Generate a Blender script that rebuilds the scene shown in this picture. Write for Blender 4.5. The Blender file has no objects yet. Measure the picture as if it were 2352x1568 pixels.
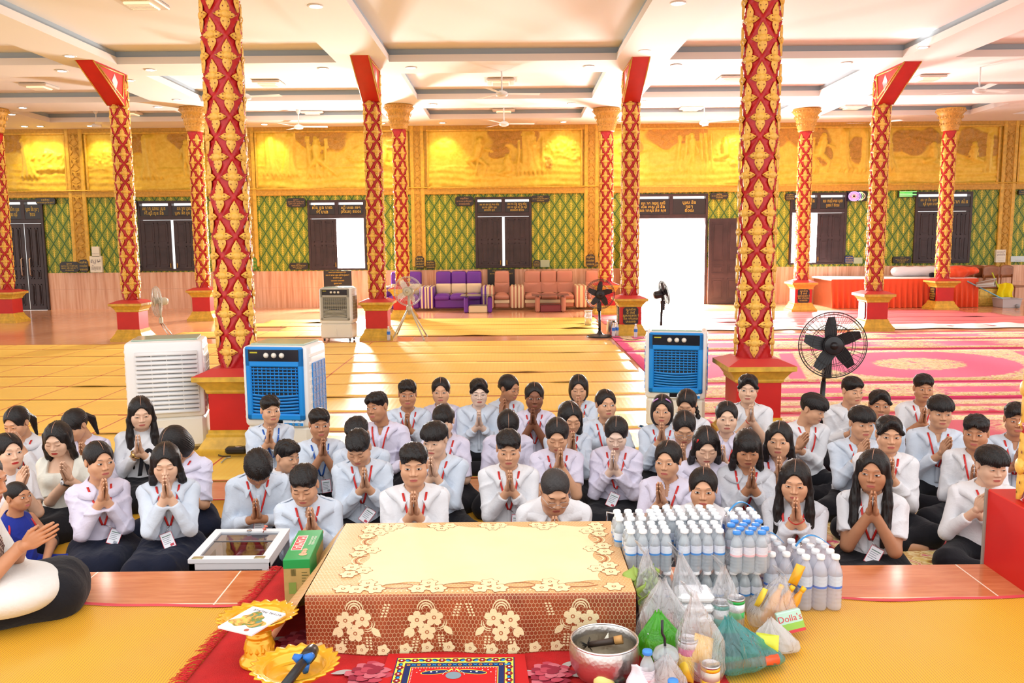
import bpy, math, random
import numpy as np
from mathutils import Vector, Matrix, Euler
R = random.Random(7)
sc = bpy.context.scene
col = sc.collection
PI = math.pi
rad = math.radians
# ---------------------------------------------------------------- camera model
FPX = 1960.0
TH = math.atan(244 / FPX)
ROLL = rad(0.5)
CH = 1.75
_fw = Vector((0, math.cos(TH), -math.sin(TH)))
_up = Vector((0, math.sin(TH), math.cos(TH)))
_rt = Vector((1, 0, 0))
RT = _rt * math.cos(ROLL) - _up * math.sin(ROLL)
UP = _up * math.cos(ROLL) + _rt * math.sin(ROLL)
CAM = Vector((0, 0, CH))
def ray(px, py): return _fw * FPX + RT * (px - 1176) - UP * (py - 784)
def onz(px, py, z):
    d = ray(px, py); return CAM + d * ((z - CH) / d.z)
def ony(px, py, y):
    d = ray(px, py); return CAM + d * (y / d.y)
cam_d = bpy.data.cameras.new('camera'); cam = bpy.data.objects.new('camera', cam_d)
col.objects.link(cam); sc.camera = cam
cam_d.sensor_width = 36; cam_d.lens = 36 * FPX / 2352; cam_d.clip_end = 400; cam_d.clip_start = .05
M3 = Matrix((RT, UP, -_fw)).transposed()
cam.matrix_world = Matrix.Translation(CAM) @ M3.to_4x4()
# ---------------------------------------------------------------- object helpers
def tag(o, label=None, cat=None, group=None, kind=None):
    if label: o['label'] = label
    if cat: o['category'] = cat
    if group: o['group'] = group
    if kind: o['kind'] = kind
    return o
def empty(name, loc=(0, 0, 0), rz=0, label=None, cat=None, group=None):
    o = bpy.data.objects.new(name, None); col.objects.link(o)
    o.location = loc; o.rotation_euler = (0, 0, rz); o.empty_display_size = .1
    return tag(o, label, cat, group)
def link(name, me, parent=None, loc=None):
    o = bpy.data.objects.new(name, me); col.objects.link(o)
    if parent is not None: o.parent = parent
    if loc is not None: o.location = loc
    return o
def np_mesh(name, V, Q, mats, mi=None, smooth=True, T=None):
    """V (n,3), Q list of (m,k) int arrays"""
    me = bpy.data.meshes.new(name)
    Q = [np.asarray(q, np.int32) for q in (Q if isinstance(Q, list) else [Q]) if len(q)]
    nf = sum(len(q) for q in Q); nl = sum(q.size for q in Q)
    me.vertices.add(len(V)); me.vertices.foreach_set('co', np.asarray(V, np.float32).ravel())
    me.loops.add(nl); me.loops.foreach_set('vertex_index', np.concatenate([q.ravel() for q in Q]))
    ls = []; s = 0
    for q in Q:
        ls.append(s + np.arange(len(q)) * q.shape[1]); s += q.size
    me.polygons.add(nf); me.polygons.foreach_set('loop_start', np.concatenate(ls).astype(np.int32))
    for m in (mats if isinstance(mats, (list, tuple)) else [mats]): me.materials.append(m)
    if mi is not None: me.polygons.foreach_set('material_index', np.asarray(mi, np.int32))
    me.polygons.foreach_set('use_smooth', np.full(nf, bool(smooth)))
    me.update(calc_edges=True); me.validate()
    return me
class MB:
    def __init__(s): s.v = []; s.f = []; s.m = []; s.sm = []
    def add(s, vs, fs, m=0, T=None, smooth=False):
        b = len(s.v)
        if T is not None: vs = [T @ Vector(v) for v in vs]
        s.v.extend([tuple(v) for v in vs])
        for f in fs: s.f.append(tuple(b + i for i in f)); s.m.append(m); s.sm.append(smooth)
        return s
    def box(s, lo, hi, m=0, T=None, bev=0):
        x0, y0, z0 = lo; x1, y1, z1 = hi
        if bev:
            b = min(bev, (x1-x0)*.49, (y1-y0)*.49, (z1-z0)*.49)
            vs = []
            idx = {}
            for X in (0, 1):
                for Y in (0, 1):
                    for Z in (0, 1):
                        c = ((x0, x1)[X], (y0, y1)[Y], (z0, z1)[Z]); sg = (1-2*X, 1-2*Y, 1-2*Z)
                        for a in range(3):
                            p = [c[i] + (b*sg[i] if i != a else 0) for i in range(3)]
                            idx[(X, Y, Z, a)] = len(vs); vs.append(p)
            fs = []
            k = lambda X, Y, Z, a: idx[(X, Y, Z, a)]
            for a in range(3):
                o = [i for i in range(3) if i != a]
                for side in (0, 1):
                    q = []
                    for (u, w) in ((0, 0), (1, 0), (1, 1), (0, 1)):
                        c = [0, 0, 0]; c[a] = side; c[o[0]] = u; c[o[1]] = w
                        q.append(k(*c, a))
                    fs.append(q)
            for a in range(3):
                o = [i for i in range(3) if i != a]
                for u in (0, 1):
                    for w in (0, 1):
                        c0 = [0, 0, 0]; c0[o[0]] = u; c0[o[1]] = w; c1 = list(c0); c1[a] = 1
                        fs.append([k(*c0, o[0]), k(*c1, o[0]), k(*c1, o[1]), k(*c0, o[1])])
            for X in (0, 1):
                for Y in (0, 1):
                    for Z in (0, 1): fs.append([k(X, Y, Z, 0), k(X, Y, Z, 1), k(X, Y, Z, 2)])
            return s.add(vs, fs, m, T)
        vs = [(x0, y0, z0), (x1, y0, z0), (x1, y1, z0), (x0, y1, z0), (x0, y0, z1), (x1, y0, z1), (x1, y1, z1), (x0, y1, z1)]
        return s.add(vs, [(0, 3, 2, 1), (4, 5, 6, 7), (0, 1, 5, 4), (1, 2, 6, 5), (2, 3, 7, 6), (3, 0, 4, 7)], m, T)
    def rbox(s, lo, hi, r, m=0, T=None, n=6):
        c = [(lo[i]+hi[i])/2 for i in range(3)]; hf = [(hi[i]-lo[i])/2 for i in range(3)]; r = min([r]+[h*.98 for h in hf])
        for ax in range(3):
            for sg in (-1, 1):
                u, v = [k for k in range(3) if k != ax]; vs = []
                for j in range(n+1):
                    for i in range(n+1):
                        p = [0, 0, 0]; p[ax] = sg*hf[ax]
                        for k, t in ((u, i/n), (v, j/n)):
                            t = t*2-1; e = .5; b = (hf[k]-r)
                            p[k] = (t/e*b if abs(t) <= e else math.copysign(b+r*(abs(t)-e)/(1-e), t))
                        q = [max(-(hf[k]-r), min(hf[k]-r, p[k])) for k in range(3)]; d = Vector([p[k]-q[k] for k in range(3)]); d = d.normalized()*r if d.length > 1e-9 else d
                        vs.append([c[k]+q[k]+d[k] for k in range(3)])
                w = n+1; fs = [(j*w+i, j*w+i+1, (j+1)*w+i+1, (j+1)*w+i) for j in range(n) for i in range(n)]
                if (sg > 0) == (ax == 1): fs = [f[::-1] for f in fs]
                s.add(vs, fs, m, T, True)
        return s
    def lathe(s, prof, n=24, m=0, T=None, smooth=True, sq=False, cap=True):
        """prof [(r,z)...]; sq: square section"""
        vs = []; fs = []
        for r, z in prof:
            for i in range(n):
                if sq:
                    a = 2*PI*(i+.5)/4; k = r*math.sqrt(2); vs.append((k*math.cos(a), k*math.sin(a), z))
                else:
                    a = 2*PI*i/n; vs.append((r*math.cos(a), r*math.sin(a), z))
        for j in range(len(prof)-1):
            for i in range(n):
                a = j*n+i; b = j*n+(i+1) % n
                fs.append((a, b, b+n, a+n))
        if cap and prof[0][0] > 1e-5: fs.append(tuple(range(n-1, -1, -1)))
        if cap and prof[-1][0] > 1e-5: fs.append(tuple((len(prof)-1)*n+i for i in range(n)))
        return s.add(vs, fs, m, T, smooth)
    def sqlathe(s, prof, m=0, T=None): return s.lathe(prof, 4, m, T, False, True)
    def tube(s, pts, r, n=8, m=0, T=None, close=False, smooth=True):
        pts = [Vector(p) for p in pts]; k = len(pts)
        rs = r if isinstance(r, (list, tuple)) else [r]*k
        vs = []; fs = []; u = None
        for j in range(k):
            a = pts[j-1] if (j > 0 or close) else pts[j]; b = pts[(j+1) % k] if (j < k-1 or close) else pts[j]
            d = (b-a)
            if d.length < 1e-9: d = Vector((0, 0, 1))
            d.normalize()
            if u is None:
                u = d.orthogonal().normalized()
            else:
                u = (u - d*u.dot(d))
                u = u.normalized() if u.length > 1e-6 else d.orthogonal().normalized()
            w = d.cross(u)
            for i in range(n):
                t = 2*PI*i/n; vs.append(pts[j] + (u*math.cos(t)+w*math.sin(t))*rs[j])
        for j in range(k if close else k-1):
            for i in range(n):
                a = j*n+i; b = j*n+(i+1) % n; c = ((j+1) % k)*n
                fs.append((a, b, c+(i+1) % n, c+i))
        if not close:
            fs.append(tuple(range(n-1, -1, -1))); fs.append(tuple((k-1)*n+i for i in range(n)))
        return s.add(vs, fs, m, T, smooth)
    def grid(s, fn, nu, nv, m=0, T=None, smooth=True, cu=False):
        """fn(u,v)->point, u,v in 0..1"""
        vs = [fn(i/nu, j/nv) for j in range(nv+1) for i in range(nu+1)]
        w = nu+1
        fs = [(j*w+i, j*w+i+1, (j+1)*w+i+1, (j+1)*w+i) for j in range(nv) for i in range(nu)]
        return s.add(vs, fs, m, T, smooth)
    def prism(s, poly, z0, z1, m=0, T=None, smooth=False):
        n = len(poly)
        vs = [(x, y, z0) for x, y in poly]+[(x, y, z1) for x, y in poly]
        fs = [tuple(range(n-1, -1, -1)), tuple(range(n, 2*n))]+[(i, (i+1) % n, n+(i+1) % n, n+i) for i in range(n)]
        return s.add(vs, fs, m, T, smooth)
    def mesh(s, name, mats):
        me = bpy.data.meshes.new(name)
        me.from_pydata(s.v, [], s.f)
        for m in (mats if isinstance(mats, (list, tuple)) else [mats]): me.materials.append(m)
        me.polygons.foreach_set('material_index', s.m); me.polygons.foreach_set('use_smooth', s.sm)
        me.update(); return me
    def build(s, name, mats, parent=None, loc=None):
        return link(name, s.mesh(name, mats), parent, loc)
def TR(x=0, y=0, z=0, rx=0, ry=0, rz=0, sx=1, sy=None, sz=None):
    return Matrix.Translation((x, y, z)) @ Euler((rx, ry, rz)).to_matrix().to_4x4() @ Matrix.Diagonal((sx, sx if sy is None else sy, sx if sz is None else sz, 1))
def copy_tree(o, parent=None):
    c = o.copy(); col.objects.link(c)
    if parent is not None: c.parent = parent
    for ch in list(o.children): copy_tree(ch, c)
    return c
def struct(o, ): o['kind'] = 'structure'; return o
# ---------------------------------------------------------------- materials
def rgb(*c):
    """sRGB 0-255 -> linear"""
    return tuple(((x/255)/12.92 if x/255 <= .04045 else ((x/255+.055)/1.055)**2.4) for x in c)+(1,)
class NT:
    def __init__(s, name):
        s.mat = bpy.data.materials.new(name); s.mat.use_nodes = True
        s.nt = s.mat.node_tree; s.n = s.nt.nodes; s.b = s.n['Principled BSDF']; s.out = s.n['Material Output']
    def node(s, t, **kw):
        n = s.n.new(t)
        for k, v in kw.items():
            if k.startswith('i_'):
                key = k[2:]; key = int(key) if key.isdigit() else key
                s.set(n.inputs[key], v)
            else: setattr(n, k, v)
        return n
    def set(s, sock, v):
        if hasattr(v, 'is_output') or isinstance(v, bpy.types.NodeSocket): s.nt.links.new(v, sock)
        else: sock.default_value = v
    def math(s, op, a, b=0.0, c=None, clamp=False):
        n = s.n.new('ShaderNodeMath'); n.operation = op; n.use_clamp = clamp
        s.set(n.inputs[0], a); s.set(n.inputs[1], b)
        if c is not None: s.set(n.inputs[2], c)
        return n.outputs[0]
    def xyz(s, kind='Object', scale=(1, 1, 1), rot=(0, 0, 0), loc=(0, 0, 0)):
        tc = s.n.new('ShaderNodeTexCoord')
        mp = s.node('ShaderNodeMapping'); s.nt.links.new(tc.outputs[kind], mp.inputs[0])
        mp.inputs['Location'].default_value = loc; mp.inputs['Rotation'].default_value = rot; mp.inputs['Scale'].default_value = scale
        return mp.outputs[0]
    def sep(s, v):
        n = s.n.new('ShaderNodeSeparateXYZ'); s.nt.links.new(v, n.inputs[0]); return n.outputs
    def comb(s, x, y, z=0.0):
        n = s.n.new('ShaderNodeCombineXYZ')
        for i, v in enumerate((x, y, z)): s.set(n.inputs[i], v)
        return n.outputs[0]
    def noise(s, v, scale, detail=2, rough=.5, dist=0):
        n = s.node('ShaderNodeTexNoise'); s.nt.links.new(v, n.inputs['Vector'])
        n.inputs['Scale'].default_value = scale; n.inputs['Detail'].default_value = detail; n.inputs['Roughness'].default_value = rough
        n.inputs['Distortion'].default_value = dist
        return n.outputs['Fac']
    def mix(s, f, a, b, mode='MIX'):
        n = s.node('ShaderNodeMix', data_type='RGBA', blend_type=mode)
        s.set(n.inputs[0], f); s.set(n.inputs[6], a); s.set(n.inputs[7], b); return n.outputs[2]
    def ramp(s, f, stops, mode='LINEAR'):
        n = s.n.new('ShaderNodeValToRGB'); s.set(n.inputs[0], f); e = n.color_ramp.elements; n.color_ramp.interpolation = mode
        e[0].position, e[0].color = stops[0]; e[1].position, e[1].color = stops[-1]
        for p, c in stops[1:-1]:
            q = e.new(p); q.color = c
        return n.outputs[0]
    def step(s, v, lo, hi):
        n = s.node('ShaderNodeMapRange'); s.set(n.inputs[0], v); n.inputs[1].default_value = lo; n.inputs[2].default_value = hi
        n.interpolation_type = 'SMOOTHSTEP'; return n.outputs[0]
    def bump(s, h, strength=.3, dist=.01):
        n = s.node('ShaderNodeBump'); s.set(n.inputs['Height'], h); n.inputs['Strength'].default_value = strength; n.inputs['Distance'].default_value = dist
        s.nt.links.new(n.outputs[0], s.b.inputs['Normal'])
    def color(s, c): s.set(s.b.inputs['Base Color'], c)
    def pr(s, **kw):
        m = {'rough': 'Roughness', 'metal': 'Metallic', 'spec': 'Specular IOR Level', 'alpha': 'Alpha', 'trans': 'Transmission Weight', 'coat': 'Coat Weight', 'coatr': 'Coat Roughness', 'sheen': 'Sheen Weight', 'sss': 'Subsurface Weight', 'ior': 'IOR', 'em': 'Emission Strength'}
        for k, v in kw.items(): s.set(s.b.inputs[m[k]], v)
        return s
_mats = {}
def mat(name, c, rough=.5, metal=0, spec=.5, var=0, vs=8, coat=0, bump=0, bs=60, alpha=1, em=None):
    if name in _mats: return _mats[name]
    t = NT(name); c = c if len(c) == 4 else c+(1,)
    t.pr(rough=rough, metal=metal, spec=spec)
    if coat: t.pr(coat=coat, coatr=.1)
    if var:
        f = t.noise(t.xyz(), vs, 3)
        d = tuple(x*(1-var) for x in c[:3])+(1,); l = tuple(min(1, x*(1+var*.6)) for x in c[:3])+(1,)
        t.color(t.ramp(f, [(.3, d), (.7, l)]))
    else: t.color(c)
    if bump: t.bump(t.noise(t.xyz(), bs, 3), bump, .01)
    if alpha < 1: t.pr(alpha=alpha)
    if em:
        t.b.inputs['Emission Color'].default_value = c; t.pr(em=em)
    _mats[name] = t.mat; return t.mat
# ---------------------------------------------------------------- text -> mesh
def text_mesh(name, body, size, m, parent=None, T=None, align='CENTER', depth=.0, xs=1.0):
    cu = bpy.data.curves.new(name, 'FONT'); cu.body = body; cu.size = size; cu.align_x = align; cu.align_y = 'CENTER'; cu.extrude = depth
    cu.resolution_u = 3
    to = bpy.data.objects.new(name, cu); col.objects.link(to)
    dg = bpy.context.evaluated_depsgraph_get(); me = bpy.data.meshes.new_from_object(to.evaluated_get(dg))
    bpy.data.objects.remove(to); bpy.data.curves.remove(cu)
    me.name = name; me.materials.clear(); me.materials.append(m)
    if T is not None: me.transform(T)
    return link(name, me, parent)
# ---------------------------------------------------------------- implicit surfaces
def sE(X, c, r):
    p = [(X[i]-c[i])/r[i] for i in range(3)]
    k = np.sqrt(p[0]**2+p[1]**2+p[2]**2)
    return (k-1)*min(r)*.55+(k-1)*.45*(sum(r)/3)
def sC(X, a, b, ra, rb=None):
    rb = ra if rb is None else rb
    a = np.asarray(a, np.float32); b = np.asarray(b, np.float32); d = b-a; L = float(d@d)+1e-12
    t = np.clip(((X[0]-a[0])*d[0]+(X[1]-a[1])*d[1]+(X[2]-a[2])*d[2])/L, 0, 1)
    return np.sqrt((X[0]-a[0]-t*d[0])**2+(X[1]-a[1]-t*d[1])**2+(X[2]-a[2]-t*d[2])**2)-(ra+(rb-ra)*t)
def smin(a, b, k):
    h = np.clip(.5+.5*(b-a)/k, 0, 1); return b+(a-b)*h-k*h*(1-h)
def smax(a, b, k): return -smin(-a, -b, k)
def surf(fn, lo, hi, h):
    """surface nets over fn(X) -> V (n,3), Q (m,4)"""
    ax = [np.arange(lo[i], hi[i]+h, h, dtype=np.float32) for i in range(3)]
    X = np.meshgrid(*ax, indexing='ij', sparse=True)
    f = np.broadcast_to(fn(X), tuple(len(a) for a in ax)).astype(np.float32)
    s = f < 0
    nx, ny, nz = f.shape
    cs = np.zeros((nx-1, ny-1, nz-1), np.int8)
    for i in (0, 1):
        for j in (0, 1):
            for k in (0, 1): cs += s[i:nx-1+i, j:ny-1+j, k:nz-1+k]
    act = (cs > 0) & (cs < 8)
    I, J, K = np.nonzero(act)
    idx = np.full(act.shape, -1, np.int32); idx[I, J, K] = np.arange(len(I))
    acc = np.zeros((len(I), 3), np.float32); cnt = np.zeros(len(I), np.float32)
    cor = [(i, j, k) for i in (0, 1) for j in (0, 1) for k in (0, 1)]
    for a in cor:
        for ax_ in range(3):
            if a[ax_] == 0:
                b = list(a); b[ax_] = 1
                fa = f[I+a[0], J+a[1], K+a[2]]; fb = f[I+b[0], J+b[1], K+b[2]]
                m = (fa < 0) != (fb < 0); t = np.where(m, fa/np.where(m, fa-fb, 1), 0)
                p = np.empty((len(I), 3), np.float32)
                for q in range(3): p[:, q] = a[q]+(t if q == ax_ else 0)
                acc += p*m[:, None]; cnt += m
    V = acc/cnt[:, None]
    V[:, 0] += I; V[:, 1] += J; V[:, 2] += K
    V = V*h+np.array(lo, np.float32)
    Q = []
    for ax_ in range(3):
        o = [q for q in range(3) if q != ax_]
        sl = [slice(None)]*3; sh = [slice(None)]*3
        sl[ax_] = slice(0, -1); sh[ax_] = slice(1, None)
        A = s[tuple(sl)]; B = s[tuple(sh)]
        m = A != B
        g = np.array(np.nonzero(m)).T
        ok = (g[:, o[0]] > 0) & (g[:, o[1]] > 0) & (g[:, o[0]] < f.shape[o[0]]-1) & (g[:, o[1]] < f.shape[o[1]]-1)
        g = g[ok]; inv = A[g[:, 0], g[:, 1], g[:, 2]]
        c = []
        for du, dv in ((-1, -1), (0, -1), (0, 0), (-1, 0)):
            h_ = g.copy(); h_[:, o[0]] += du; h_[:, o[1]] += dv
            c.append(idx[h_[:, 0], h_[:, 1], h_[:, 2]])
        q = np.stack(c, 1)
        fl = inv if ax_ != 1 else ~inv
        q[~fl] = q[~fl][:, ::-1]
        Q.append(q)
    return V, np.concatenate(Q)
# ================================================================ ROOM
W = 21.3
PZ = .37                                   # raised platform
def wp(px, py): return ony(px, py, W)
def zc(y): return 4.5 if y < 13.6 else 4.5-(y-13.6)*(4.5-4.41)/(W-13.6)
def onc(px, py):
    z = 4.7
    for i in range(12): p = onz(px, py, z); z = zc(p.y)
    return p
# ---- materials
def tile_mat(name, base, dark, grout, tx, ty, ox, oy, gw=.006, rough=.12):
    t = NT(name); tc = t.n.new('ShaderNodeTexCoord'); X = t.sep(tc.outputs['Object'])
    fx = t.math('FRACT', t.math('DIVIDE', t.math('SUBTRACT', X[0], ox), tx)); fy = t.math('FRACT', t.math('DIVIDE', t.math('SUBTRACT', X[1], oy), ty))
    ex = t.math('MULTIPLY', t.math('MINIMUM', fx, t.math('SUBTRACT', 1, fx)), tx); ey = t.math('MULTIPLY', t.math('MINIMUM', fy, t.math('SUBTRACT', 1, fy)), ty)
    g = t.step(t.math('MINIMUM', ex, ey), gw*.35, gw*.65)
    v = t.xyz(scale=(1.2, 9, 1)); f = t.noise(v, 3.2, 5, .6, .8)
    c = t.ramp(f, [(.3, dark), (.65, base)])
    t.color(t.mix(g, grout, c)); t.pr(rough=rough, spec=.5); return t.mat
TILE = tile_mat('wood_look_floor_tile', rgb(236, 172, 128), rgb(226, 154, 110), rgb(240, 200, 170), .6, .6, .1, .2, .006, .14)
PTILE = tile_mat('wood_look_platform_tile', rgb(214, 132, 88), rgb(190, 104, 62), rgb(246, 226, 206), .597, .60, onz(547, 1318, PZ).x, onz(300, 1387, PZ).y, .006, .10)
def wain_mat():
    t = NT('wainscot_wood_tile'); f = t.noise(t.xyz(scale=(7, 1, .35)), 2.2, 4, .6); g = t.noise(t.xyz(scale=(1, 1, .3)), 30, 2)
    c = t.ramp(f, [(.3, rgb(204, 140, 106)), (.5, rgb(228, 174, 140)), (.7, rgb(244, 202, 172))]); t.color(c); t.pr(rough=.22); return t.mat
WAIN = wain_mat()
def lattice_mat():
    """green lattice with raised gold lotus motifs"""
    t = NT('green_gold_lattice'); tc = t.n.new('ShaderNodeTexCoord'); X = t.sep(tc.outputs['Object'])
    px_, pz_ = .27, .41
    u = t.math('DIVIDE', X[0], px_); v = t.math('DIVIDE', X[2], pz_)
    a = t.math('FRACT', t.math('ADD', u, v)); b = t.math('FRACT', t.math('SUBTRACT', u, v))
    ea = t.math('ABSOLUTE', t.math('SUBTRACT', a, .5)); eb = t.math('ABSOLUTE', t.math('SUBTRACT', b, .5))
    line = t.step(t.math('MAXIMUM', ea, eb), .448, .474)
    # motif in diamond-local coords: p = across, q = up
    ac = t.math('SUBTRACT', a, .5); bc = t.math('SUBTRACT', b, .5)
    p = t.math('ADD', ac, bc); q = t.math('SUBTRACT', ac, bc)            # -1..1 diamond
    ap = t.math('ABSOLUTE', p)
    w = t.math('MULTIPLY', t.math('SUBTRACT', .72, t.math('ABSOLUTE', q)), .55)
    body = t.step(t.math('SUBTRACT', w, t.math('ADD', ap, t.math('MULTIPLY', t.math('SINE', t.math('MULTIPLY', q, 26)), .07))), -.01, .05)
    spine = t.step(t.math('SUBTRACT', .10, ap), 0, .06)
    band = t.step(t.math('SINE', t.math('MULTIPLY', t.math('ADD', q, t.math('MULTIPLY', ap, .8)), 22)), -.2, .7)
    nz = t.noise(t.xyz(), 40, 3)
    field = t.ramp(nz, [(.3, rgb(104, 130, 34)), (.7, rgb(156, 164, 50))])
    gold = t.ramp(nz, [(.3, rgb(222, 192, 52)), (.7, rgb(242, 220, 96))])
    m = t.math('MULTIPLY', body, t.math('MAXIMUM', t.math('MULTIPLY', band, .8), spine))
    c = t.mix(m, field, gold); c = t.mix(line, c, rgb(36, 96, 52))
    t.color(c); t.pr(rough=.42, spec=.4)
    h = t.math('ADD', t.math('MULTIPLY', m, .6), t.math('MULTIPLY', line, .9)); t.bump(h, .8, .012); return t.mat
LATT = lattice_mat()
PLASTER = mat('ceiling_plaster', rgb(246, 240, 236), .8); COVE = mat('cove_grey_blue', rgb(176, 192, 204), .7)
GOLDP = mat('gold_paint', rgb(222, 176, 62), .42, 0, .5, .22, 14, bump=.2, bs=60)
OCHRE = mat('ochre_border_paint', rgb(206, 158, 62), .5, 0, .4, .2, 20, bump=.3, bs=90)
DOORM = mat('dark_wood_door', rgb(58, 44, 46), .38, 0, .4, .35, 4, bump=.08)
SIGNK = mat('sign_black_lacquer', rgb(34, 30, 30), .35); SIGNT = mat('sign_gold_lettering', rgb(226, 190, 70), .45)
WHITEM = mat('white_enamel', rgb(244, 244, 242), .35)
# ---- floor / platform
struct(MB().box((-22, -4, -.2), (22, W+.3, 0)).build('floor', [TILE]))
edge = 3.42
struct(MB().box((-22, -4, 0), (22, edge, PZ)).build('floor.001', [PTILE]))
# ground outside the doorways
struct(MB().box((-60, W+.3, -.4), (60, 70, -.15)).build('ground', [mat('sunlit_concrete', rgb(235, 232, 225), .9)]))
# ---- ceiling
def ceiling():
    mb = MB()
    yA = onc(1150, 140).y; yB0, yB1 = onc(1152, 167).y, onc(1152, 227).y; yC0, yC1 = onc(1157, 247).y, onc(1157, 272).y
    xl = [-15.5, -11.1, -6.65, -2.33, 2.12, 6.66, 11.1, 15.5]
    rows = [(7.2, yA), (yB0, yB1), (yC0, yC1)]
    cof = []
    for i in range(len(xl)-1):
        for (a, b) in rows:
            ins = .42 if b < 15 else .48
            cof.append((xl[i]+ins, xl[i+1]-ins, a, b))
    ys = sorted({5.0, W}|{v for r in rows for v in r}|{14.7}); xs = sorted({-15.6, 15.6}|{v for c in cof for v in c[:2]})
    Z = lambda y: zc(y)
    for i in range(len(xs)-1):
        for j in range(len(ys)-1):
            x0, x1, y0, y1 = xs[i], xs[i+1], ys[j], ys[j+1]; cx, cy = (x0+x1)/2, (y0+y1)/2
            if any(c[0] < cx < c[1] and c[2] < cy < c[3] for c in cof): continue
            mb.add([(x0, y0, Z(y0)), (x0, y1, Z(y1)), (x1, y1, Z(y1)), (x1, y0, Z(y0))], [(0, 1, 2, 3)], 0)
    for (x0, x1, y0, y1) in cof:
        q = [(x0, y0), (x1, y0), (x1, y1), (x0, y1)]; o = .03; q2 = [(x0-o, y0-o), (x1+o, y0-o), (x1+o, y1+o), (x0-o, y1+o)]
        def ring(P, Q, za, zb, m):
            for k in range(4):
                a, b = P[k], P[(k+1) % 4]; c, d = Q[k], Q[(k+1) % 4]
                mb.add([(a[0], a[1], za(a[1])), (b[0], b[1], za(b[1])), (d[0], d[1], zb(d[1])), (c[0], c[1], zb(c[1]))], [(0, 1, 2, 3)], m)
        h1 = lambda y: Z(y)+.11; h2 = lambda y: Z(y)+.20
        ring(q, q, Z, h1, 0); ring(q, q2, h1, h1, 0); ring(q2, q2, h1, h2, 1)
        mb.add([(a[0], a[1], h2(a[1])) for a in q2], [(0, 3, 2, 1)], 0)
    mb.box((-15.6, 5, 4.85), (15.6, W, 4.95), 0)
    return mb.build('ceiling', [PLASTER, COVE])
struct(ceiling())
# ---- back wall with openings
zS, zM0, zM1, zG = wp(1176, 618).z, wp(1176, 440).z, wp(1176, 296).z, wp(1176, 288).z
def xr(a, b, py=540): return wp(a, py).x, wp(b, py).x
OPEN = []                                  # (x0,x1,z0,z1)
def opening(a, b, top, bot):
    m = (a+b)/2; x0, x1 = xr(a, b); z1 = wp(m, top).z; z0 = max(0, wp(m, bot).z); OPEN.append((x0, x1, z0, z1)); return x0, x1, z0, z1
oD1 = opening(12, 104, 458, 720); oW1 = opening(320, 470, 461, 622); oW2 = opening(709, 842, 459, 620); oW3 = opening(1092, 1221, 452, 615)
oD2 = opening(1456, 1624, 445, 720); oW4 = opening(1812, 1942, 442, 607); oW5 = opening(2098, 2228, 440, 604)
def back_wall():
    mb = MB(); xs = sorted({-22., 22.}|{v for o in OPEN for v in o[:2]}); zs = sorted({0., zS, zM0, 4.9}|{v for o in OPEN for v in o[2:]})
    for i in range(len(xs)-1):
        for j in range(len(zs)-1):
            cx, cz = (xs[i]+xs[i+1])/2, (zs[j]+zs[j+1])/2
            if any(o[0] < cx < o[1] and o[2] < cz < o[3] for o in OPEN): continue
            m = 0 if cz < zS else (1 if cz < zM0 else 2)
            mb.add([(xs[i], W, zs[j]), (xs[i+1], W, zs[j]), (xs[i+1], W, zs[j+1]), (xs[i], W, zs[j+1])], [(0, 1, 2, 3)], m)
            mb.add([(xs[i], W+.2, zs[j]), (xs[i+1], W+.2, zs[j]), (xs[i+1], W+.2, zs[j+1]), (xs[i], W+.2, zs[j+1])], [(3, 2, 1, 0)], 2)
    for (x0, x1, z0, z1) in OPEN:
        c = [(x0, z0), (x1, z0), (x1, z1), (x0, z1)]
        for k in range(4):
            a, b = c[k], c[(k+1) % 4]; mb.add([(a[0], W, a[1]), (b[0], W, b[1]), (b[0], W+.2, b[1]), (a[0], W+.2, a[1])], [(3, 2, 1, 0)], 2)
    return mb.build('wall_back', [WAIN, LATT, GOLDP])
struct(back_wall())
# gold ledge under the murals, sill strip above the wainscot, crown under the ceiling
def bandstrip(name, z0, z1, d, m, x0=-22, x1=22, prof=0):
    mb = MB(); mb.box((x0, W-d, z0), (x1, W+.002, z1), 0, None, .012); return struct(mb.build(name, [m]))
zb0, zb1 = wp(1176, 447).z, wp(1176, 431).z
bandstrip('trim_1', zb0+.02, zb1, .05, OCHRE); bandstrip('trim_2', zb1, zb1+.03, .08, GOLDP); bandstrip('trim_3', wp(1176, 300).z, wp(1176, 289).z+.1, .05, OCHRE)
MIDT = bandstrip('trim_4', .50, .506, .003, mat('wainscot_joint', rgb(222, 180, 156), .4))
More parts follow.
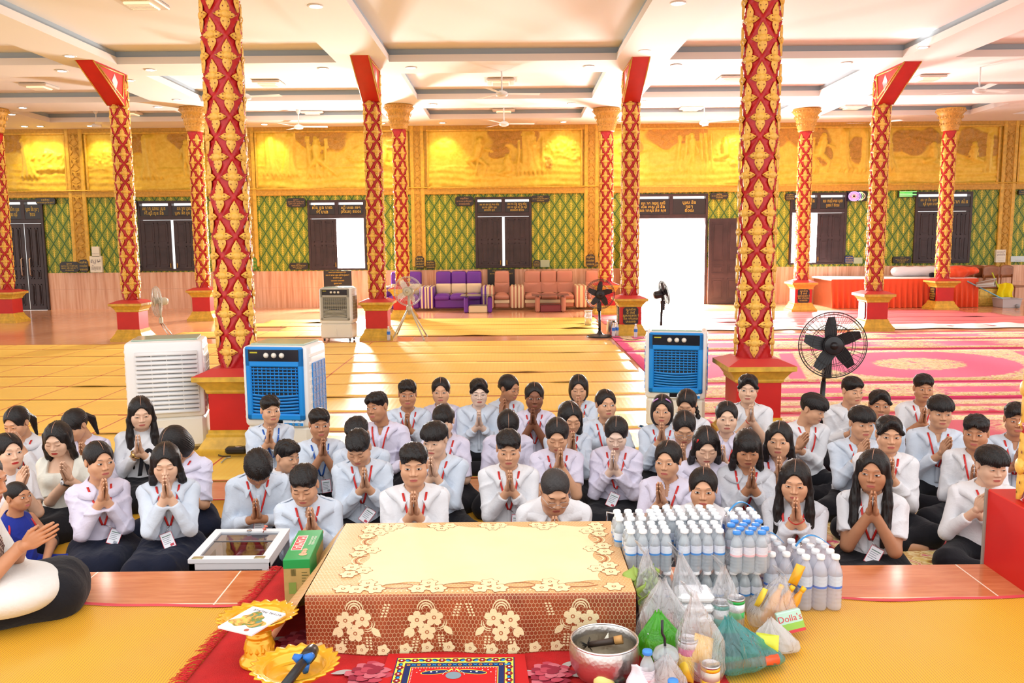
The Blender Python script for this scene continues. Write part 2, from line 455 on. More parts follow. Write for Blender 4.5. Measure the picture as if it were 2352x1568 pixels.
# ---- pilasters
def pilaster(i, a, b):
    x0, x1 = xr(a, b, 380); z0 = wp((a+b)/2, 612).z; mb = MB(); w = x1-x0
    zt = zG+.02
    mb.box((x0-.09, W-.06, z0), (x0, W, zt), 1, None, .012); mb.box((x1, W-.06, z0), (x1+.09, W, zt), 1, None, .012); mb.box((x0, W-.04, z0), (x1, W, zt), 0)
    n = int((zt-z0)/.30); cx = (x0+x1)/2
    for k in range(n):
        z = z0+.15+k*.30; y = W-.04
        for s in (-1, 1):     # scroll pairs
            mb.tube([(cx+s*w*.42, y, z-.15), (cx+s*w*.12, y-.006, z-.04), (cx+s*w*.10, y-.01, z+.02), (cx+s*w*.30, y-.008, z+.05), (cx+s*w*.34, y-.006, z-.01), (cx+s*w*.22, y-.006, z-.02)], [.012, .014, .014, .012, .010, .006], 5, 0)
            mb.tube([(cx+s*w*.44, y, z+.14), (cx, y-.006, z+.06)], .010, 4, 0)
        mb.add([(cx, y-.03, z)]+[(cx+.05*math.cos(q), y-.008, z+.075*math.sin(q)) for q in [2*PI*i/8 for i in range(8)]], [(0, 1+(i+1) % 8, 1+i) for i in range(8)], 0, None, True)
    return struct(mb.build('trim_%d' % i, [OCHRE, GOLDP]))
for i, (a, b) in enumerate([(163, 186), (560, 578), (951, 966), (1350, 1366), (1738, 1756), (2307, 2325)]): pilaster(5+i, a, b)
# ---- relief murals
def mural_mat():
    t = NT('gilded_relief'); at = t.node('ShaderNodeAttribute', attribute_name='paint'); n = t.noise(t.xyz(), 9, 5, .65); n2 = t.noise(t.xyz(scale=(1, 1, 3)), 30, 3)
    g = t.ramp(n, [(.3, rgb(226, 182, 52)), (.7, rgb(244, 210, 84))]); d = t.ramp(n2, [(.3, rgb(172, 124, 50)), (.7, rgb(206, 158, 62))])
    t.color(t.mix(t.step(t.math('ADD', at.outputs['Fac'], t.math('MULTIPLY', t.math('SUBTRACT', n, .5), .5)), .38, 1.0), g, d)); t.pr(rough=.45, spec=.4)
    t.bump(n2, .25, .01); return t.mat
MUR = mural_mat()
def seg2(x, z, a, b, ra, rb):
    d = (b[0]-a[0], b[1]-a[1]); L = d[0]**2+d[1]**2; t = np.clip(((x-a[0])*d[0]+(z-a[1])*d[1])/L, 0, 1)
    q = np.sqrt((x-a[0]-t*d[0])**2+(z-a[1]-t*d[1])**2)/(ra+(rb-ra)*t); return np.sqrt(np.maximum(0, 1-q*q))*(ra+(rb-ra)*t)
FIG = {'archer': [((0, .95), (0, 1.0), .11, .10), ((0, .82), (0, .50), .15, .12), ((-.02, .45), (-.22, .2), .10, .08), ((-.22, .2), (-.30, -.1), .07, .05), ((.02, .45), (.32, .2), .10, .08), ((.32, .2), (.62, -.05), .07, .05), ((0, .78), (.35, .82), .055, .045), ((0, .78), (-.28, .74), .055, .05), ((-.28, .74), (-.05, .84), .045, .04), ((.40, 1.15), (.55, .80), .02, .02), ((.55, .80), (.42, .45), .02, .02)],
       'kneel': [((0, .62), (0, .66), .11, .10), ((0, .48), (.02, .2), .15, .13), ((.02, .15), (-.32, .05), .11, .08), ((-.32, .05), (.2, -.04), .08, .05), ((-.08, .45), (-.16, .28), .05, .045), ((-.16, .28), (.0, .36), .045, .04), ((.1, .45), (.18, .28), .05, .045), ((.18, .28), (.02, .36), .045, .04)],
       'sit': [((.05, .95), (.06, 1.0), .11, .10), ((.02, .8), (-.05, .45), .15, .13), ((-.05, .42), (-.35, .32), .11, .09), ((-.35, .32), (-.1, .05), .08, .06), ((-.05, .40), (.25, .15), .10, .07), ((.25, .15), (.2, -.15), .07, .05), ((.05, .75), (.45, .62), .05, .04), ((-.05, .75), (-.2, .5), .055, .05)],
       'stand': [((0, 1.15), (0, 1.2), .10, .10), ((0, 1.0), (0, .65), .15, .12), ((-.03, .6), (-.08, .25), .09, .07), ((-.08, .25), (-.06, -.05), .06, .05), ((.03, .6), (.12, .25), .09, .07), ((.12, .25), (.1, -.05), .06, .05), ((-.14, .95), (-.24, .62), .05, .045), ((.14, .95), (.28, .7), .05, .045)]}
def mural(a, b, label, trees, figs, fol, seed):
    x0, x1 = xr(a, b, 370); z0, z1 = zb1+.03, wp(1176, 301).z; w, h = x1-x0, z1-z0
    nu = max(30, int(w/.026)); nv = int(h/.026); u = np.linspace(0, w, nu+1); v = np.linspace(0, h, nv+1); X, Z = np.meshgrid(u, v)
    r = np.random.default_rng(seed)
    def vn(fx, fz, n=26):
        o = 0
        for i in range(n):
            k = r.normal(0, 1, 2); o = o+np.sin(k[0]*fx*X+k[1]*fz*Z+r.uniform(0, 6.28))
        return o/math.sqrt(n)
    H = .006*vn(4, 9)+.004*vn(20, 30); paint = np.zeros_like(X)
    gl = h*.42+.05*np.sin(X*1.3+seed); H += np.where(Z < gl, .02+.006*np.sin(Z*40+vn(2, 2)*2), 0)
    leaf = np.abs(vn(26, 26)); leaf2 = np.abs(vn(16, 18))
    for (cx, cz, rx, rz, pt) in fol:
        q = ((X-cx*w)/(rx))**2+((Z-cz*h)/(rz))**2+.35*vn(6, 6); m = np.clip((1-q)*2.5, 0, 1); H += m*(.018*leaf+.012); paint = np.maximum(paint, m*pt)
    for (tx, rw, zt) in trees:
        c = tx*w+.04*np.sin(Z*2.2+tx*20); ww = rw*(1+1.6*np.exp(-np.maximum(0, Z-gl*.55)/.16)); q = (X-c)/ww
        rd = np.sqrt(np.maximum(0, 1-q*q))*np.clip((zt*h-Z)/.1, 0, 1)*np.clip((Z-gl*.45-.05*np.sin(X*60))/.06, 0, 1); H = np.maximum(H, rd*(.05+.008*np.sin(q*9+Z*3))); paint *= 1-.9*(rd > .15)
    for (kind, cx, cz, sca, fl) in figs:
        fx = (X-cx*w)/sca*fl; fz = (Z-cz*h)/sca; m = 0
        for (p, q, ra, rb) in FIG[kind]: m = np.maximum(m, seg2(fx, fz, p, q, ra, rb))
        H = np.maximum(H, np.minimum(m, .12)*sca*1.1); paint = np.where(m > .02, paint*.1, paint)
    V = np.stack([X.ravel()+x0, W-.012-H.ravel()*1.4, Z.ravel()+z0], 1)
    i, j = np.meshgrid(np.arange(nu), np.arange(nv)); k = (j*(nu+1)+i).ravel(); Q = np.stack([k, k+1, k+nu+2, k+nu+1], 1)
    me = np_mesh('mural_panel', V, Q, [MUR]); at = me.attributes.new('paint', 'FLOAT', 'POINT'); at.data.foreach_set('value', paint.ravel().astype(np.float32))
    o = link('mural_panel', me); tag(o, label, 'wall relief', 'gilded relief panels along the back wall')
    mb = MB(); e = .05
    for q in (((x0-e, z0-e), (x1+e, z0)), ((x0-e, z1), (x1+e, z1+e)), ((x0-e, z0), (x0, z1)), ((x1, z0), (x1+e, z1))): mb.box((q[0][0], W-.07, q[0][1]), (q[1][0], W, q[1][1]), 0, None, .012)
    mb.build('panel_frame', [GOLDP], o)
    return o
mural(8, 150, 'gilded relief panel above the left door, single tree trunk and bushes', [(.4, .10, .95)], [], [(.1, .9, .5, .4, 1), (.75, .5, .5, .3, .3)], 1)
mural(203, 546, 'gilded relief panel with wide trunk, left of the near left pillar', [(.42, .16, 1.), (.28, .05, .9), (.86, .05, .9)], [('stand', .66, .28, .62, 1)], [(.3, .85, .5, .35, 1), (.75, .9, .8, .35, 1), (.1, .55, .5, .25, .4)], 2)
mural(592, 934, 'gilded relief panel with a striding archer figure', [(.10, .14, 1.), (.22, .13, 1.), (.34, .05, .95), (.40, .04, .95), (.47, .04, .9)], [('archer', .40, .26, .78, 1), ('kneel', .85, .35, .7, -1)], [(.45, .92, .7, .4, 1), (.9, .85, .6, .3, 1), (.7, .6, .5, .2, .3)], 3)
mural(985, 1333, 'gilded relief panel with seated and kneeling figures under trees, centre of wall', [(.66, .17, 1.), (.585, .03, .85), (.615, .03, .85), (.31, .02, .9), (.76, .03, .9)], [('sit', .33, .30, .72, 1), ('kneel', .52, .20, .68, 1)], [(.55, .9, .7, .38, 1), (.46, .62, .3, .2, 1), (.86, .75, .6, .4, .45), (.78, .45, .2, .2, .8)], 4)
mural(1378, 1726, 'gilded relief panel with row of slim trunks beside the doorway', [(.52, .05, .9), (.56, .04, .9), (.66, .04, .95), (.70, .04, .95), (.74, .035, .95)], [('stand', .60, .25, .7, -1), ('kneel', .82, .45, .7, 1)], [(.5, .92, .9, .38, 1), (.9, .6, .6, .3, .4), (.2, .7, .4, .25, .8)], 5)
mural(1772, 2000, 'gilded relief panel with seated figure and two pale trunks, right of the near right pillar', [(.75, .09, 1.), (.92, .08, 1.), (.42, .05, .85)], [('sit', .50, .32, .72, 1)], [(.3, .9, .9, .4, 1), (.5, .5, .3, .3, 1), (.85, .6, .3, .4, 1)], 6)
mural(2017, 2288, 'gilded relief panel with hammock shapes and two figures at far right', [(.08, .10, 1.), (.92, .07, .9)], [('kneel', .46, .36, .66, 1), ('kneel', .80, .36, .66, -1)], [(.3, .8, .7, .4, 1), (.85, .75, .6, .4, 1)], 7)
mural(2340, 2440, 'gilded relief panel cut off by the right edge of view', [(.4, .10, 1.)], [], [(.6, .8, .6, .4, 1)], 8)
# ---- shutters, doors and lettered transoms
KH = ['លោក យាយ មួយ', 'និង កូនចៅ', 'ឧបាសិកា លី', 'លោកស្រី សុខ', 'គ្រួសារ ២០០៛', 'លោក វេជ្ជ សារី', 'ប្រុស ស្រី', 'ជូនពរ ៥០០៛', 'បានសាង', 'ឧទ្ទិស']
def letters(body, size, T, parent, m=None, xs=1): return text_mesh('lettering', body, size, m or SIGNT, parent, T)
def facing(x, y, z): return Matrix.Translation((x, y, z)) @ Matrix.Rotation(PI/2, 4, 'X')
def leaf_mb(w, h, cols=2, rows=((.06, .48), (.54, .94)), arch=False):
    """panelled leaf, origin at hinge bottom, extends +x, front = -y"""
    mb = MB(); mb.box((0, -.02, 0), (w, .02, h), 0, None, .004)
    pw = (w-.08*(cols+1))/cols
    for c in range(cols):
        x = .08+c*(pw+.08)
        for (a, b) in rows:
            z0, z1 = a*h, b*h
            mb.box((x, -.030, z0), (x+pw, -.019, z0+.02), 0); mb.box((x, -.030, z1-.02), (x+pw, -.019, z1), 0); mb.box((x, -.030, z0), (x+.02, -.019, z1), 0); mb.box((x+pw-.02, -.030, z0), (x+pw, -.019, z1), 0)
            mb.box((x+.05, -.027, z0+.05), (x+pw-.05, -.019, z1-.05), 0, None, .006)
    return mb
def window(name, o, tz, txt, leaves, label=None, door=False):
    """o: opening; tz: z of transom bar; leaves list (x0frac,x1frac,openangle,hinge)"""
    x0, x1, z0, z1 = o; t = .06; mid = (x0+x1)/2; mb = MB()
    mb.box((x0, W-.05, z0), (x0+t, W+.14, z1), 0, None, .006); mb.box((x1-t, W-.05, z0), (x1, W+.14, z1), 0, None, .006)
    mb.box((x0+.01, W-.045, z1-t), (x1-.01, W+.135, z1-.002), 0, None, .006); mb.box((x0+.01, W-.045, tz-.05), (x1-.01, W+.135, tz+.05), 0, None, .006)
    if not door: mb.box((x0+.01, W-.045, z0+.002), (x1-.01, W+.135, z0+.05), 0, None, .006)
    mb.box((mid-.045, W-.041, tz), (mid+.045, W+.13, z1-.01), 0, None, .004)
    root = mb.build(name, [DOORM]); struct(root)
    gap = .10
    for s, tx in ((0, txt[0]), (1, txt[1])):
        a, b = (x0+t, mid-.045) if s == 0 else (mid+.045, x1-t)
        pb = MB(); pb.box((a, W-.03, tz+.05), (b, W+.01, z1-t-gap*.6), 0, None, .004); p = pb.build('transom_panel', [SIGNK], root)
        n = tx.count('\n')+1; tm = text_mesh('lettering', tx, .125 if n < 3 else .10, SIGNT, p); tw = max(v.co.x for v in tm.data.vertices)-min(v.co.x for v in tm.data.vertices); th_ = max(v.co.y for v in tm.data.vertices)-min(v.co.y for v in tm.data.vertices)
        tm.data.transform(facing((a+b)/2, W-.036, (tz+z1-t-gap*.6)/2+.02) @ Matrix.Diagonal((min(1, (b-a)*.80/tw), min(1, (z1-tz)*.5/th_), 1, 1)))
    for (fa, fb, ang, hinge) in leaves:
        xa, xb = x0+t+(x1-x0-2*t)*fa, x0+t+(x1-x0-2*t)*fb; w = xb-xa-.012; h = tz-.05-z0-(.06 if not door else .02)
        l = leaf_mb(w, h, 2, ((.05, .30), (.36, .46), (.50, .95)) if door else ((.05, .47), (.53, .95)))
        lo = l.mesh('shutter' if not door else 'door_leaf', [DOORM])
        q = link('shutter' if not door else 'door_leaf', lo, root)
        zb = z0+(.05 if not door else .01)
        if hinge == 'L': q.location = (xa, W-.02, zb); q.rotation_euler = (0, 0, -ang)
        else: q.location = (xb, W-.02, zb); q.rotation_euler = (0, 0, ang); q.scale = (-1, 1, 1)
        hb = MB(); hz = h*.5
        if door:
            hb.tube([(w-.09, -.02, hz-.22), (w-.09, -.07, hz-.19), (w-.09, -.075, hz), (w-.09, -.07, hz+.19), (w-.09, -.02, hz+.22)], .014, 8)
            hb.build('door_handle', [mat('polished_wood_pull', rgb(196, 168, 150), .25)], q)
        else:
            hb.box((w-.06, -.035, .03), (w-.035, -.018, .14), 0, None, .003); hb.build('shutter_bolt', [mat('brass_bolt', rgb(150, 112, 50), .35, .8)], q)
    return root
tzf = lambda px, py: wp(px, py).z
window('door_1', oD1, tzf(60, 508), ('ឧបាសិកា សុខ\nប្រុស ស្រី', 'ប្រុស នឹង កូនៗ\n២០០៛'), [(0, .5, 0, 'L'), (.5, .985, 0, 'R')], door=True)
window('window_1', oW1, tzf(395, 500), ('លោក យាយ សុខ\nម៉ៃ ស្រី សុខ នឹង', 'លោក ប្រុស ជា\nប្រុស នឹង កូន ៥០០៛'), [(0, .505, 0, 'L'), (.535, 1, 0, 'R')])
window('window_2', oW2, tzf(775, 497), ('ស៊ីន ឌួង ហេង\nម៉ៃ ហេង', 'ស្រី ហេង គាត\n(ភរិយា) ៥០០៛'), [(0, .5, 0, 'L')])
window('window_3', oW3, tzf(1156, 492), ('លោក លោក មាស ស៊ិន\nលោក ស្រីទិត សុខ\nឧបាសិកា សុខ', 'លោក ភិន សូត្រ ស៊ិន\nលោក ស្រី ទៀង ស្រី\nឧបាសិកា ៥០០៛'), [(0, .485, 0, 'L'), (.515, 1, 0, 'R')])
d2 = window('door_2', oD2, tzf(1545, 497), ('លោក វេជ្ជ សារី\nស៊ិន មាស លី និង\nលោកស្រី ភិន សុខ', 'ប្រុស និង\nកូនៗ\n៥០០៛'), [], door=True)
window('window_4', oW4, tzf(1876, 484), ('លោក លី ភិន\n១/៥', 'លោកស្រី មាស សុខា\nកូនចៅ ៥០០៛'), [(.47, 1, 0, 'R')])
window('window_5', oW5, tzf(2160, 480), ('លោក ភិន សុខា លី\nស្រី សុខា ហេង', 'លោក ស៊ិន'), [(0, .55, 0, 'L'), (.60, 1, 0, 'R')])
# leaves of the open doorway, folded back against the wall
lh = tzf(1545, 497)-.07
for nm, hx_, ang, w_ in (('R', oD2[1]+.02, rad(-8), .84), ('L', oD2[0]-.02, rad(180+62), .84)):
    l = leaf_mb(w_, lh, 2, ((.05, .30), (.36, .46), (.50, .95))); q = l.build('door_leaf', [DOORM], d2); q.location = (hx_, W-.10, .01); q.rotation_euler = (0, 0, ang)
    hb = MB(); hb.tube([(w_-.09, -.02, lh*.45-.22), (w_-.09, -.08, lh*.45-.19), (w_-.09, -.08, lh*.45+.19), (w_-.09, -.02, lh*.45+.22)], .016, 8)
    if nm == 'L': hb = MB(); hb.tube([(w_-.09, .02, lh*.45-.22), (w_-.09, .08, lh*.45-.19), (w_-.09, .08, lh*.45+.19), (w_-.09, .02, lh*.45+.22)], .016, 8)
    hb.build('door_handle', [mat('polished_wood_pull', rgb(196, 168, 150), .25)], q)
# ---- plaques
def plaque(a, b, t, bt, label, lines, m=None, tm=None, group='donor plaques on the back wall', cut=True):
    x0, x1 = xr(a, b, (t+bt)/2); z1, z0 = wp((a+b)/2, t).z, wp((a+b)/2, bt).z; c = min(.05, (z1-z0)*.2) if cut else .004
    poly = [(x0+c, z0), (x1-c, z0), (x1, z0+c), (x1, z1-c), (x1-c, z1), (x0+c, z1), (x0, z1-c), (x0, z0+c)]
    mb = MB(); T = Matrix.Translation((0, W, 0)) @ Matrix.Rotation(PI/2, 4, 'X'); mb.prism(poly, .0, .075, 0, T)
    o = mb.build('plaque', [m or SIGNK]); tag(o, label, 'plaque', group)
    n = len(lines); hh = (z1-z0)*.86
    for i, l in enumerate(lines):
        g = text_mesh('lettering', l, 1, tm or SIGNT, o)
        vs = [v.co for v in g.data.vertices]; tw = max(v.x for v in vs)-min(v.x for v in vs); th = hh/n*.78
        sx = min((x1-x0)*.84/tw, th*1.5); g.data.transform(facing((x0+x1)/2, W-.079, z1-(z1-z0)*.07-hh*(i+.55)/n) @ Matrix.Diagonal((sx, th, 1, 1)))
    return o
T3 = ['ឧទ្ទិស', 'លោក យាយ មួយ និង កូនចៅ', 'បានសាង']; T4 = ['ជូនពរ', 'គ្រួសារ លោកស្រី សុខ', 'ប្រុស ស្រី កូនចៅ', 'បានសាង']
plaque(86, 130, 455, 469, 'small black plaque above left lattice beside the left door', T3[:2]); plaque(141, 185, 601, 624, 'black plaque low on the lattice, left of first pilaster', T4); plaque(185, 206, 596, 624, 'narrow arched black plaque at foot of the first pilaster', T3)
plaque(293, 318, 459, 484, 'black plaque tucked behind left pillar, upper wall', T4); plaque(306, 328, 609, 624, 'black plaque behind left pillar, at sill height', T3); plaque(660, 703, 455, 476, 'black tabular plaque up beside the half open window', T4, tm=mat('sign_copper_lettering', rgb(196, 146, 90), .5)); plaque(666, 709, 603, 619, 'black plaque low beside the half open window', T4)
plaque(1046, 1088, 451, 473, 'black plaque with pink gold text, upper left of the closed centre window', T3, tm=mat('sign_copper_lettering', rgb(196, 146, 90), .5)); plaque(955, 975, 588, 617, 'narrow black plaque at foot of the pilaster beside the tripod fan', T4); plaque(979, 1000, 598, 617, 'small square black plaque right of the tripod fan pilaster', T3)
plaque(1220, 1262, 449, 464, 'black plaque, upper right of the closed centre window', T3); plaque(1224, 1241, 597, 613, 'small black plaque low, right of centre window', T4); plaque(1345, 1366, 584, 612, 'octagonal black plaque at foot of the pilaster behind black fan', T3); plaque(1367, 1374, 602, 612, 'tiny black plaque beside the octagonal one', ['សុខ'])
plaque(1630, 1671, 443, 457, 'black plaque above the open door leaf', T3); plaque(1699, 1712, 592, 608, 'black plaque right of the open door leaf, at sill height', T3); plaque(1938, 1958, 587, 605, 'black and blue plaque right of the half open right window', T3, m=mat('sign_blue', rgb(40, 60, 110), .4)); plaque(2048, 2090, 589, 604, 'black plaque low, left of far right window', T4)
plaque(2336, 2360, 437, 447, 'black plaque at upper right edge of view', T3[:2]); plaque(573, 592, 591, 620, 'green paper plaque at foot of the second pilaster', T3, m=mat('sign_green', rgb(70, 140, 40), .5))
plaque(1802, 1824, 444, 460, 'black plaque up behind the near right pillar', T3)
LP = mat('paper_cream', rgb(238, 232, 214), .6); INK = mat('ink_grey', rgb(150, 140, 140), .6)
plaque(210, 237, 588, 625, 'white donation notice box leaning on the lattice by the left pillar', ['សូម', 'បរិច្ចាគ'], LP, INK, None, False); plaque(214, 231, 566, 589, 'pale paper sheet above the donation notice', ['........'], LP, INK, None, False); plaque(2284, 2306, 573, 602, 'pale green printed sheet on the right pilaster', ['សេចក្តី', 'ជូនដំណឹង', '..........', '........'], LP, INK, None, False)
plaque(1241, 1262, 597, 613, 'frosted grey acrylic sheet on sill right of centre window', [], mat('frosted_acrylic', rgb(176, 186, 150), .3), None, None, False); plaque(1958, 1978, 591, 605, 'frosted grey acrylic sheet beside the blue plaque', [], mat('frosted_acrylic', rgb(176, 186, 150), .3), None, None, False); plaque(2318, 2350, 588, 601, 'clear acrylic sign holder at the right sill', ['.....'], mat('frosted_pale', rgb(206, 222, 226), .2), INK, None, False)
def board(a, b, t, bt, y, label, lines):
    p0 = ony(a, bt, y); p1 = ony(b, t, y); mb = MB(); x0, x1, z0, z1 = p0.x, p1.x, p0.z, p1.z
    mb.box((x0, y, z0), (x1, y+.02, z1), 0, None, .008)
    o = mb.build('notice_board', [SIGNK]); tag(o, label, 'sign')
    n = len(lines)
    for i, l in enumerate(lines): letters(l, (z1-z0)/n*.62, facing((x0+x1)/2, y-.005, z1-(z1-z0)*(i+.6)/n), o)
BL = ['គណៈកម្មការអាចារ្យ វត្ត', 'លោក យាយ ប្រុស ស្រី និង កូនចៅ', 'ឧបាសិកា សុខ', 'បានសាង សាលាឆាន់', 'គ្រួសារ ហេង', 'ឧទ្ទិស']
board(744, 807, 621, 660, 20.6, 'black notice board with yellow lettering behind the small grey cooler', BL); board(1120, 1182, 618, 656, W-.12, 'black notice board with yellow lettering behind the tan armchair', BL)
# ================================================================ PEOPLE
def skin_mat(name, c):
    t = NT(name); f = t.noise(t.xyz(), 25, 3)
    d = tuple(x*.9 for x in c[:3])+(1,); t.color(t.ramp(f, [(.3, d), (.75, c)]))
    t.pr(rough=.48, spec=.35, sss=.0); return t.mat
SK = [skin_mat('skin_fair', rgb(248, 214, 192)), skin_mat('skin_light', rgb(240, 196, 166)), skin_mat('skin_tan', rgb(226, 172, 136)),
      skin_mat('skin_brown', rgb(200, 142, 106)), skin_mat('skin_deep', rgb(142, 92, 68))]
LIP = [mat('lip_rose', rgb(206, 112, 104), .4), mat('lip_brown', rgb(160, 88, 74), .45), mat('lip_red', rgb(200, 50, 50), .35)]
EYEW = mat('eye_white', rgb(226, 220, 214), .25); DARK = mat('eye_dark', rgb(26, 18, 15), .3)
def hair_mat():
    t = NT('black_hair'); v = t.xyz(scale=(1, 1, .12)); f = t.noise(v, 160, 2)
    t.color(t.ramp(f, [(.35, rgb(14, 11, 11)), (.75, rgb(40, 33, 32))])); t.pr(rough=.42, spec=.35); t.bump(f, .35, .004); return t.mat
HAIR = hair_mat(); SCALP = mat('scalp_parting', rgb(176, 128, 104), .6); GREYHAIR = mat('greying_hair', rgb(52, 48, 48), .5, var=.4, vs=90, bump=.4, bs=200)
def cloth(name, c, rough=.8, bs=12, st=.30):
    t = NT(name); v = t.xyz(); f = t.noise(v, bs, 4, .6, .6); g = t.noise(v, 500, 1)
    t.color(c); t.pr(rough=rough, spec=.2, sheen=.1); t.bump(t.math('ADD', t.math('MULTIPLY', f, 1.0), t.math('MULTIPLY', g, .05)), st, .03); return t.mat
SH = {'w': cloth('white_shirt_cotton', rgb(236, 237, 242)), 'b': cloth('pale_blue_shirt_cotton', rgb(218, 229, 244)), 'l': cloth('lavender_shirt_cotton', rgb(229, 224, 244)),
      'c': cloth('cream_knit', rgb(238, 236, 224)), 'g': cloth('pale_grey_shirt_cotton', rgb(216, 218, 226)), 'e': cloth('worn_white_cotton', rgb(226, 224, 220)), 't': cloth('blue_sports_mesh', rgb(36, 52, 150))}
PANT = {'k': cloth('black_trouser_cloth', rgb(26, 26, 32), .85), 'n': cloth('navy_skirt_cloth', rgb(22, 28, 48), .85), 's': cloth('blue_shorts_cloth', rgb(24, 52, 160), .7)}
RIB = {'r': mat('red_lanyard_ribbon', rgb(214, 44, 40), .5), 'u': mat('blue_lanyard_ribbon', rgb(40, 96, 190), .5)}
CARD = mat('id_card_white', rgb(236, 238, 245), .25); CEDGE = mat('id_card_red_edge', rgb(196, 50, 70), .4); CINK = mat('id_card_grey_ink', rgb(150, 156, 170), .5); CGREEN = mat('id_card_green_band', rgb(70, 110, 96), .5)
STEELM = mat('clip_steel', rgb(190, 190, 195), .25, 1); WATCHK = mat('watch_black', rgb(22, 22, 24), .3); WATCHG = mat('watch_gold', rgb(212, 176, 110), .25, .9)

def headf(k):
    """head types: 0 boy, 1 broad boy, 2 girl, 3 round girl, 4 child, 5 older man"""
    fem = k in (2, 3); jw = [.0, .004, -.004, .001, -.004, .004][k]; ch = [.0, .002, .002, .006, .006, .002][k]
    ns = [1, 1.08, .9, .95, .85, 1.12][k]; jl = [0, 0, .006, .006, .012, -.002][k]
    def f(X):
        d = sE(X, (0, .016, .030), (.074, .092, .083))
        d = smin(d, sE(X, (0, -.028, -.028), (.061+jw*.6, .060, .074)), .03)
        d = smin(d, sE(X, (0, -.052, -.086+jl), (.034+jw, .032, .026)), .035)
        for s in (-1, 1):
            d = smin(d, sE(X, (s*(.040+jw*.4), -.055, -.030), (.026+ch*.5, .026, .030)), .03)
            d = smin(d, sC(X, (s*.052, -.01, -.05), (s*.030, -.05, -.085+jl), .02+jw*.5, .016), .03)
        d = smin(d, sC(X, (-.032, -.078, .026), (.032, -.078, .026), .009 if fem else .011), .022)
        for s in (-1, 1):
            d = smax(d, -sE(X, (s*.031, -.104, .006), (.021, .020, .014)), .016)
            d = smin(d, sE(X, (s*.031, -.078, .005), (.017, .0125, .0115)), .008)
        d = smin(d, sC(X, (0, -.082, .012), (0, -.104, -.024), .006*ns, .0095*ns), .012)
        for s in (-1, 1): d = smin(d, sE(X, (s*.0125*ns, -.092, -.030), (.0085*ns, .011, .0075)), .007)
        d = smin(d, sC(X, (-.015, -.085, -.0565), (.015, -.085, -.0565), .0055), .010)
        d = smin(d, sC(X, (-.012, -.085, -.066), (.012, -.085, -.066), .0065), .008)
        d = smax(d, -sC(X, (-.020, -.0965, -.0610), (.020, -.0965, -.0610), .0022), .004)
        for s in (-1, 1):
            e = sE(X, (s*.077, .012, -.002), (.008, .018, .031)); e = smax(e, -sE(X, (s*.086, .006, .0), (.006, .010, .018)), .006)
            d = smin(d, e, .008)
        d = smin(d, sC(X, (0, .02, -.06), (0, .03, -.15), .047 if fem else .053, .046 if fem else .052), .03)
        return d
    return f
_heads = {}
def front_y(f, x, z, y0=-.16, y1=.05, n=70):
    ys = np.linspace(y0, y1, n, dtype=np.float32)
    X = (np.asarray(x, np.float32)[:, None], ys[None, :], np.asarray(z, np.float32)[:, None])
    d = f(X); neg = d < 0; i = np.argmax(neg, 1); ok = neg.any(1); i = np.where(ok, np.maximum(i, 1), n-1)
    r = np.arange(len(i)); a = d[r, i-1]; b = d[r, i]
    t = np.where(a-b > 1e-9, a/(a-b+1e-12), 0); return ys[i-1]+(ys[i]-ys[i-1])*np.clip(t, 0, 1)
def strip(xc, lo, hi, off, nv=4):
    """surface patch coords: arrays xc (n), lo z, hi z -> flat x,z,off and quads"""
    n = len(xc); v = np.linspace(0, 1, nv+1)
    x = np.repeat(np.asarray(xc)[:, None], nv+1, 1); z = np.asarray(lo)[:, None]*(1-v)+np.asarray(hi)[:, None]*v
    q = [(i*(nv+1)+j, (i+1)*(nv+1)+j, (i+1)*(nv+1)+j+1, i*(nv+1)+j+1) for i in range(n-1) for j in range(nv)]
    return x.ravel(), z.ravel(), np.full(x.size, off), np.array(q)
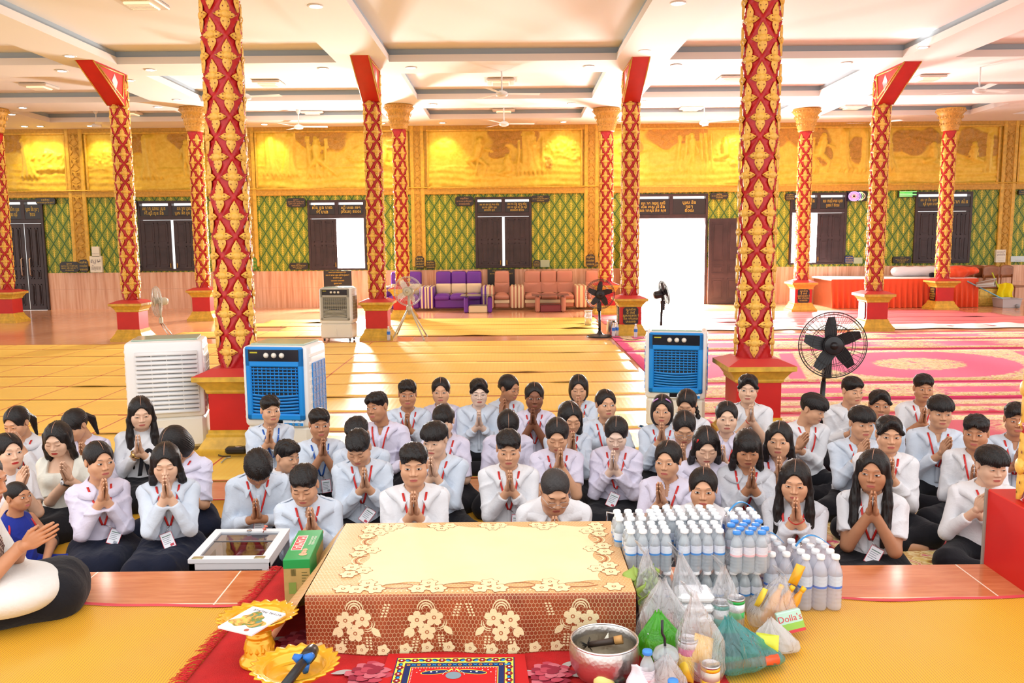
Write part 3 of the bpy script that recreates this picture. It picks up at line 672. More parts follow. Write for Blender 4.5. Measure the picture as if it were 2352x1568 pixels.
def head_parts(k, eye, gaze):
    """returns V, Q, mi for head with drawn eyes; eye in 0..1 openness"""
    key = (k, round(eye, 1), round(gaze, 1))
    if key in _heads: return _heads[key]
    f = headf(k)
    if ('m', k) not in _heads: _heads[('m', k)] = surf(f, (-.1, -.125, -.165), (.1, .125, .125), .0034)
    V, Q = _heads[('m', k)]
    Vs = [V]; Qs = [Q]; mi = [np.zeros(len(Q), int)]; base = len(V)
    def put(st, m, flip=False):
        nonlocal base
        x, z, off, q = st
        y = front_y(f, x, z)-off
        Vs.append(np.stack([x, y, z], 1)); q = q+base
        Qs.append(q[:, ::-1] if flip else q); mi.append(np.full(len(q), m)); base += len(x)
    u = np.linspace(-1, 1, 13)
    fem = k in (2, 3)
    for s in (-1, 1):
        ex = s*.0315; xc = ex+u*.0155; tilt = .0022*u*s
        up = np.sqrt(np.maximum(0, 1-np.abs(u)**2.2)); zc = .0045
        hi = zc+tilt+.0058*up*eye+.0002; lo = zc+tilt-.0042*up*min(1, eye+.25)
        if eye > .15:
            put(strip(xc, lo, hi, .0006), 2)
            gx = ex+gaze*.0055; w = np.linspace(-1, 1, 9); xi = gx+w*.0066
            hh = .0066*np.sqrt(np.maximum(0, 1-w*w)); L = np.interp(xi, xc, lo); Hh = np.interp(xi, xc, hi)
            put(strip(xi, np.clip(zc+.0008-hh, L, Hh), np.clip(zc+.0008+hh, L, Hh), .0011), 3)
        else: hi = lo = zc-.0035*up+tilt
        put(strip(xc, hi-.0003, hi+.0006+.0013*up, .0010, 2), 3)
        b = np.linspace(-1, 1, 11); xb = s*.034+b*.0185
        zb = (.0275 if not fem else .0285)+.0042*(1-b*b)-.0016*b*s
        th = (.0034 if not fem else .0022)*np.sqrt(np.maximum(0.05, 1-(b*.95)**2))
        put(strip(xb, zb-th*.6, zb+th*.6, .0008, 2), 3)
        nz = np.linspace(-1, 1, 5); put(strip(s*.0085+nz*.0035, -.0352-.0012*np.sqrt(1-nz*nz*.99), -.0352+.0012*np.sqrt(1-nz*nz*.99), .0006, 1), 3)
    lx = np.linspace(-1, 1, 15); xl = lx*.0235; e = np.sqrt(np.maximum(0, 1-lx**2))
    bow = .0012*np.exp(-(lx/.16)**2)
    put(strip(xl, -.0607+0*lx, -.0607+.0068*e**1.0-bow, .0005), 1)
    put(strip(xl, -.0612-.0078*e**.9, -.0612+0*lx, .0005), 1)
    put(strip(xl*.95, -.0613-.0005*e, -.0613+.0007*e, .0011, 1), 3)
    r = (np.concatenate(Vs), np.concatenate(Qs), np.concatenate(mi)); _heads[key] = r; return r

def hand_sdf(sx):
    P = lambda x, y, z: (sx*x, y, z)
    F = [(.028, .088, .072, .0086), (.0095, .092, .080, .0088), (-.0095, .089, .074, .0084), (-.0275, .082, .058, .0074)]
    def f(X, spread=0.0):
        d = sC(X, P(.016, 0, -.045), P(.015, 0, .002), .0255, .0245)
        d = smin(d, sE(X, P(.0145, .0, .045), (.0125, .038, .05)), .012)
        for y, z0, L, r in F:
            yy = y*1.0
            a = P(.0135, y*.75, .03); b = P(.0125, y, z0); c = P(.0145, y*1.06, z0+L*.5); e = P(.0085, y*1.02, z0+L)
            d = smin(d, sC(X, a, b, .011, r*1.08), .008)
            fi = smin(sC(X, b, c, r*1.06, r*.97), sC(X, c, e, r*.97, r*.80), .002)
            d = smin(d, fi, .0035)
        t = smin(sC(X, P(.015, .024, .018), P(.0135, .047, .055), .0135, .0105), sC(X, P(.0135, .047, .055), P(.009, .050, .090), .0098, .0078), .003)
        return smin(d, t, .006)
    return f
_hand = None
def hands():
    global _hand
    if _hand is None:
        a, b = hand_sdf(1), hand_sdf(-1)
        _hand = surf(lambda X: np.minimum(a(X), b(X)), (-.05, -.05, -.08), (.05, .07, .185), .0024)
    return _hand

def hair_fn(st):
    def cap(X, t): return sE(X, (0, .016, .030), (.074+t, .092+t, .083+t))
    def streak(X, a=.0016, k=44): return a*np.sin(k*np.arctan2(X[0], X[1]+.3*X[2])+2.2*np.sin(11*X[2]+8*X[0]))+a*.7*np.sin(150*X[0]+60*X[1]+30*X[2])
    face = lambda X, top=0.0, rx=.066: sE(X, (0, -.105, -.035+top), (rx, .078, .105))
    ears = lambda X: np.minimum(sE(X, (.085, .004, -.012), (.03, .025, .034)), sE(X, (-.085, .004, -.012), (.03, .025, .034)))
    def f(X):
        x, y, z = X
        if st in ('crop', 'wavy', 'bowl', 'curtain', 'receding', 'buzz', 'old'):
            base = cap(X, .0035 if st != 'buzz' else .005)
            base = smax(base, -face(X, -.002 if st != 'receding' else .014), .006)
            base = smax(base, -(z+.045+.42*y), .008); base = smax(base, -ears(X), .005)
            if st == 'crop':
                top = sE(X, (0, .004, .064), (.083, .098, .069)); top = smin(top, sE(X, (0, -.066, .074), (.056, .032, .027)), .02)
                top = smax(top, -(z-.018-.25*y), .01); top = smax(top, -face(X, -.002, .063), .006); d = smin(base, top+streak(X, .0024, 60), .012)
            elif st == 'wavy':
                top = sE(X, (0, .0, .064), (.083, .098, .068)); top = smin(top, sE(X, (0, -.07, .068), (.062, .034, .032)), .02)
                top = smax(top, -(z-.012-.2*y), .01); top = smax(top, -face(X, -.002, .060), .006)
                d = smin(base, top+.004*np.sin(95*x+3*np.sin(60*y))*np.sin(90*y+50*z)+streak(X, .002), .012)
            elif st == 'bowl':
                top = sE(X, (0, -.004, .052), (.093, .115, .080)); top = smax(top, -(z-.030+.10*(y+.05)-.006*np.sin(70*x)), .006)
                d = smin(base, top+streak(X, .0022, 50), .006)
            elif st == 'curtain':
                top = sE(X, (0, .008, .058), (.082, .098, .068))
                for s in (-1, 1): top = smin(top, sC(X, (s*.012, -.070, .100), (s*.072, -.052, .022), .020, .015), .015)
                top = smax(top, -(z-.012-.2*y), .01); top = smax(top, -sE(X, (0, -.115, .02), (.044, .07, .062)), .006); d = smin(base, top+streak(X, .002), .01)
            elif st in ('receding', 'old'):
                top = sE(X, (0, .012, .052), (.076, .088, .068)); top = smax(top, -face(X, .010, .066), .006); top = smax(top, -(z-.02), .01); d = smin(base, top+streak(X, .0012), .01)
            else: d = base
            return d
        b = cap(X, .012)+streak(X, .0012)
        bang = st.endswith('_bangs'); s0 = st.replace('_bangs', '')
        if s0 in ('long', 'longfront', 'bob', 'half'):
            b = smin(b, sE(X, (0, .022, .0), (.086, .098, .098)), .02)
        b = smax(b, -face(X, -.004 if bang else .010, .057 if s0 in ('longfront', 'bob', 'long', 'half') else .064), .007)
        if s0 in ('tied', 'pony', 'bun', 'braid'):
            b = smax(b, -(z+.05+.25*y), .008); b = smax(b, -ears(X), .005)
            if s0 != 'bun': b = smin(b, sE(X, (0, .108, -.02), (.026, .028, .028)), .02)
            else: b = smin(b, sE(X, (0, .10, -.045), (.045, .036, .038)), .02)
            if s0 == 'pony': b = smin(b, smin(sC(X, (0, .118, .0), (.012, .150, -.07), .022, .026), sC(X, (.012, .150, -.07), (.018, .125, -.20), .026, .010), .01)+streak(X, .002), .01)
            if s0 == 'braid':
                zz = np.clip((.0-z)/.3, 0, 1)
                b = smin(b, sC(X, (.05, .09, -.04), (.105, .0, -.20), .019, .016)+.004*np.sin(190*z), .012); b = smin(b, sC(X, (.105, .0, -.20), (.12, -.05, -.33), .016, .008)+.004*np.sin(190*z), .01)
        elif s0 == 'bob':
            m = sE(X, (0, .026, -.035), (.092, .098, .125)); m = smax(m, -(z+.125), .012); m = smax(m, -face(X, .006, .057), .008); m = smax(m, -sE(X, (0, -.085, -.10), (.058, .085, .075)), .01)
            b = smin(b, m+streak(X, .0022), .012)
        else:
            fr = s0 == 'longfront'
            back = sE(X, (0, .072, -.12), (.080, .042, .20)); b = smin(b, back+streak(X, .002), .03)
            for s in (-1, 1):
                pts = [(s*.072, -.018, .05), (s*.083, -.020, -.05)] + ([(s*.088, -.055, -.17), (s*.082, -.098, -.29), (s*.075, -.115, -.40)] if fr else [(s*.088, .01, -.14), (s*.080, .04, -.26)])
                rr = [.018, .023, .030, .030, .014] if fr else [.016, .020, .024, .012]
                for i in range(len(pts)-1): b = smin(b, sC(X, pts[i], pts[i+1], rr[i], rr[i+1])+.0016*np.sin(230*x+90*y+3*np.sin(9*z))+.0012*np.sin(150*y-120*x), .012)
            if s0 == 'half': pass
        if bang:
            t = sE(X, (0, -.048, .042), (.066, .056, .058)); t = smax(t, -(z-.024-.004*np.sin(160*x)-.25*np.abs(x)*0), .005); b = smin(b, t+streak(X, .0018, 70), .006)
        else:
            pass
        return b
    return f
_hair = {}
def hair_mesh(st, m=None):
    k = (st, m.name if m else '')
    if k not in _hair:
        zlo = -.46 if 'long' in st else (-.36 if 'half' in st or 'braid' in st else -.24)
        fn = hair_fn(st); V, Q = surf(fn, (-.15, -.17, zlo), (.15, .19, .15), .0042); mi = np.zeros(len(Q), int)
        if st in ('tied', 'pony', 'bun', 'braid', 'long', 'longfront', 'half', 'bob'):
            th = np.radians(np.linspace(36 if st != 'tied' else 48, 108, 16)); rr = np.linspace(.17, .05, 120); pts = []
            for a in th:
                y = .016-rr*np.cos(a); z = .03+rr*np.sin(a); d = fn((np.zeros(120), y, z)); i = int(np.argmax(d < 0)); pts.append((y[i], z[i], a))
            P = []; 
            for i, (y, z, a) in enumerate(pts):
                w = .0013*math.sin(PI*min(1, (i+.6)/15.5))+.0004; o = .0030
                P += [(-w, y-o*math.cos(a), z+o*math.sin(a)), (w, y-o*math.cos(a), z+o*math.sin(a))]
            b = len(V); V = np.concatenate([V, np.array(P)]); q = np.array([(b+2*i, b+2*i+1, b+2*i+3, b+2*i+2) for i in range(15)]); Q = np.concatenate([Q, q]); mi = np.concatenate([mi, np.ones(15, int)])
        _hair[k] = np_mesh('hair_'+st, V, Q, [m or HAIR, SCALP], mi)
    return _hair[k]
def ik(S, W, pole, L1, L2):
    S = np.array(S); W = np.array(W); d = W-S; D = np.linalg.norm(d); D2 = min(D, L1+L2-.002); d = d/D
    W = S+d*D2; a = (L1*L1-L2*L2+D2*D2)/(2*D2); h = math.sqrt(max(0, L1*L1-a*a)); p = np.array(pole, float); p -= d*(p@d); p /= np.linalg.norm(p)
    return S+d*a+p*h, W
def rotm(yaw=0, pitch=0, roll=0): return Euler((pitch, roll, yaw), 'XYZ').to_matrix()
PEOPLE = []
def person(px, py, label, body=0, head=None, pitch=10, roll=0, face=0, skin=2, hair='crop', shirt='b', sleeve='long', collar='point', hz=.50, hy=-.235, zh=.705, hx=0,
           legs=None, pant='k', lan='r', card=False, eye=.7, gaze=0, s=1.0, pose='wai', hp=None, z0=0, lip=0, seed=None, extra=None, hairm=None, lean=0, depth_z=None, wtilt=36, wyaw=0, side=1, ep=False, at=None):
    fem = face in (2, 3); s *= .84
    rnd = random.Random(seed if seed is not None else int(px*7+py)); nz = np.random.default_rng(int(px*3+py))
    head = body if head is None else head
    hc_l = np.array((0, -.055-lean*.30, zh-.18*abs(lean)))
    hw = onz(px, py, z0+hc_l[2]*s) if at is None else Vector(at)
    yaw = rad(body)+math.atan2(-hw.x, hw.y)
    cr, sr = math.cos(yaw), math.sin(yaw)
    loc = Vector((hw.x-s*(hc_l[0]*cr-hc_l[1]*sr), hw.y-s*(hc_l[0]*sr+hc_l[1]*cr), z0))
    Hm = rotm(rad(head-body), rad(pitch), rad(roll))
    Hn = np.array(Hm)
    piv = np.array((0, .025, -.09))
    HS = .99; piv = piv*HS; hc = hc_l+piv-Hn@piv          # rotate about upper neck
    if hp:
        M = Matrix.Translation(loc) @ Matrix.Rotation(yaw, 4, 'Z') @ Matrix.Scale(s, 4); q = M @ Vector((0, hy, .55)); w_ = M.inverted() @ ony(hp[0], hp[1], q.y)
        hx = max(-.10, min(.10, w_.x)); hz = max(.30, min(.575, w_.z-.03))
    # ---- skeleton
    sw = .136 if fem else .152
    if face == 4: sw = .13
    ly = -lean*.2
    zd = zh-.705-.18*abs(lean); nb = np.array((0, .018-lean*.22, .532+zd*.9)); shz = .488+zd*.8; cz0 = .42+zd*.5
    cy = -lean*.14
    arms = []
    hcn = np.array((hx, hy+ly, hz)); Wr = np.array(Matrix.Rotation(rad(wyaw), 3, 'Z') @ Matrix.Rotation(rad(wtilt), 3, 'X'))
    for sx in (-1, 1):
        S = np.array((sx*sw, .005-lean*.2, shz))
        if pose == 'wai':
            w = hcn+Wr@np.array((sx*.014, 0, -.092)); E, w = ik(S, w, (sx*.52, .15, -1), .262, .235)
        elif pose == 'lap':
            w = np.array((sx*.05+hx, -.25, .20)); E, w = ik(S, w, (sx*1., .3, -.4), .262, .235)
        elif pose == 'prop':     # one arm propped on the floor, other in lap
            w = np.array((-.44, .02, .03)) if sx < 0 else np.array((.06, -.24, .2)); E, w = ik(S, w, (sx*1., .5, -.2), .262, .245)
        arms.append((sx, S, E, w))
    # ---- garments
    ph = nz.uniform(0, 6.28, 12); kk = nz.normal(0, 1, (6, 3)); kk = kk/np.linalg.norm(kk, axis=1)[:, None]*nz.uniform(28, 75, 6)[:, None]
    def wr(X, a=.0062):
        w = 0
        for i in range(4):
            q = kk[i, 0]*X[0]+kk[i, 1]*X[1]+kk[i, 2]*X[2]; j = (i+1) % 6
            m = np.clip(1.6*np.sin(.22*(kk[j, 0]*X[0]+kk[j, 1]*X[1]+kk[j, 2]*X[2])+ph[i])+.1, 0, 1)
            w = w+m*(1-np.abs(np.sin(.5*q+ph[i+5]+.9*np.sin(14*X[i % 3]+ph[i+6]))))**3
        return 1.5*a*(.10-w)*np.clip((.66-X[2])*5, .3, 1)
    cw = .140 if fem else .150
    if face == 5: cw = .18
    def torso(X, t=0.0):
        d = sE(X, (0, .01, .13), (.165+t, .125+t, .13+t))
        d = smin(d, sE(X, (0, cy*.5, .27), (cw-.012+t, .100+t, .16)), .08)
        d = smin(d, sE(X, (0, -.012+cy, cz0), (cw-.004+t, .098+t, .135+t)), .07)
        if fem and face != 4:
            for sx in (-1, 1): d = smin(d, sE(X, (sx*.062, -.082+cy, cz0-.02), (.058+t, .056+t, .058+t)), .04)
        for sx in (-1, 1): d = smin(d, sC(X, (sx*(sw-.004), .008-lean*.2, shz), (0, .018-lean*.2, .520+zd*.9), .045+t, .052+t), .035)
        d = smin(d, sC(X, (0, .02-lean*.2, .47+zd*.8), (0, .02-lean*.22, .535+zd*.9), .085+t, .055+t), .04)
        return d
    neckend = hc+Hn@np.array((0, .018, -.075))*HS
    nk = .044 if fem else .050
    def shirtf(X):
        d = torso(X, .004)
        for sx, S, E, w in arms:
            if sleeve == 'none': continue
            if sleeve == 'long':
                a = smin(sC(X, S, E, .051, .044), sC(X, E, w, .045, .036), .02)
                fd = (w-E)/np.linalg.norm(w-E); a = smax(a, (X[0]-w[0])*fd[0]+(X[1]-w[1])*fd[1]+(X[2]-w[2])*fd[2]+.052, .006)
            else:
                k = .92 if sleeve == 'elbow' else .72; r2 = .066 if sleeve == 'puff' else .060; Em = S+(E-S)*k
                a = sC(X, S, Em, .052, r2-.006)
                fd = (E-S)/np.linalg.norm(E-S); a = smax(a, (X[0]-Em[0])*fd[0]+(X[1]-Em[1])*fd[1]+(X[2]-Em[2])*fd[2], .006)
            d = smin(d, a, .03)
        d = d+wr(X)
        if shirt == 'e': d = smin(d, sE(X, (.03, -.17, .15), (.22, .22, .10)), .05)
        d = smax(d, -(X[2]-(.115 if shirt != 'e' else .05)-.012*np.sin(9*X[0]+ph[0])), .01)
        if sleeve == 'none': d = smax(d, np.minimum(np.abs(X[0])-.115-0*X[2], 9), .01)
        d = smax(d, -sC(X, nb-np.array((0, .004, .02)), neckend+np.array((0, 0, .05)), nk+.010), .004)
        if collar == 'square': d = smax(d, -np.maximum(np.maximum(np.abs(X[0])-.085, .455-X[2]), X[1]-.02), .006)
        elif collar != 'tee': d = smax(d, -sC(X, (0, nb[1]-.06, nb[2]+.018), (0, nb[1]-.135, nb[2]-(.077 if collar == 'point' else .03)), .028, .006), .006)
        return d
    lo = (-.62 if pose == 'prop' else -.36, -.48, .09); hi = (.36, .2, .64)
    me_col = SH[shirt]
    V, Q = surf(shirtf, lo, hi, .0070)
    shirt_me = np_mesh('shirt', V, Q, [me_col])
    # ---- body core
    side_ = side
    if legs is None: legs = 'side' if fem else 'cross'
    if legs == 'cross':
        L = [((.09, 0, .10), (.265, -.25, .11), .085, .066), ((-.09, 0, .10), (-.265, -.25, .11), .085, .066), ((.265, -.25, .09), (-.08, -.30, .055), .062, .048), ((-.265, -.25, .09), (.08, -.34, .05), .062, .046)]
        feet = [((-.10, -.30, .045), (-.21, -.25, .028)), ((.10, -.34, .04), (.22, -.30, .028))]
    elif legs == 'side':
        a = side_
        L = [((.09, 0, .11), (-a*.10+.075, -.33, .10), .098, .08), ((-.09, 0, .11), (-a*.10-.075, -.33, .10), .098, .08),
             ((-a*.10+.07, -.33, .08), (a*.20, -.10, .06), .075, .06), ((-a*.10-.07, -.33, .08), (a*.12, -.16, .05), .075, .055), ((a*.05, 0, .08), (a*.22, -.04, .06), .09, .06)]
        feet = [((a*.24, -.06, .045), (a*.34, -.01, .03))]
    else:   # sprawl, legs stretched to the figure's left side
        a = side_
        L = [((.09, 0, .11), (a*.20, -.30, .11), .11, .10), ((-.09, 0, .11), (a*.06, -.34, .10), .11, .09), ((a*.20, -.30, .09), (a*.46, -.16, .06), .10, .05), ((a*.1, -.34, .08), (a*.5, -.22, .05), .09, .04)]
        feet = []
    def core(X):
        d = torso(X, -.014)
        for sx, S, E, w in arms: d = smin(d, smin(sC(X, S, E, *((.039, .034) if sleeve == 'long' else (.043, .037))), sC(X, E, w+(w-E)*.03, .034 if sleeve == 'long' else .040, .0265), .015), .02)
        d = smin(d, sC(X, nb-np.array((0, 0, .05)), neckend, nk+.004, nk-.002), .035)
        for a, b, ra, rb in L: d = smin(d, sC(X, a, b, ra*.6, rb*.6), .02)
        for a, b in feet: d = smin(d, sC(X, a, b, .034, .026), .02)
        return d
    cV, cQ = surf(core, (-.62 if pose == 'prop' else -.42, -.46, -.01), (.42, .2, .66), .0095)
    hV, hQ, hm = head_parts(face, eye, gaze)
    hV = (hV*HS)@Hn.T+hc
    parts = [(cV, cQ, np.zeros(len(cQ), int)), (hV, hQ, hm)]
    aV, aQ = hands()
    if pose == 'wai': parts.append(((aV-np.array((0, 0, .068)))*.88@Wr.T+hcn, aQ, np.zeros(len(aQ), int)))
    else:
        for sx, S, E, w in arms:
            m = (aV[:, 0]*sx) > 0.0; fm = m[aQ].all(1); idx = np.cumsum(m)-1
            hv = (aV[m]-np.array((sx*.015, 0, -.03)))*.9; fd = (w-E)/np.linalg.norm(w-E)
            up = Vector(fd); palm = Vector((0, 0, -1)); xx = (palm-up*palm.dot(up)).normalized()*(-1)*sx; yy = up.cross(xx)
            M = np.array(Matrix((xx, yy, up)).transposed()); parts.append((hv@M.T+w, idx[aQ[fm]], np.zeros(fm.sum(), int)))
    off = 0; Vs = []; Qs = []; ms = []
    for v, q, m in parts: Vs.append(v); Qs.append(q+off); ms.append(m); off += len(v)
    bm = np_mesh('person', np.concatenate(Vs), np.concatenate(Qs), [SK[skin], LIP[lip], EYEW, DARK], np.concatenate(ms))
    root = link('person', bm); root.location = loc; root.rotation_euler = (0, 0, yaw); root.scale = (s, s, s)
    tag(root, label, 'person')
    HM = Matrix.Translation(Vector(hc)) @ Hm.to_4x4() @ Matrix.Scale(HS, 4)
    if hair:
        h = link('hair', hair_mesh(hair, hairm), root); h.matrix_local = HM
    link('shirt' if shirt not in 'ct' else ('dress_top' if shirt == 'c' else 'tank_top'), shirt_me, root)
    # ---- lower garment
    def lowf(X):
        d = sE(X, (0, .01, .12), (.178, .138, .13)); k = .05 if legs == 'cross' else .07
        for a, b, ra, rb in L: d = smin(d, sC(X, a, b, ra*1.04, rb*1.06), k)
        d = d+wr(X, .0035); d = smax(d, X[2]-.215, .01); return smax(d, -(X[2]-.004), .004)
    V, Q = surf(lowf, (-.62, -.50, -.01), (.62, .22, .24), .0095)
    link('skirt' if legs != 'cross' else ('trousers' if pant != 's' else 'shorts'), np_mesh('lower', V, Q, [PANT[pant]]), root)
    # ---- collar
    if collar in ('point', 'round'):
        mb = MB(); n = 40; p0 = rad(17 if collar == 'point' else 12)
        rows = []
        for i in range(n+1):
            t = i/n; a = p0+(2*PI-2*p0)*t; fr = math.cos(a)      # 1 at front, -1 at back
            cx, cyy = math.sin(a), -math.cos(a)
            z0c = nb[2]+.018-.040*(fr+1)/2; yc = nb[1]-.012*(fr+1)/2
            e = min(t, 1-t)
            if collar == 'point': Lf = .036+.034*math.exp(-(e/.07)**2); top = .032-.016*(fr+1)/2
            else: Lf = .046*min(1, .35+(e/.05)**.6 if e < .05 else 1.35 if False else 1); top = .010
            r0 = nk+.006; ring = []
            for (dr, dz) in ((.005, -.006), (.002, top*.7), (.004, top), (.010, top-.003), (.010+Lf*.55, top-.008-Lf*.45), (.010+Lf, top-.014-Lf*.95)):
                q = np.array((cx*(r0+dr)*1.04, yc+cyy*(r0+dr), z0c+dz))
                if collar == 'point' and e < .12 and dr > .012: q[0] += math.copysign(.014*math.exp(-(e/.06)**2)*(dr/.04), cx); q[1] -= .004
                ring.append(q)
            rows.append(ring)
        A = np.array(rows); m = A.reshape(-1, 3)
        for it in range(3):
            d = torso((m[:, 0], m[:, 1], m[:, 2]), .006); fix = np.tile(np.arange(6) >= 4, n+1)
            push = np.where(fix, np.maximum(0, .011-d), 0); nrm = m-np.array((0, cy+.01, .44)); nrm = nrm/np.linalg.norm(nrm, axis=1)[:, None]; m = m+nrm*push[:, None]*.9
        w6 = 6; fs = [(i*w6+j, (i+1)*w6+j, (i+1)*w6+j+1, i*w6+j+1) for i in range(n) for j in range(5)]
        mb.add([tuple(p) for p in m], fs, 0, None, True)
        co = mb.build('collar', [me_col], root)
        so = co.modifiers.new('s', 'SOLIDIFY'); so.thickness = .003; so.offset = 0
    fy = lambda xs, zs: front_y(lambda X: torso(X, .004)+wr(X), np.asarray(xs), np.asarray(zs), -.30, .1, 90)
    if collar == 'point':
        mb = MB(); zs = np.linspace(nb[2]-.077, .18, 16); ys = fy(zs*0, zs)-.0035; vs = []
        for i in range(16): vs += [(-.014, ys[i]+.0005, zs[i]), (.014, ys[i], zs[i])]
        mb.add(vs, [(2*i, 2*i+1, 2*i+3, 2*i+2) for i in range(15)], 0, None, True)
        co = mb.build('placket', [me_col], root); so = co.modifiers.new('s', 'SOLIDIFY'); so.thickness = .003
    if ep:
        for sx in (-1, 1):
            def fn(u, v, sx=sx):
                x = sx*(.075+u*(sw-.062)); y = (.012-lean*.2)+(v-.5)*.042; zz = np.linspace(.66, .36, 80)
                d = torso((np.full(80, x), np.full(80, y), zz), .006); k = int(np.argmax(d < 0)); return (x, y, zz[k]+.006)
            co = MB().grid(fn, 8, 3).build('epaulette', [me_col], root); so = co.modifiers.new('s', 'SOLIDIFY'); so.thickness = .004
    # ---- lanyard and card
    if lan:
        mb = MB(); zb = .30+zd*.4
        for sx in (-1, 1):
            t = np.linspace(0, 1, 14); xs = sx*(.062*(1-t)**.9+.006); z00 = nb[2]+.008; zs = z00-t*(z00-zb); ys = fy(xs, zs)-.010
            for i in range(len(t)):
                if t[i] < .12: ys[i] = max(ys[i], nb[1]-.075) if False else ys[i]
            vs = []
            for i in range(14):
                vs += [(xs[i]-.0065, ys[i], zs[i]), (xs[i]+.0065, ys[i], zs[i])]
            mb.add(vs, [(2*i, 2*i+1, 2*i+3, 2*i+2) for i in range(13)], 0, None, True)
        la = mb.build('lanyard', [RIB[lan]], root); so = la.modifiers.new('s', 'SOLIDIFY'); so.thickness = .0015
    if card is not False:
        cz, cxx, crz, ctilt = card if isinstance(card, tuple) else (.19, .0, 12, -38)
        cz = max(cz, .228)+zd*.3; y = float(fy([cxx], [.25])[0])-.062
        mb = MB(); T = TR(cxx, y, cz, rad(ctilt), 0, rad(0)) @ TR(0, 0, 0, 0, rad(crz), 0)
        mb.box((-.036, -.001, -.052), (.036, .001, .052), 1, T); mb.box((-.033, -.0018, -.049), (.033, -.001, .049), 0, T)
        mb.box((-.026, -.0022, .026), (.026, -.0018, .031), 3, T)
        for k in range(4): mb.box((-.026, -.0022, .014-k*.012), (.018-.006*(k % 2), -.0018, .018-k*.012), 2, T)
        mb.box((.004, -.0022, -.044), (.026, -.0018, -.028), 1 if rnd.random() < .5 else 2, T)
        link('id_card', mb.mesh('id_card', [CARD, CEDGE, CINK, CGREEN]), root)
        mb = MB(); yl = float(fy([0], [.30])[0])-.008
        mb.tube([(0, yl, .30), (cxx*.6, (yl+y)/2-.012, (.30+cz)/2+.03), tuple(T @ Vector((0, -.002, .052)))], .0028, 6); mb.build('badge_clip', [STEELM], root)
    # ---- extras
    for x in (extra or []):
        if x == 'glasses':
            mb = MB()
            for sx in (-1, 1):
                c = Vector((sx*.032, -.112, .002))
                mb.tube([c+Vector((.023*math.cos(a), .004*abs(math.cos(a)), .018*math.sin(a))) for a in [2*PI*i/20 for i in range(20)]], .0012, 5, close=True)
                mb.tube([(sx*.055, -.106, .006), (sx*.080, -.05, .008), (sx*.082, .01, .006)], .0013, 5)
            mb.tube([(-.010, -.114, .004), (0, -.116, .006), (.010, -.114, .004)], .0012, 5)
            g = mb.build('glasses', [mat('spectacle_wire', rgb(200, 196, 196), .25, .8)], root); g.matrix_local = HM
        elif x.startswith('watch') or x.startswith('string'):
            sx = -1 if x.endswith('R') else 1
            _, S, E, w = [a for a in arms if a[0] == sx][0]
            fd = Vector((w-E)/np.linalg.norm(w-E)); c = Vector(w)-fd*(.004 if x.startswith('string') else .012); u = fd.orthogonal().normalized(); v = fd.cross(u)
            mb = MB(); r = (.0325 if sleeve != 'long' else .036)-(.005 if x.startswith('string') else 0)
            st = x.startswith('string'); mb.tube([c+(u*math.cos(a)+v*math.sin(a))*r for a in [2*PI*i/20 for i in range(20)]], .003 if st else .006, 6, close=True)
            if not st:
                o = (Vector((sx*.4, -1, .3))); o = (o-fd*o.dot(fd)).normalized(); q = o.to_track_quat('Z', 'Y').to_matrix().to_4x4()
                mb.lathe([(.017, -.003), (.018, .004), (.0, .0045)], 18, 1, Matrix.Translation(c+o*r) @ q)
            gold = 'gold' in x
            mb.build('wristwatch' if not st else 'wrist_string', [WATCHG if gold else (RIB['r'] if st else WATCHK), CARD if not gold else WATCHG], root)
        elif x == 'hairties':
            mb = MB(); mb.tube([(-.02, .11, .01), (0, .13, .0), (.02, .12, -.01), (.02, .10, -.02)], .016, 8); g = mb.build('hair_tie', [mat('pink_hair_tie', rgb(232, 60, 120), .6)], root); g.matrix_local = HM
        elif x == 'redclip':
            mb = MB(); mb.tube([(-.062, -.045, .082), (-.066, -.038, .056)], .006, 8); g = mb.build('hair_clip', [RIB['r']], root); g.matrix_local = HM
        elif x == 'pinkclips':
            mb = MB()
            for sx in (-1, 1): mb.tube([(sx*.03, -.06, .108), (sx*.055, -.05, .09), (sx*.068, -.03, .07)], .005, 8)
            g = mb.build('hair_clip', [mat('lilac_clip', rgb(216, 150, 220), .35)], root); g.matrix_local = HM
        elif x == 'bow':
            mb = MB()
            for sx in (-1, 1):
                mb.grid(lambda u, v, sx=sx: (sx*(.01+u*.07), -.15-.01*math.sin(PI*v), .40+(v-.5)*(.02+.05*math.sin(PI*min(1, u+.1)))), 8, 4)
                mb.grid(lambda u, v, sx=sx: (sx*(.004+u*.03)+sx*(v-.5)*.03, -.16-.03*u, .40-u*.16), 8, 2)
            g = mb.build('neck_bow', [PANT['k']], root); so = g.modifiers.new('s', 'SOLIDIFY'); so.thickness = .004
        elif x == 'scarf':
            mb = MB(); t = np.linspace(0, 1, 24); xc = -.10+.20*t; zc_ = .535-.33*t; wd_ = .045
            A = [fy(xc+o, zc_)-.014-.008*np.cos(i*1.6) for i, o in enumerate((-wd_, -wd_/3, wd_/3, wd_))]
            vs = [(xc[i]+(-wd_, -wd_/3, wd_/3, wd_)[j], A[j][i], zc_[i]) for i in range(24) for j in range(4)]
            mb.add(vs, [(i*4+j, i*4+j+1, i*4+j+5, i*4+j+4) for i in range(23) for j in range(3)], 0, None, True); tk = NT('checked_scarf_cloth'); ck = tk.node('ShaderNodeTexChecker'); tk.nt.links.new(tk.xyz(), ck.inputs[0]); ck.inputs['Scale'].default_value = 90; ck.inputs[1].default_value = rgb(84, 50, 46); ck.inputs[2].default_value = rgb(200, 176, 160); tk.color(ck.outputs[0]); tk.pr(rough=.9)
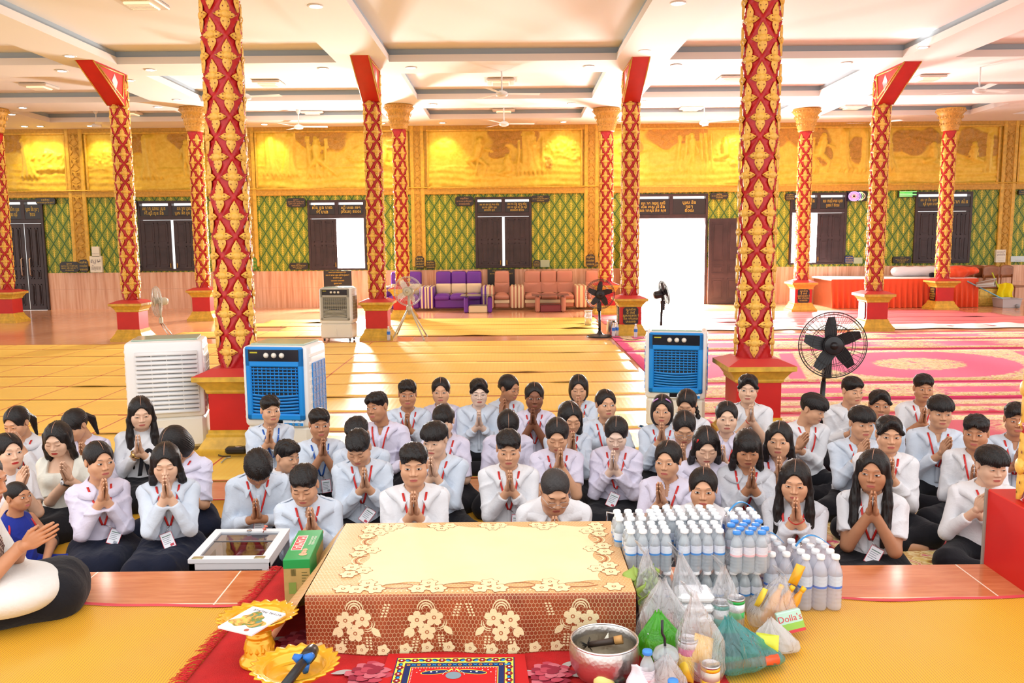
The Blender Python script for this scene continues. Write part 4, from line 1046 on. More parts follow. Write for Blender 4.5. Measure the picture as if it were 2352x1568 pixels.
            g = mb.build('scarf', [tk.mat], root); so = g.modifiers.new('s', 'SOLIDIFY'); so.thickness = .006
        elif x == 'trim':
            mb = MB()
            for sx in (-1, 1): mb.tube([(sx*(.112-.03*max(0, math.sin(a))), .0+.085*math.cos(a), .44+.085*math.sin(a)) for a in [2*PI*i/20 for i in range(20)]], .008, 6, close=True)
            mb.tube([(.06*math.cos(a), .0-.075*abs(math.sin(a)), .53-.05*abs(math.sin(a))) for a in [PI*i/12 for i in range(13)]], .008, 6); mb.build('red_trim', [RIB['r']], root)
        elif x == 'mask':
            mb = MB(); mb.grid(lambda u, v: ((u-.5)*.10, -.09-.035*math.sin(PI*u)*math.sin(PI*v*.8+.3)+.03*abs(u-.5), -.115+v*.05), 10, 6)
            g = mb.build('face_mask', [mat('dark_face_mask', rgb(70, 66, 72), .8)], root); g.matrix_local = HM; so = g.modifiers.new('s', 'SOLIDIFY'); so.thickness = .002
    PEOPLE.append(root)
    return root
# ================================================================ PILLARS
REDP = mat('red_pillar_paint', rgb(196, 26, 28), .38, 0, .5, .12, 6); REDD = mat('red_dado_paint', rgb(206, 28, 22), .45, 0, .5, .08, 5)
GOLDF = mat('gold_flower_paint', rgb(244, 192, 84), .45, 0, .5, .16, 40, bump=.15, bs=150); DOT = mat('dark_red_pits', rgb(120, 20, 18), .6); WORN = mat('worn_edge_pink', rgb(232, 150, 140), .6)
PITCH, NCOL = .31, 4
def shaft_mesh(z0, z1, Rr):
    n = 72; nz_ = int((z1-z0)/.022); a = np.linspace(0, 2*PI, n, endpoint=False); z = np.linspace(z0, z1, nz_+1); A, Z = np.meshgrid(a, z)
    u = A/(2*PI)*NCOL; v = (Z-z0-.14)/PITCH
    fa = np.abs((u+v) % 1-.5); fb = np.abs((u-v) % 1-.5)
    r = Rr+.020*np.exp(-(fa/.042)**2)+.020*np.exp(-(fb/.042)**2); r = np.minimum(r, Rr+.024)
    V = np.stack([r*np.cos(A), r*np.sin(A), Z], -1).reshape(-1, 3)
    i, j = np.meshgrid(np.arange(n), np.arange(nz_)); k = j*n+i; k2 = j*n+(i+1) % n
    return np_mesh('shaft', V, np.stack([k.ravel(), k2.ravel(), (k2+n).ravel(), (k+n).ravel()], 1), [REDP])
def flower_mesh(z0, z1, Rr, big=1.0):
    mb = MB(); nn = int((z1-z0)/PITCH*2)+2
    def wrap(x, z, n, a0, zz): a = a0+x/Rr; return ((Rr+n)*math.cos(a), (Rr+n)*math.sin(a), zz+z)
    vs = []; fs = []; ms = []
    def put(pts, faces, m, a0, zz):
        b = len(vs); vs.extend(wrap(*p, a0, zz) for p in pts); fs.extend(tuple(b+i for i in f) for f in faces); ms.extend([m]*len(faces))
    tem = []
    for ang, L, wd in ((0, .114, .037), (PI, .114, .037), (PI/2, .074, .029), (-PI/2, .074, .029)):
        L *= big; wd *= big
        pts = []; nt, ns = 6, 6
        for i in range(nt+1):
            t = i/nt; w = wd*math.sin(PI*min(1, (t*.90+.09))**.72)*(1.12-.25*t)
            for j in range(ns+1):
                q = j/ns*2-1; x = w*q; z = .016+t*L; hgt = .006+.012*math.sqrt(max(0, 1-q*q))*(1-.35*abs(t-.45))+(.006 if abs(q) < .01 else 0)
                ca, sa = math.cos(ang), math.sin(ang); pts.append((x*ca+z*sa, -x*sa+z*ca, hgt*1.05))
        f = [(i*(ns+1)+j, i*(ns+1)+j+1, (i+1)*(ns+1)+j+1, (i+1)*(ns+1)+j) for i in range(nt) for j in range(ns)]
        tem.append((pts, f, 0))
        for (t, q) in ((.36, .5), (.36, -.5), (.72, 0.0)):
            w = wd*math.sin(PI*min(1, (t*.90+.09))**.72)*(1.12-.25*t); x, z = w*q, .018+t*L; hz = .008+.012*math.sqrt(1-q*q)
            ca, sa = math.cos(ang), math.sin(ang); d = []
            for k in range(6):
                x2, z2 = x+.004*big*math.cos(k*PI/3), z+.0065*big*math.sin(k*PI/3); d.append((x2*ca+z2*sa, -x2*sa+z2*ca, hz+.0035))
            tem.append((d, [tuple(range(6))], 1))
    c = [(0, 0, .032)]
    for rr, hh in ((.016, .030), (.026, .026), (.033, .018), (.035, .0)):
        c += [(rr*big*math.cos(k*PI/5), rr*big*math.sin(k*PI/5), hh) for k in range(10)]
    f = [(0, 1+k, 1+(k+1) % 10) for k in range(10)]+[(1+10*l+k, 11+10*l+k, 11+10*l+(k+1) % 10, 1+10*l+(k+1) % 10) for l in range(3) for k in range(10)]
    tem.append((c, f, 0))
    for cidx in range(NCOL*2):
        a0 = 2*PI*(cidx+.0)/(NCOL*2)
        for r in range(nn):
            zz = z0+.14+(r+(.5 if cidx % 2 else 0))*PITCH - 0*PITCH
            if zz < z0+.02 or zz > z1-.06: continue
            for (p, fc, m) in tem: put([q for q in p], fc, m, a0, zz)
    mb.add([(x, y, min(max(z, z0+.002), z1-.002)) for x, y, z in vs], fs, 0, None, True); mb.m = ms
    return mb.mesh('flower_relief', [GOLDF, DOT])
_sh = {}
def pillar(px, py, label, top, plq=None, z0=0., xy=None, big=False, R0=.132, cut=None):
    p = onz(px, py, 0) if xy is None else Vector((xy[0], xy[1], 0))
    cx, cy = p.x, p.y+(.24 if xy is None else 0)
    root = empty('pillar', (cx, cy, z0), 0, label, 'pillar', 'red lattice pillars with gold flowers')
    zt = 3.98-z0 if top == 'capital' else zc(cy)-z0
    k = (round(zt, 2), R0, big)
    sb = .69
    if k not in _sh: _sh[k] = (shaft_mesh(sb-.01, zt, R0), flower_mesh(sb, zt, R0+.006, 1.05 if big else .95))
    link('shaft', _sh[k][0], root).rotation_euler = (0, 0, rad(-90-14)); link('flower_relief', _sh[k][1], root).rotation_euler = (0, 0, rad(-90-14))
    if big: mb = MB(); mb.box((-.20, -.2, 0), (.20, .2, .69-z0), 0, None, .004); mb.box((-.206, .19, 0), (-.196, .206, .69-z0), 1); mb.build('plinth_dado', [REDD, mat('grey_edge_strip', rgb(150, 140, 130), .5)], root); return root
    b = MB(); b.sqlathe([(.285, 0), (.285, .05), (.27, .06), (.225, .13), (.215, .145), (.215, .165), (.2, .18), (.2, .20)], 0); b.build('plinth_base', [GOLDP], root)
    d = MB(); d.sqlathe([(.188, .18), (.188, .52)], 0); dd = d.build('plinth_dado', [REDD], root)
    c = MB(); c.sqlathe([(.195, .50), (.205, .515), (.205, .53), (.235, .575), (.255, .60), (.285, .61), (.285, .65)], 0); c.sqlathe([(.285, .65), (.16, .70)], 1)
    c.build('plinth_cap', [GOLDP, mat('red_cap_top', rgb(206, 60, 56), .5)], root)
    if top == 'capital':
        t = MB(); z = zt
        hh = zc(cy)-z0-z
        t.lathe([(.17, z-.03), (.18, z), (.175, z+.03), (.195, z+.05), (.19, z+.10*hh/.46), (.20, z+.16*hh/.46), (.225, z+.19*hh/.46), (.215, z+.22*hh/.46), (.24, z+.32*hh/.46), (.285, z+.37*hh/.46), (.275, z+.39*hh/.46), (.295, z+.42*hh/.46), (.295, z+hh)], 28, 0)
        for r_, zz, n_, s_ in ((.195, z+.12*hh/.46, 18, .028), (.24, z+.27*hh/.46, 18, .036), (.292, z+.40*hh/.46, 26, .022)):
            for i in range(n_):
                a = 2*PI*i/n_; T = Matrix.Translation((r_*math.cos(a), r_*math.sin(a), zz)) @ Matrix.Rotation(a, 4, 'Z')
                t.add([(0.004, -s_*.6, -s_), (0.004, s_*.6, -s_), (.012, 0, s_*1.3), (.026, 0, -s_*.1)], [(0, 1, 3), (1, 2, 3), (2, 0, 3)], 0, T)
        t.build('capital', [mat('gold_capital', rgb(214, 158, 70), .45, 0, .5, .25, 30, bump=.3, bs=80)], root)
    elif top == 'bracket':
        t = MB(); zb = ony(850, 234, 14.5).z-z0; zt2 = zc(cy-1)-z0-.002; w = .14
        y0, y1 = -.13, -1.12
        v = [(-w, y0, zb), (w, y0, zb), (w, y1, zt2), (-w, y1, zt2), (-w, y0+.12, zt2), (w, y0+.12, zt2), (-w, y0+.12, zb), (w, y0+.12, zb)]
        t.add(v, [(0, 1, 2, 3), (0, 3, 4, 6), (1, 7, 5, 2), (3, 2, 5, 4), (6, 7, 1, 0)], 0)
        for s in (-1, 1):
            x = s*(w+.004)
            for a, bb in (((y0-.03, zb+.10), (y1+.12, zt2-.04)), ((y1+.12, zt2-.04), (y0+.05, zt2-.04)), ((y0+.05, zt2-.04), (y0-.03, zb+.10))): t.tube([(x, a[0], a[1]), (x, bb[0], bb[1])], .012, 4, 1)
            cyy, czz = -.42, zt2-.2
            t.add([(x, cyy-.10, czz), (x, cyy, czz-.17), (x, cyy+.10, czz), (x, cyy, czz+.12)], [(0, 1, 2, 3)], 2)
        for s in (-1, 1): t.tube([(s*w, y0, zb), (s*w, y1, zt2)], .010, 4, 1)
        t.build('ceiling_bracket', [REDD, GOLDP, mat('mirror_diamond', rgb(206, 206, 214), .15, .6)], root)
    for face, lines in (plq or []):
        Rz = {'front': 0, 'left': -PI/2}[face]; mb = MB(); T0 = Matrix.Rotation(Rz, 4, 'Z')
        poly = [(-.10, .20), (.10, .20), (.13, .23), (.13, .47), (.10, .50), (-.10, .50), (-.13, .47), (-.13, .23)]
        T = T0 @ Matrix.Translation((0, -.19, 0)) @ Matrix.Rotation(PI/2, 4, 'X'); mb.prism(poly, 0, .012, 0, T)
        o = mb.build('dado_plaque', [SIGNK], root)
        for i, l in enumerate(lines): text_mesh('lettering', l, .052 if i != 1 else .062, SIGNT, o, T0 @ facing(0, -.2035, .458-i*.052))
    return root
PL = ['ឧបាសិកា', 'ជី ៣៩', 'គ្រួសារកូនចៅ', 'លោកយាយ', 'បានសាង']
near = dict(R0=.134)
pillar(534, 1046, 'large red pillar with gold flowers at front left, beside white cooler', 'ceil', **near)
pillar(1744, 1016, 'large red pillar with gold flowers at front right, behind the young man', 'ceil', **near)
pillar(294, 784, 'red pillar with ceiling bracket at left, beside the beige pedestal fan', 'bracket'); pillar(865, 782, 'red pillar with ceiling bracket next to the small grey cooler', 'bracket')
pillar(1449, 772, 'red pillar with ceiling bracket and black front plaque beside black fan', 'bracket', [('front', PL), ('left', PL[:4])]); pillar(2016, 759, 'red pillar with ceiling bracket standing on pink carpets at right', 'bracket', [('left', PL)])
pillar(8, 742, 'red pillar with gold flowers at left edge before the dark door', 'capital'); pillar(462, 737, 'red pillar with gold capital peeking out behind large front left pillar', 'capital'); pillar(924, 734, 'red pillar with gold capital behind the tripod fan', 'capital')
pillar(1394, 723, 'red pillar with gold capital behind the black pedestal fan', 'capital'); pillar(1846, 716, 'red pillar with gold capital left of the orange skirted platform, front plaque', 'capital', [('front', PL)]); pillar(2172, 712, 'red pillar with gold capital in front of the orange skirted platform', 'capital', [('left', PL)])
pillar(0, 0, 'red pillar with bulky ochre flowers on plain red plinth, right edge foreground', 'ceil', xy=(2.165, 3.235), z0=0, big=True, R0=.150)
# ================================================================ FLOOR COVERINGS
def mat_weave(name, base, line, per=.0088, dots=True, rough=.33, fine=1.0, redx=False):
    t = NT(name); tc = t.n.new('ShaderNodeTexCoord'); X = t.sep(tc.outputs['Object'])
    wv = t.xyz(scale=(1, 1, 1)); nz = t.noise(wv, 3, 3)
    s = t.math('SINE', t.math('ADD', t.math('MULTIPLY', X[0], 2*PI/per), t.math('MULTIPLY', nz, 3)))
    f = t.step(s, .35, .95)
    if dots:
        d = t.math('SINE', t.math('ADD', t.math('MULTIPLY', X[1], 2*PI/(per*1.5)), t.math('MULTIPLY', t.math('FLOOR', t.math('DIVIDE', X[0], per)), PI)))
        f = t.math('MULTIPLY', f, t.math('ADD', .45, t.math('MULTIPLY', t.step(d, -.2, .6), .55)))
    c = t.ramp(nz, [(.3, tuple(x*.93 for x in base[:3])+(1,)), (.7, base)])
    c = t.mix(t.math('MULTIPLY', f, fine), c, line)
    if redx:
        q = t.math('ABSOLUTE', t.math('SUBTRACT', t.math('FRACT', t.math('DIVIDE', t.math('ADD', X[0], 5.28), .74)), .5)); m = t.math('MULTIPLY', t.step(q, .487, .493), t.math('LESS_THAN', X[0], -1.75)); c = t.mix(m, c, rgb(206, 60, 70))
    t.color(c); t.pr(rough=rough, spec=.75)
    t.bump(t.math('ADD', t.math('MULTIPLY', s, .25), t.noise(t.xyz(scale=(.35, 3, 1)), 2.5, 2)), .06, .012); return t.mat
YMAT = mat_weave('yellow_plastic_weave', rgb(255, 212, 98), rgb(250, 196, 76), .05, False, .42, .35, True)
YMAT2 = mat_weave('yellow_purple_weave', rgb(236, 176, 44), rgb(160, 90, 70), .0088); RBIND = mat('red_binding', rgb(190, 44, 50), .6)
PINKM = mat_weave('pink_plastic_weave', rgb(244, 130, 136), rgb(232, 100, 116), .05, False, .4, .4)
PINKB = mat('dark_pink_binding', rgb(176, 50, 64), .6)
def floor_mat(x0, x1, y0, y1, z, label, group, m, mb_, seed, curl=.02, name='floor_mat', cat='mat', bind=.02):
    r = random.Random(seed); mb = MB(); nx = max(8, int((x1-x0)/.16)); ny = 5; bumps = [(r.uniform(x0, x1), r.uniform(.10, .25), r.uniform(.4, 1)*curl) for _ in range(max(1, int((x1-x0)/4)))]
    def pt(x, v):
        h = z+.002*math.sin(x*3+seed)
        for (bx, bw, bh) in bumps: h += bh*math.exp(-((x-bx)/bw)**2)*max(0, 1-v*2.2)**1.5
        return (x, y0+(y1-y0)*v+.012*math.sin(x*.9+seed*2), h)
    mb.grid(lambda u, v: pt(x0+(x1-x0)*u, v), nx, ny)
    o = mb.build(name, [m]); tag(o, label, cat, group)
    so = o.modifiers.new('s', 'SOLIDIFY'); so.thickness = .003; so.offset = 1
    b = MB()
    for v0, v1 in ((0, bind/(y1-y0)), (1-bind/(y1-y0), 1)):
        b.grid(lambda u, v: (lambda p: (p[0], p[1], p[2]+.0042))(pt(x0+(x1-x0)*u, v0+(v1-v0)*v)), nx, 1)
    b.build('edge_binding', [mb_], o)
    return o
ysm = [onz(1150, p, 0).y for p in (784, 795, 812, 832, 857, 881, 911, 948, 990, 1042, 1100)]
ORD = ['farthest', 'second farthest', 'third farthest', 'fourth from the back', 'fifth from the back', 'sixth from the back', 'seventh from the back', 'eighth from the back', 'ninth from the back', 'nearest']
for i in range(len(ysm)-1):
    floor_mat(-16, 1.62+.02*(i % 3), ysm[i+1], ysm[i]+.03, .004+.002*(i % 2), 'yellow woven floor mat strip, %s of the near left field' % ORD[i], 'yellow mat strips across the hall floor', YMAT, RBIND, i+1, .016)
yf = [onz(1150, p, 0).y for p in (731, 739, 747, 757, 771)]
for i in range(4):
    floor_mat(-5.1+.35*i*(-1 if i % 2 else 1), 1.75-.05*i, yf[i+1], yf[i]+.03, .004+.002*(i % 2), 'yellow woven floor mat strip behind the pillars, %s from the wall' % ['first', 'second', 'third', 'fourth'][i], 'yellow mat strips behind the pillars', YMAT, RBIND, i+21, .03)
yp = [onz(1900, p, 0).y for p in (714, 722, 731, 740, 752)]
for i in range(4):
    floor_mat(1.70+.06*i, 9.9+.45*i, yp[i+1], yp[i]+.03, .005+.002*(i % 2), 'pink floor mat strip, %s from the back wall on the right' % ['first', 'second', 'third', 'fourth'][i], 'pink mat strips at right back', PINKM, PINKB, i+31, .02)
def carpet_mat(name, base, cream, kind, Wd, Ln):
    """kind 0 big medallions, 1 small medallions with stripes, 2 floral bands"""
    t = NT(name); tc = t.n.new('ShaderNodeTexCoord'); X = t.sep(tc.outputs['Object'])
    x, y = X[0], X[1]
    vor = t.node('ShaderNodeTexVoronoi'); t.nt.links.new(tc.outputs['Object'], vor.inputs['Vector']); vor.inputs['Scale'].default_value = 9 if kind == 0 else 12
    n = t.noise(tc.outputs['Object'], 13, 3, .6, .8)
    fl = t.step(t.math('ADD', vor.outputs['Distance'], t.math('MULTIPLY', n, .5)), .45, .62)
    flower = t.ramp(t.math('ADD', t.math('MULTIPLY', n, .7), t.math('MULTIPLY', vor.outputs['Distance'], .4)), [(.30, rgb(150, 96, 30)), (.37, rgb(214, 168, 60)), (.45, rgb(236, 206, 120)), (.53, cream), (.60, rgb(206, 150, 60)), (.66, rgb(246, 226, 170)), (.74, rgb(222, 90, 120))])
    P = {0: 3.4, 1: 2.4, 2: 1.9}[kind]
    sk = t.math('SUBTRACT', x, t.math('MULTIPLY', y, .0 if kind else .25))
    u = t.math('MULTIPLY', t.math('SUBTRACT', t.math('FRACT', t.math('DIVIDE', sk, P)), .5), P)
    ry = Ln*.5
    e = t.math('SQRT', t.math('ADD', t.math('POWER', t.math('DIVIDE', t.math('ABSOLUTE', u), P*.40), 2), t.math('POWER', t.math('DIVIDE', t.math('ABSOLUTE', y), ry*.82), 2)))
    e = t.math('ADD', e, t.math('MULTIPLY', t.math('SUBTRACT', n, .5), .22))
    inn = t.step(e, .46, .41); out = t.step(e, .96, 1.0)
    if kind == 0: m = t.math('MULTIPLY', t.math('MAXIMUM', inn, out), t.step(t.math('ABSOLUTE', u), P*.475, P*.465))
    elif kind == 1: m = t.math('MAXIMUM', inn, t.math('MULTIPLY', t.step(t.math('ABSOLUTE', y), ry*.62, ry*.66), .9))
    else: m = t.math('MAXIMUM', t.math('MULTIPLY', fl, t.step(e, .9, .4)), t.step(t.math('ABSOLUTE', y), ry*.66, ry*.70))
    ex = t.math('MINIMUM', t.math('SUBTRACT', Wd/2, t.math('ABSOLUTE', x)), t.math('SUBTRACT', Ln/2, t.math('ABSOLUTE', y)))
    bord = t.math('MULTIPLY', t.step(ex, .14, .16), t.step(ex, .34, .32)); m = t.math('MAXIMUM', m, t.math('MULTIPLY', bord, .95)); m = t.math('MULTIPLY', m, t.step(ex, .10, .13))
    b = t.mix(t.math('MULTIPLY', t.step(t.math('SINE', t.math('MULTIPLY', t.math('ADD', x, t.math('MULTIPLY', y, .3)), 28)), .1, .3), .35 if kind == 1 else 0), base, rgb(236, 120, 130))
    t.color(t.mix(m, b, flower)); t.pr(rough=.85, spec=.2, sheen=.2); t.bump(t.noise(tc.outputs['Object'], 300, 2), .3, .004); return t.mat
CREAM = rgb(250, 230, 176)
def carpet(x0, x1, y0, y1, z, label, group, base, kind, name='carpet', seed=1, bind=None):
    cx, cy = (x0+x1)/2, (y0+y1)/2; m = carpet_mat('carpet_pile_%d' % (len(_mats)+seed), base, CREAM, kind, x1-x0, y1-y0)
    mb = MB(); nx = max(6, int((x1-x0)/.3)); ny = max(4, int((y1-y0)/.3))
    mb.grid(lambda u, v: ((u-.5)*(x1-x0), (v-.5)*(y1-y0)+.01*math.sin(u*9+seed), .003*math.sin(u*14+seed)*math.sin(v*7+seed)), nx, ny)
    o = mb.build(name, [m], None, (cx, cy, z)); tag(o, label, 'carpet', group); so = o.modifiers.new('s', 'SOLIDIFY'); so.thickness = .008; so.offset = 1
    b = MB()
    for v0, v1 in ((0, .035/(y1-y0)), (1-.035/(y1-y0), 1)): b.grid(lambda u, v: ((u-.5)*(x1-x0), (v0+(v1-v0)*v-.5)*(y1-y0)+.01*math.sin(u*9+seed), .0095+.003*math.sin(u*14+seed)*math.sin((v0+(v1-v0)*v)*7+seed)), nx, 1)
    b.build('edge_binding', [bind or mat('crimson_binding', rgb(186, 20, 56), .7)], o)
    return o
MAG = rgb(232, 40, 120); MAG2 = rgb(214, 40, 76)
yc_ = [onz(2200, p, 0).y for p in (763, 780, 803, 880, 917, 952)]+[6.75, 5.5]
CK = [(1, 'striped magenta carpet with small medallions beside the white cloth strip'), (2, 'narrow magenta carpet with cream floral bands under the right fan, upper'), (0, 'wide magenta carpet with large cream oval medallions behind the black fan'), (2, 'magenta floral carpet nearest behind the back row boys'), (1, 'striped red carpet with cream medallions just behind the right students'), (2, 'red floral carpet beneath the right back rows'), (2, 'red floral carpet beneath the middle right rows')]
for i, (k, lb) in enumerate(CK):
    carpet(1.70, 12.5 if i < 5 else 6.0, yc_[i+1], yc_[i]+.02, .006+.004*(i % 2), lb, 'magenta carpets on the right side', MAG if i < 4 else MAG2, k, seed=i)
# crumpled white cloth strip along the pink mats
mb = MB(); r = random.Random(3); ph = [r.uniform(0, 6) for _ in range(6)]; yw = onz(1900, 758, 0).y+.4
mb.grid(lambda u, v: (2.3+u*8.6, yw+(v-.5)*.75+.06*math.sin(u*40+ph[0]), .014+.03*abs(math.sin(u*31+ph[1]+v*2))*math.sin(PI*v)+.02*math.sin(u*77+ph[2])*math.sin(PI*v)), 160, 8)
o = mb.build('cloth_strip', [cloth('white_cloth', rgb(240, 244, 242))]); tag(o, 'long crumpled white cloth strip between pink mats and patterned carpets', 'cloth')
# carpets under the students, yellow mats between
carpet(-1.42, 1.30, 3.44, 4.75, .012, 'red patterned carpet with cream border under the front centre students', 'carpets under the front rows', rgb(140, 10, 14), 1, seed=11, bind=mat('cream_zigzag_border', rgb(226, 200, 130), .8))
carpet(1.66, 4.6, 3.44, 5.45, .014, 'red and cream floral carpet under the front right students', 'carpets under the front rows', rgb(150, 10, 14), 1, seed=12)
FY = [('yellow purple woven mat under the front left women', -4.6, -1.46, 3.44, 4.4), ('yellow woven mat with red seam beside the left pillar base', -4.6, -1.46, 4.43, 5.55), ('yellow woven mat under the centre rows', -1.40, 1.62, 4.78, 5.55)]
for i, (lb, a, b, c, d) in enumerate(FY): floor_mat(a, b, c, d, .006+.002*i, lb, 'woven mats under the students', YMAT2, RBIND, 41+i, .008)
# platform mats
def pmat(x0, x1, y0, y1, label, seed):
    mb = MB(); rr = random.Random(seed); ph = [rr.uniform(0, 6) for _ in range(4)]
    hh = lambda x, y: PZ+.012+.004*math.sin(x*7+y*5+ph[0])+.003*math.sin(x*15-y*9+ph[1])
    fy = lambda x: y1+.012*math.sin(x*5+ph[2])
    mb.grid(lambda u, v: (lambda x: (x, y0+(fy(x)-y0)*v, hh(x, y0+(fy(x)-y0)*v)))(x0+(x1-x0)*u), 60, 24)
    o = mb.build('floor_mat', [YMAT2]); tag(o, label, 'mat', 'woven mats on the raised platform'); b = MB()
    b.grid(lambda u, v: (lambda x: (x, fy(x)-.004+.03*v, hh(x, fy(x))+.003-.004*v))(x0+(x1-x0)*u), 60, 2); b.build('edge_binding', [mat('rose_binding', rgb(220, 70, 84), .6)], o); return o
pmat(-2.6, -.62, 1.9, onz(250, 1398, PZ).y, 'yellow and purple woven mat on platform, left foreground', 5); pmat(.62, 2.9, 1.9, onz(2150, 1382, PZ).y, 'yellow and purple woven mat on platform, right foreground', 6)
# ================================================================ CEILING FITTINGS
GLOW = NT('downlight_glow'); GLOW.b.inputs['Emission Color'].default_value = (1, .97, .92, 1); GLOW.pr(em=40); GLOW = GLOW.mat
WGLOW = NT('warm_downlight_glow'); WGLOW.b.inputs['Emission Color'].default_value = (1, .82, .5, 1); WGLOW.pr(em=40); WGLOW = WGLOW.mat
def dl_proto(m):
    t = MB(); t.lathe([(.066, 0), (.092, 0), (.098, .006), (.092, .012), (.066, .012), (.066, 0)], 24, cap=False); a = t.mesh('lamp_ring', [WHITEM]); u = MB(); u.lathe([(0, .004), (.066, .004)], 20); return a, u.mesh('lamp_disc', [m])
dlw, dlg = dl_proto(GLOW), dl_proto(WGLOW)
def downlight(px, py, label, warm=False, p=None):
    p = onc(px, py) if p is None else p
    e = empty('downlight', (p.x, p.y, zc(p.y)-.012), 0, label, 'ceiling light', 'round recessed ceiling downlights'); a, b = dlg if warm else dlw
    link('lamp_ring', a, e); link('lamp_disc', b, e)
    if warm:
        l = bpy.data.lights.new('wall_wash', 'SPOT'); l.energy = 40; l.color = (1, .80, .32); l.spot_size = rad(82); l.spot_blend = .7; l.shadow_soft_size = .05
        o = bpy.data.objects.new('wall_wash', l); col.objects.link(o); o.location = (p.x, p.y, zc(p.y)-.03); o.rotation_euler = (rad(28), 0, 0)
DLS = [(160, 128, 'bright downlight above the left bracket pillar, upper'), (142, 162, 'bright downlight left of the left bracket pillar'), (345, 160, 'bright downlight right of left bracket pillar'), (297, 184, 'bright downlight just right of the left bracket top'), (407, 229, 'downlight left of the large front left pillar'), (363, 245, 'lower downlight left of the large front left pillar'),
       (52, 247, 'downlight near left edge, upper of a pair'), (27, 262, 'downlight near left edge, lower of a pair'), (742, 157, 'bright downlight right of the large front left pillar'), (945, 155, 'bright downlight left of the central ceiling fan'), (994, 239, 'small downlight lower left of the central fan'), (1313, 237, 'small downlight lower right of the central fan'),
       (1352, 152, 'bright downlight right of the central ceiling fan'), (1553, 149, 'bright downlight right of the centre right bracket pillar'), (1478, 232, 'small downlight right behind the centre right bracket pillar'), (1944, 144, 'bright downlight left of the right bracket pillar'), (1557, 6, 'large downlight at top edge right of centre'), (724, 13, 'large dim downlight at top edge left of centre'), (1480, 116, 'dim downlight above the centre right bracket'), (2120, 108, 'dim downlight above the right bracket pillar')]
for a in DLS: downlight(*a)
for px, lb in ((85, 'warm downlight close to the wall, far left of pair'), (120, 'warm downlight washing the left door mural'), (622, 'warm downlight washing the archer mural'), (886, 'warm downlight washing wall behind the second bracket pillar'), (1020, 'warm downlight washing the centre mural, left'), (1291, 'warm downlight washing the centre mural, right'), (1421, 'warm downlight between the two centre right pillars'), (1685, 'warm downlight washing mural above the open door leaf'), (232, 'warm downlight washing the mural behind the left bracket pillar')):
    p = wp(px, 287); downlight(0, 0, lb, True, Vector((p.x, W-.55, 0)))
# square ceiling lanterns
LANT = mat('lantern_ivory', rgb(232, 222, 212), .5); LANW = NT('lantern_amber'); LANW.b.inputs['Emission Color'].default_value = (1, .80, .5, 1); LANW.pr(em=.55); LANW.color((.9, .75, .55, 1)); LANW = LANW.mat
b = MB(); b.box((-.26, -.26, -.05), (.26, .26, 0), 0, None, .015); vb = b.mesh('lantern_frame', [LANT]); b = MB(); b.box((-.17, -.17, -.075), (.17, .17, -.05), 0, None, .012)
for i in range(5): b.box((-.15, -.13+i*.06, -.083), (.15, -.11+i*.06, -.075), 1)
vp = b.mesh('lantern_panel', [LANW, LANT])
VN = [(90, 195, 'square ceiling lantern at far left beside twin downlights'), (325, 2, 'square ceiling lantern cut by top edge at left'), (618, 188, 'square ceiling lantern right of the large front left pillar'), (720, 257, 'small square lantern above the second mural'), (297, 257, 'square ceiling lantern behind the left bracket pillar'), (1150, 184, 'square ceiling lantern behind the central fan'), (1157, 252, 'small square lantern behind the lower central fan'), (1586, 247, 'small square lantern right of centre above the doorway'), (1680, 178, 'square ceiling lantern left of the large front right pillar'), (2130, 176, 'square ceiling lantern right of the right bracket'), (1957, 243, 'small square lantern right of the right gold capital'), (2268, 240, 'small square lantern above the far right capital'), (2340, 2, 'square lantern at top right corner')]
for px, py, lb in VN:
    z = 4.7
    for i in range(10):
        p = onz(px, py, z); z = zc(p.y)+.20
    e = empty('ceiling_lantern', (p.x, p.y, z), 0, lb, 'ceiling light', 'square ceiling lanterns'); link('lantern_frame', vb, e); link('lantern_panel', vp, e)
# ceiling fans
bl = MB()
bl.grid(lambda u, v: (.10+u*.55, (v-.5)*(.10+.04*u), -.012*(v-.5)*8*.14), 6, 2); blm = bl.mesh('fan_blade', [WHITEM])
b = MB(); b.lathe([(0, .045), (.05, .045), (.095, .02), (.105, -.015), (.095, -.04), (.05, -.055), (0, -.055)], 28); hub = b.mesh('motor_housing', [WHITEM])
CF = [(1152, 215, 150, 'white ceiling fan at centre, larger of the two', 8), (1157, 284, 235, 'white ceiling fan at centre, farther one against the mural', 4), (560, 222, 158, 'white ceiling fan right of the large front left pillar', -10), (685, 291, 262, 'white ceiling fan against the archer mural', 5), (220, 288, 262, 'white ceiling fan behind the left bracket pillar', 60), (1618, 281, 240, 'white ceiling fan left of the large front right pillar', 195), (2253, 207, 140, 'white ceiling fan at right edge', 20), (2010, 283, 250, 'white ceiling fan behind the right bracket pillar', 185)]
for px, py, pt, lb, a0 in CF:
    z = 4.6
    for i in range(10): p = onz(px, pt, z); z = zc(p.y)+.10
    q = ony(px, py, p.y); e = empty('ceiling_fan', (p.x, p.y, q.z), 0, lb, 'ceiling fan', 'white three bladed ceiling fans')
    link('motor_housing', hub, e)
    m = MB(); m.tube([(0, 0, .04), (0, 0, zc(p.y)+.2-q.z)], .013, 8); m.lathe([(.05, zc(p.y)+.2-q.z), (.05, zc(p.y)+.15-q.z), (.02, zc(p.y)+.10-q.z)], 16); m.build('down_rod', [WHITEM], e)
    for k in range(3): f = link('fan_blade', blm, e); f.rotation_euler = (0, 0, rad(a0+120*k))
# ---------------------------------------------------------------- who sits where (head centre in the photo, facing as seen)
P = person
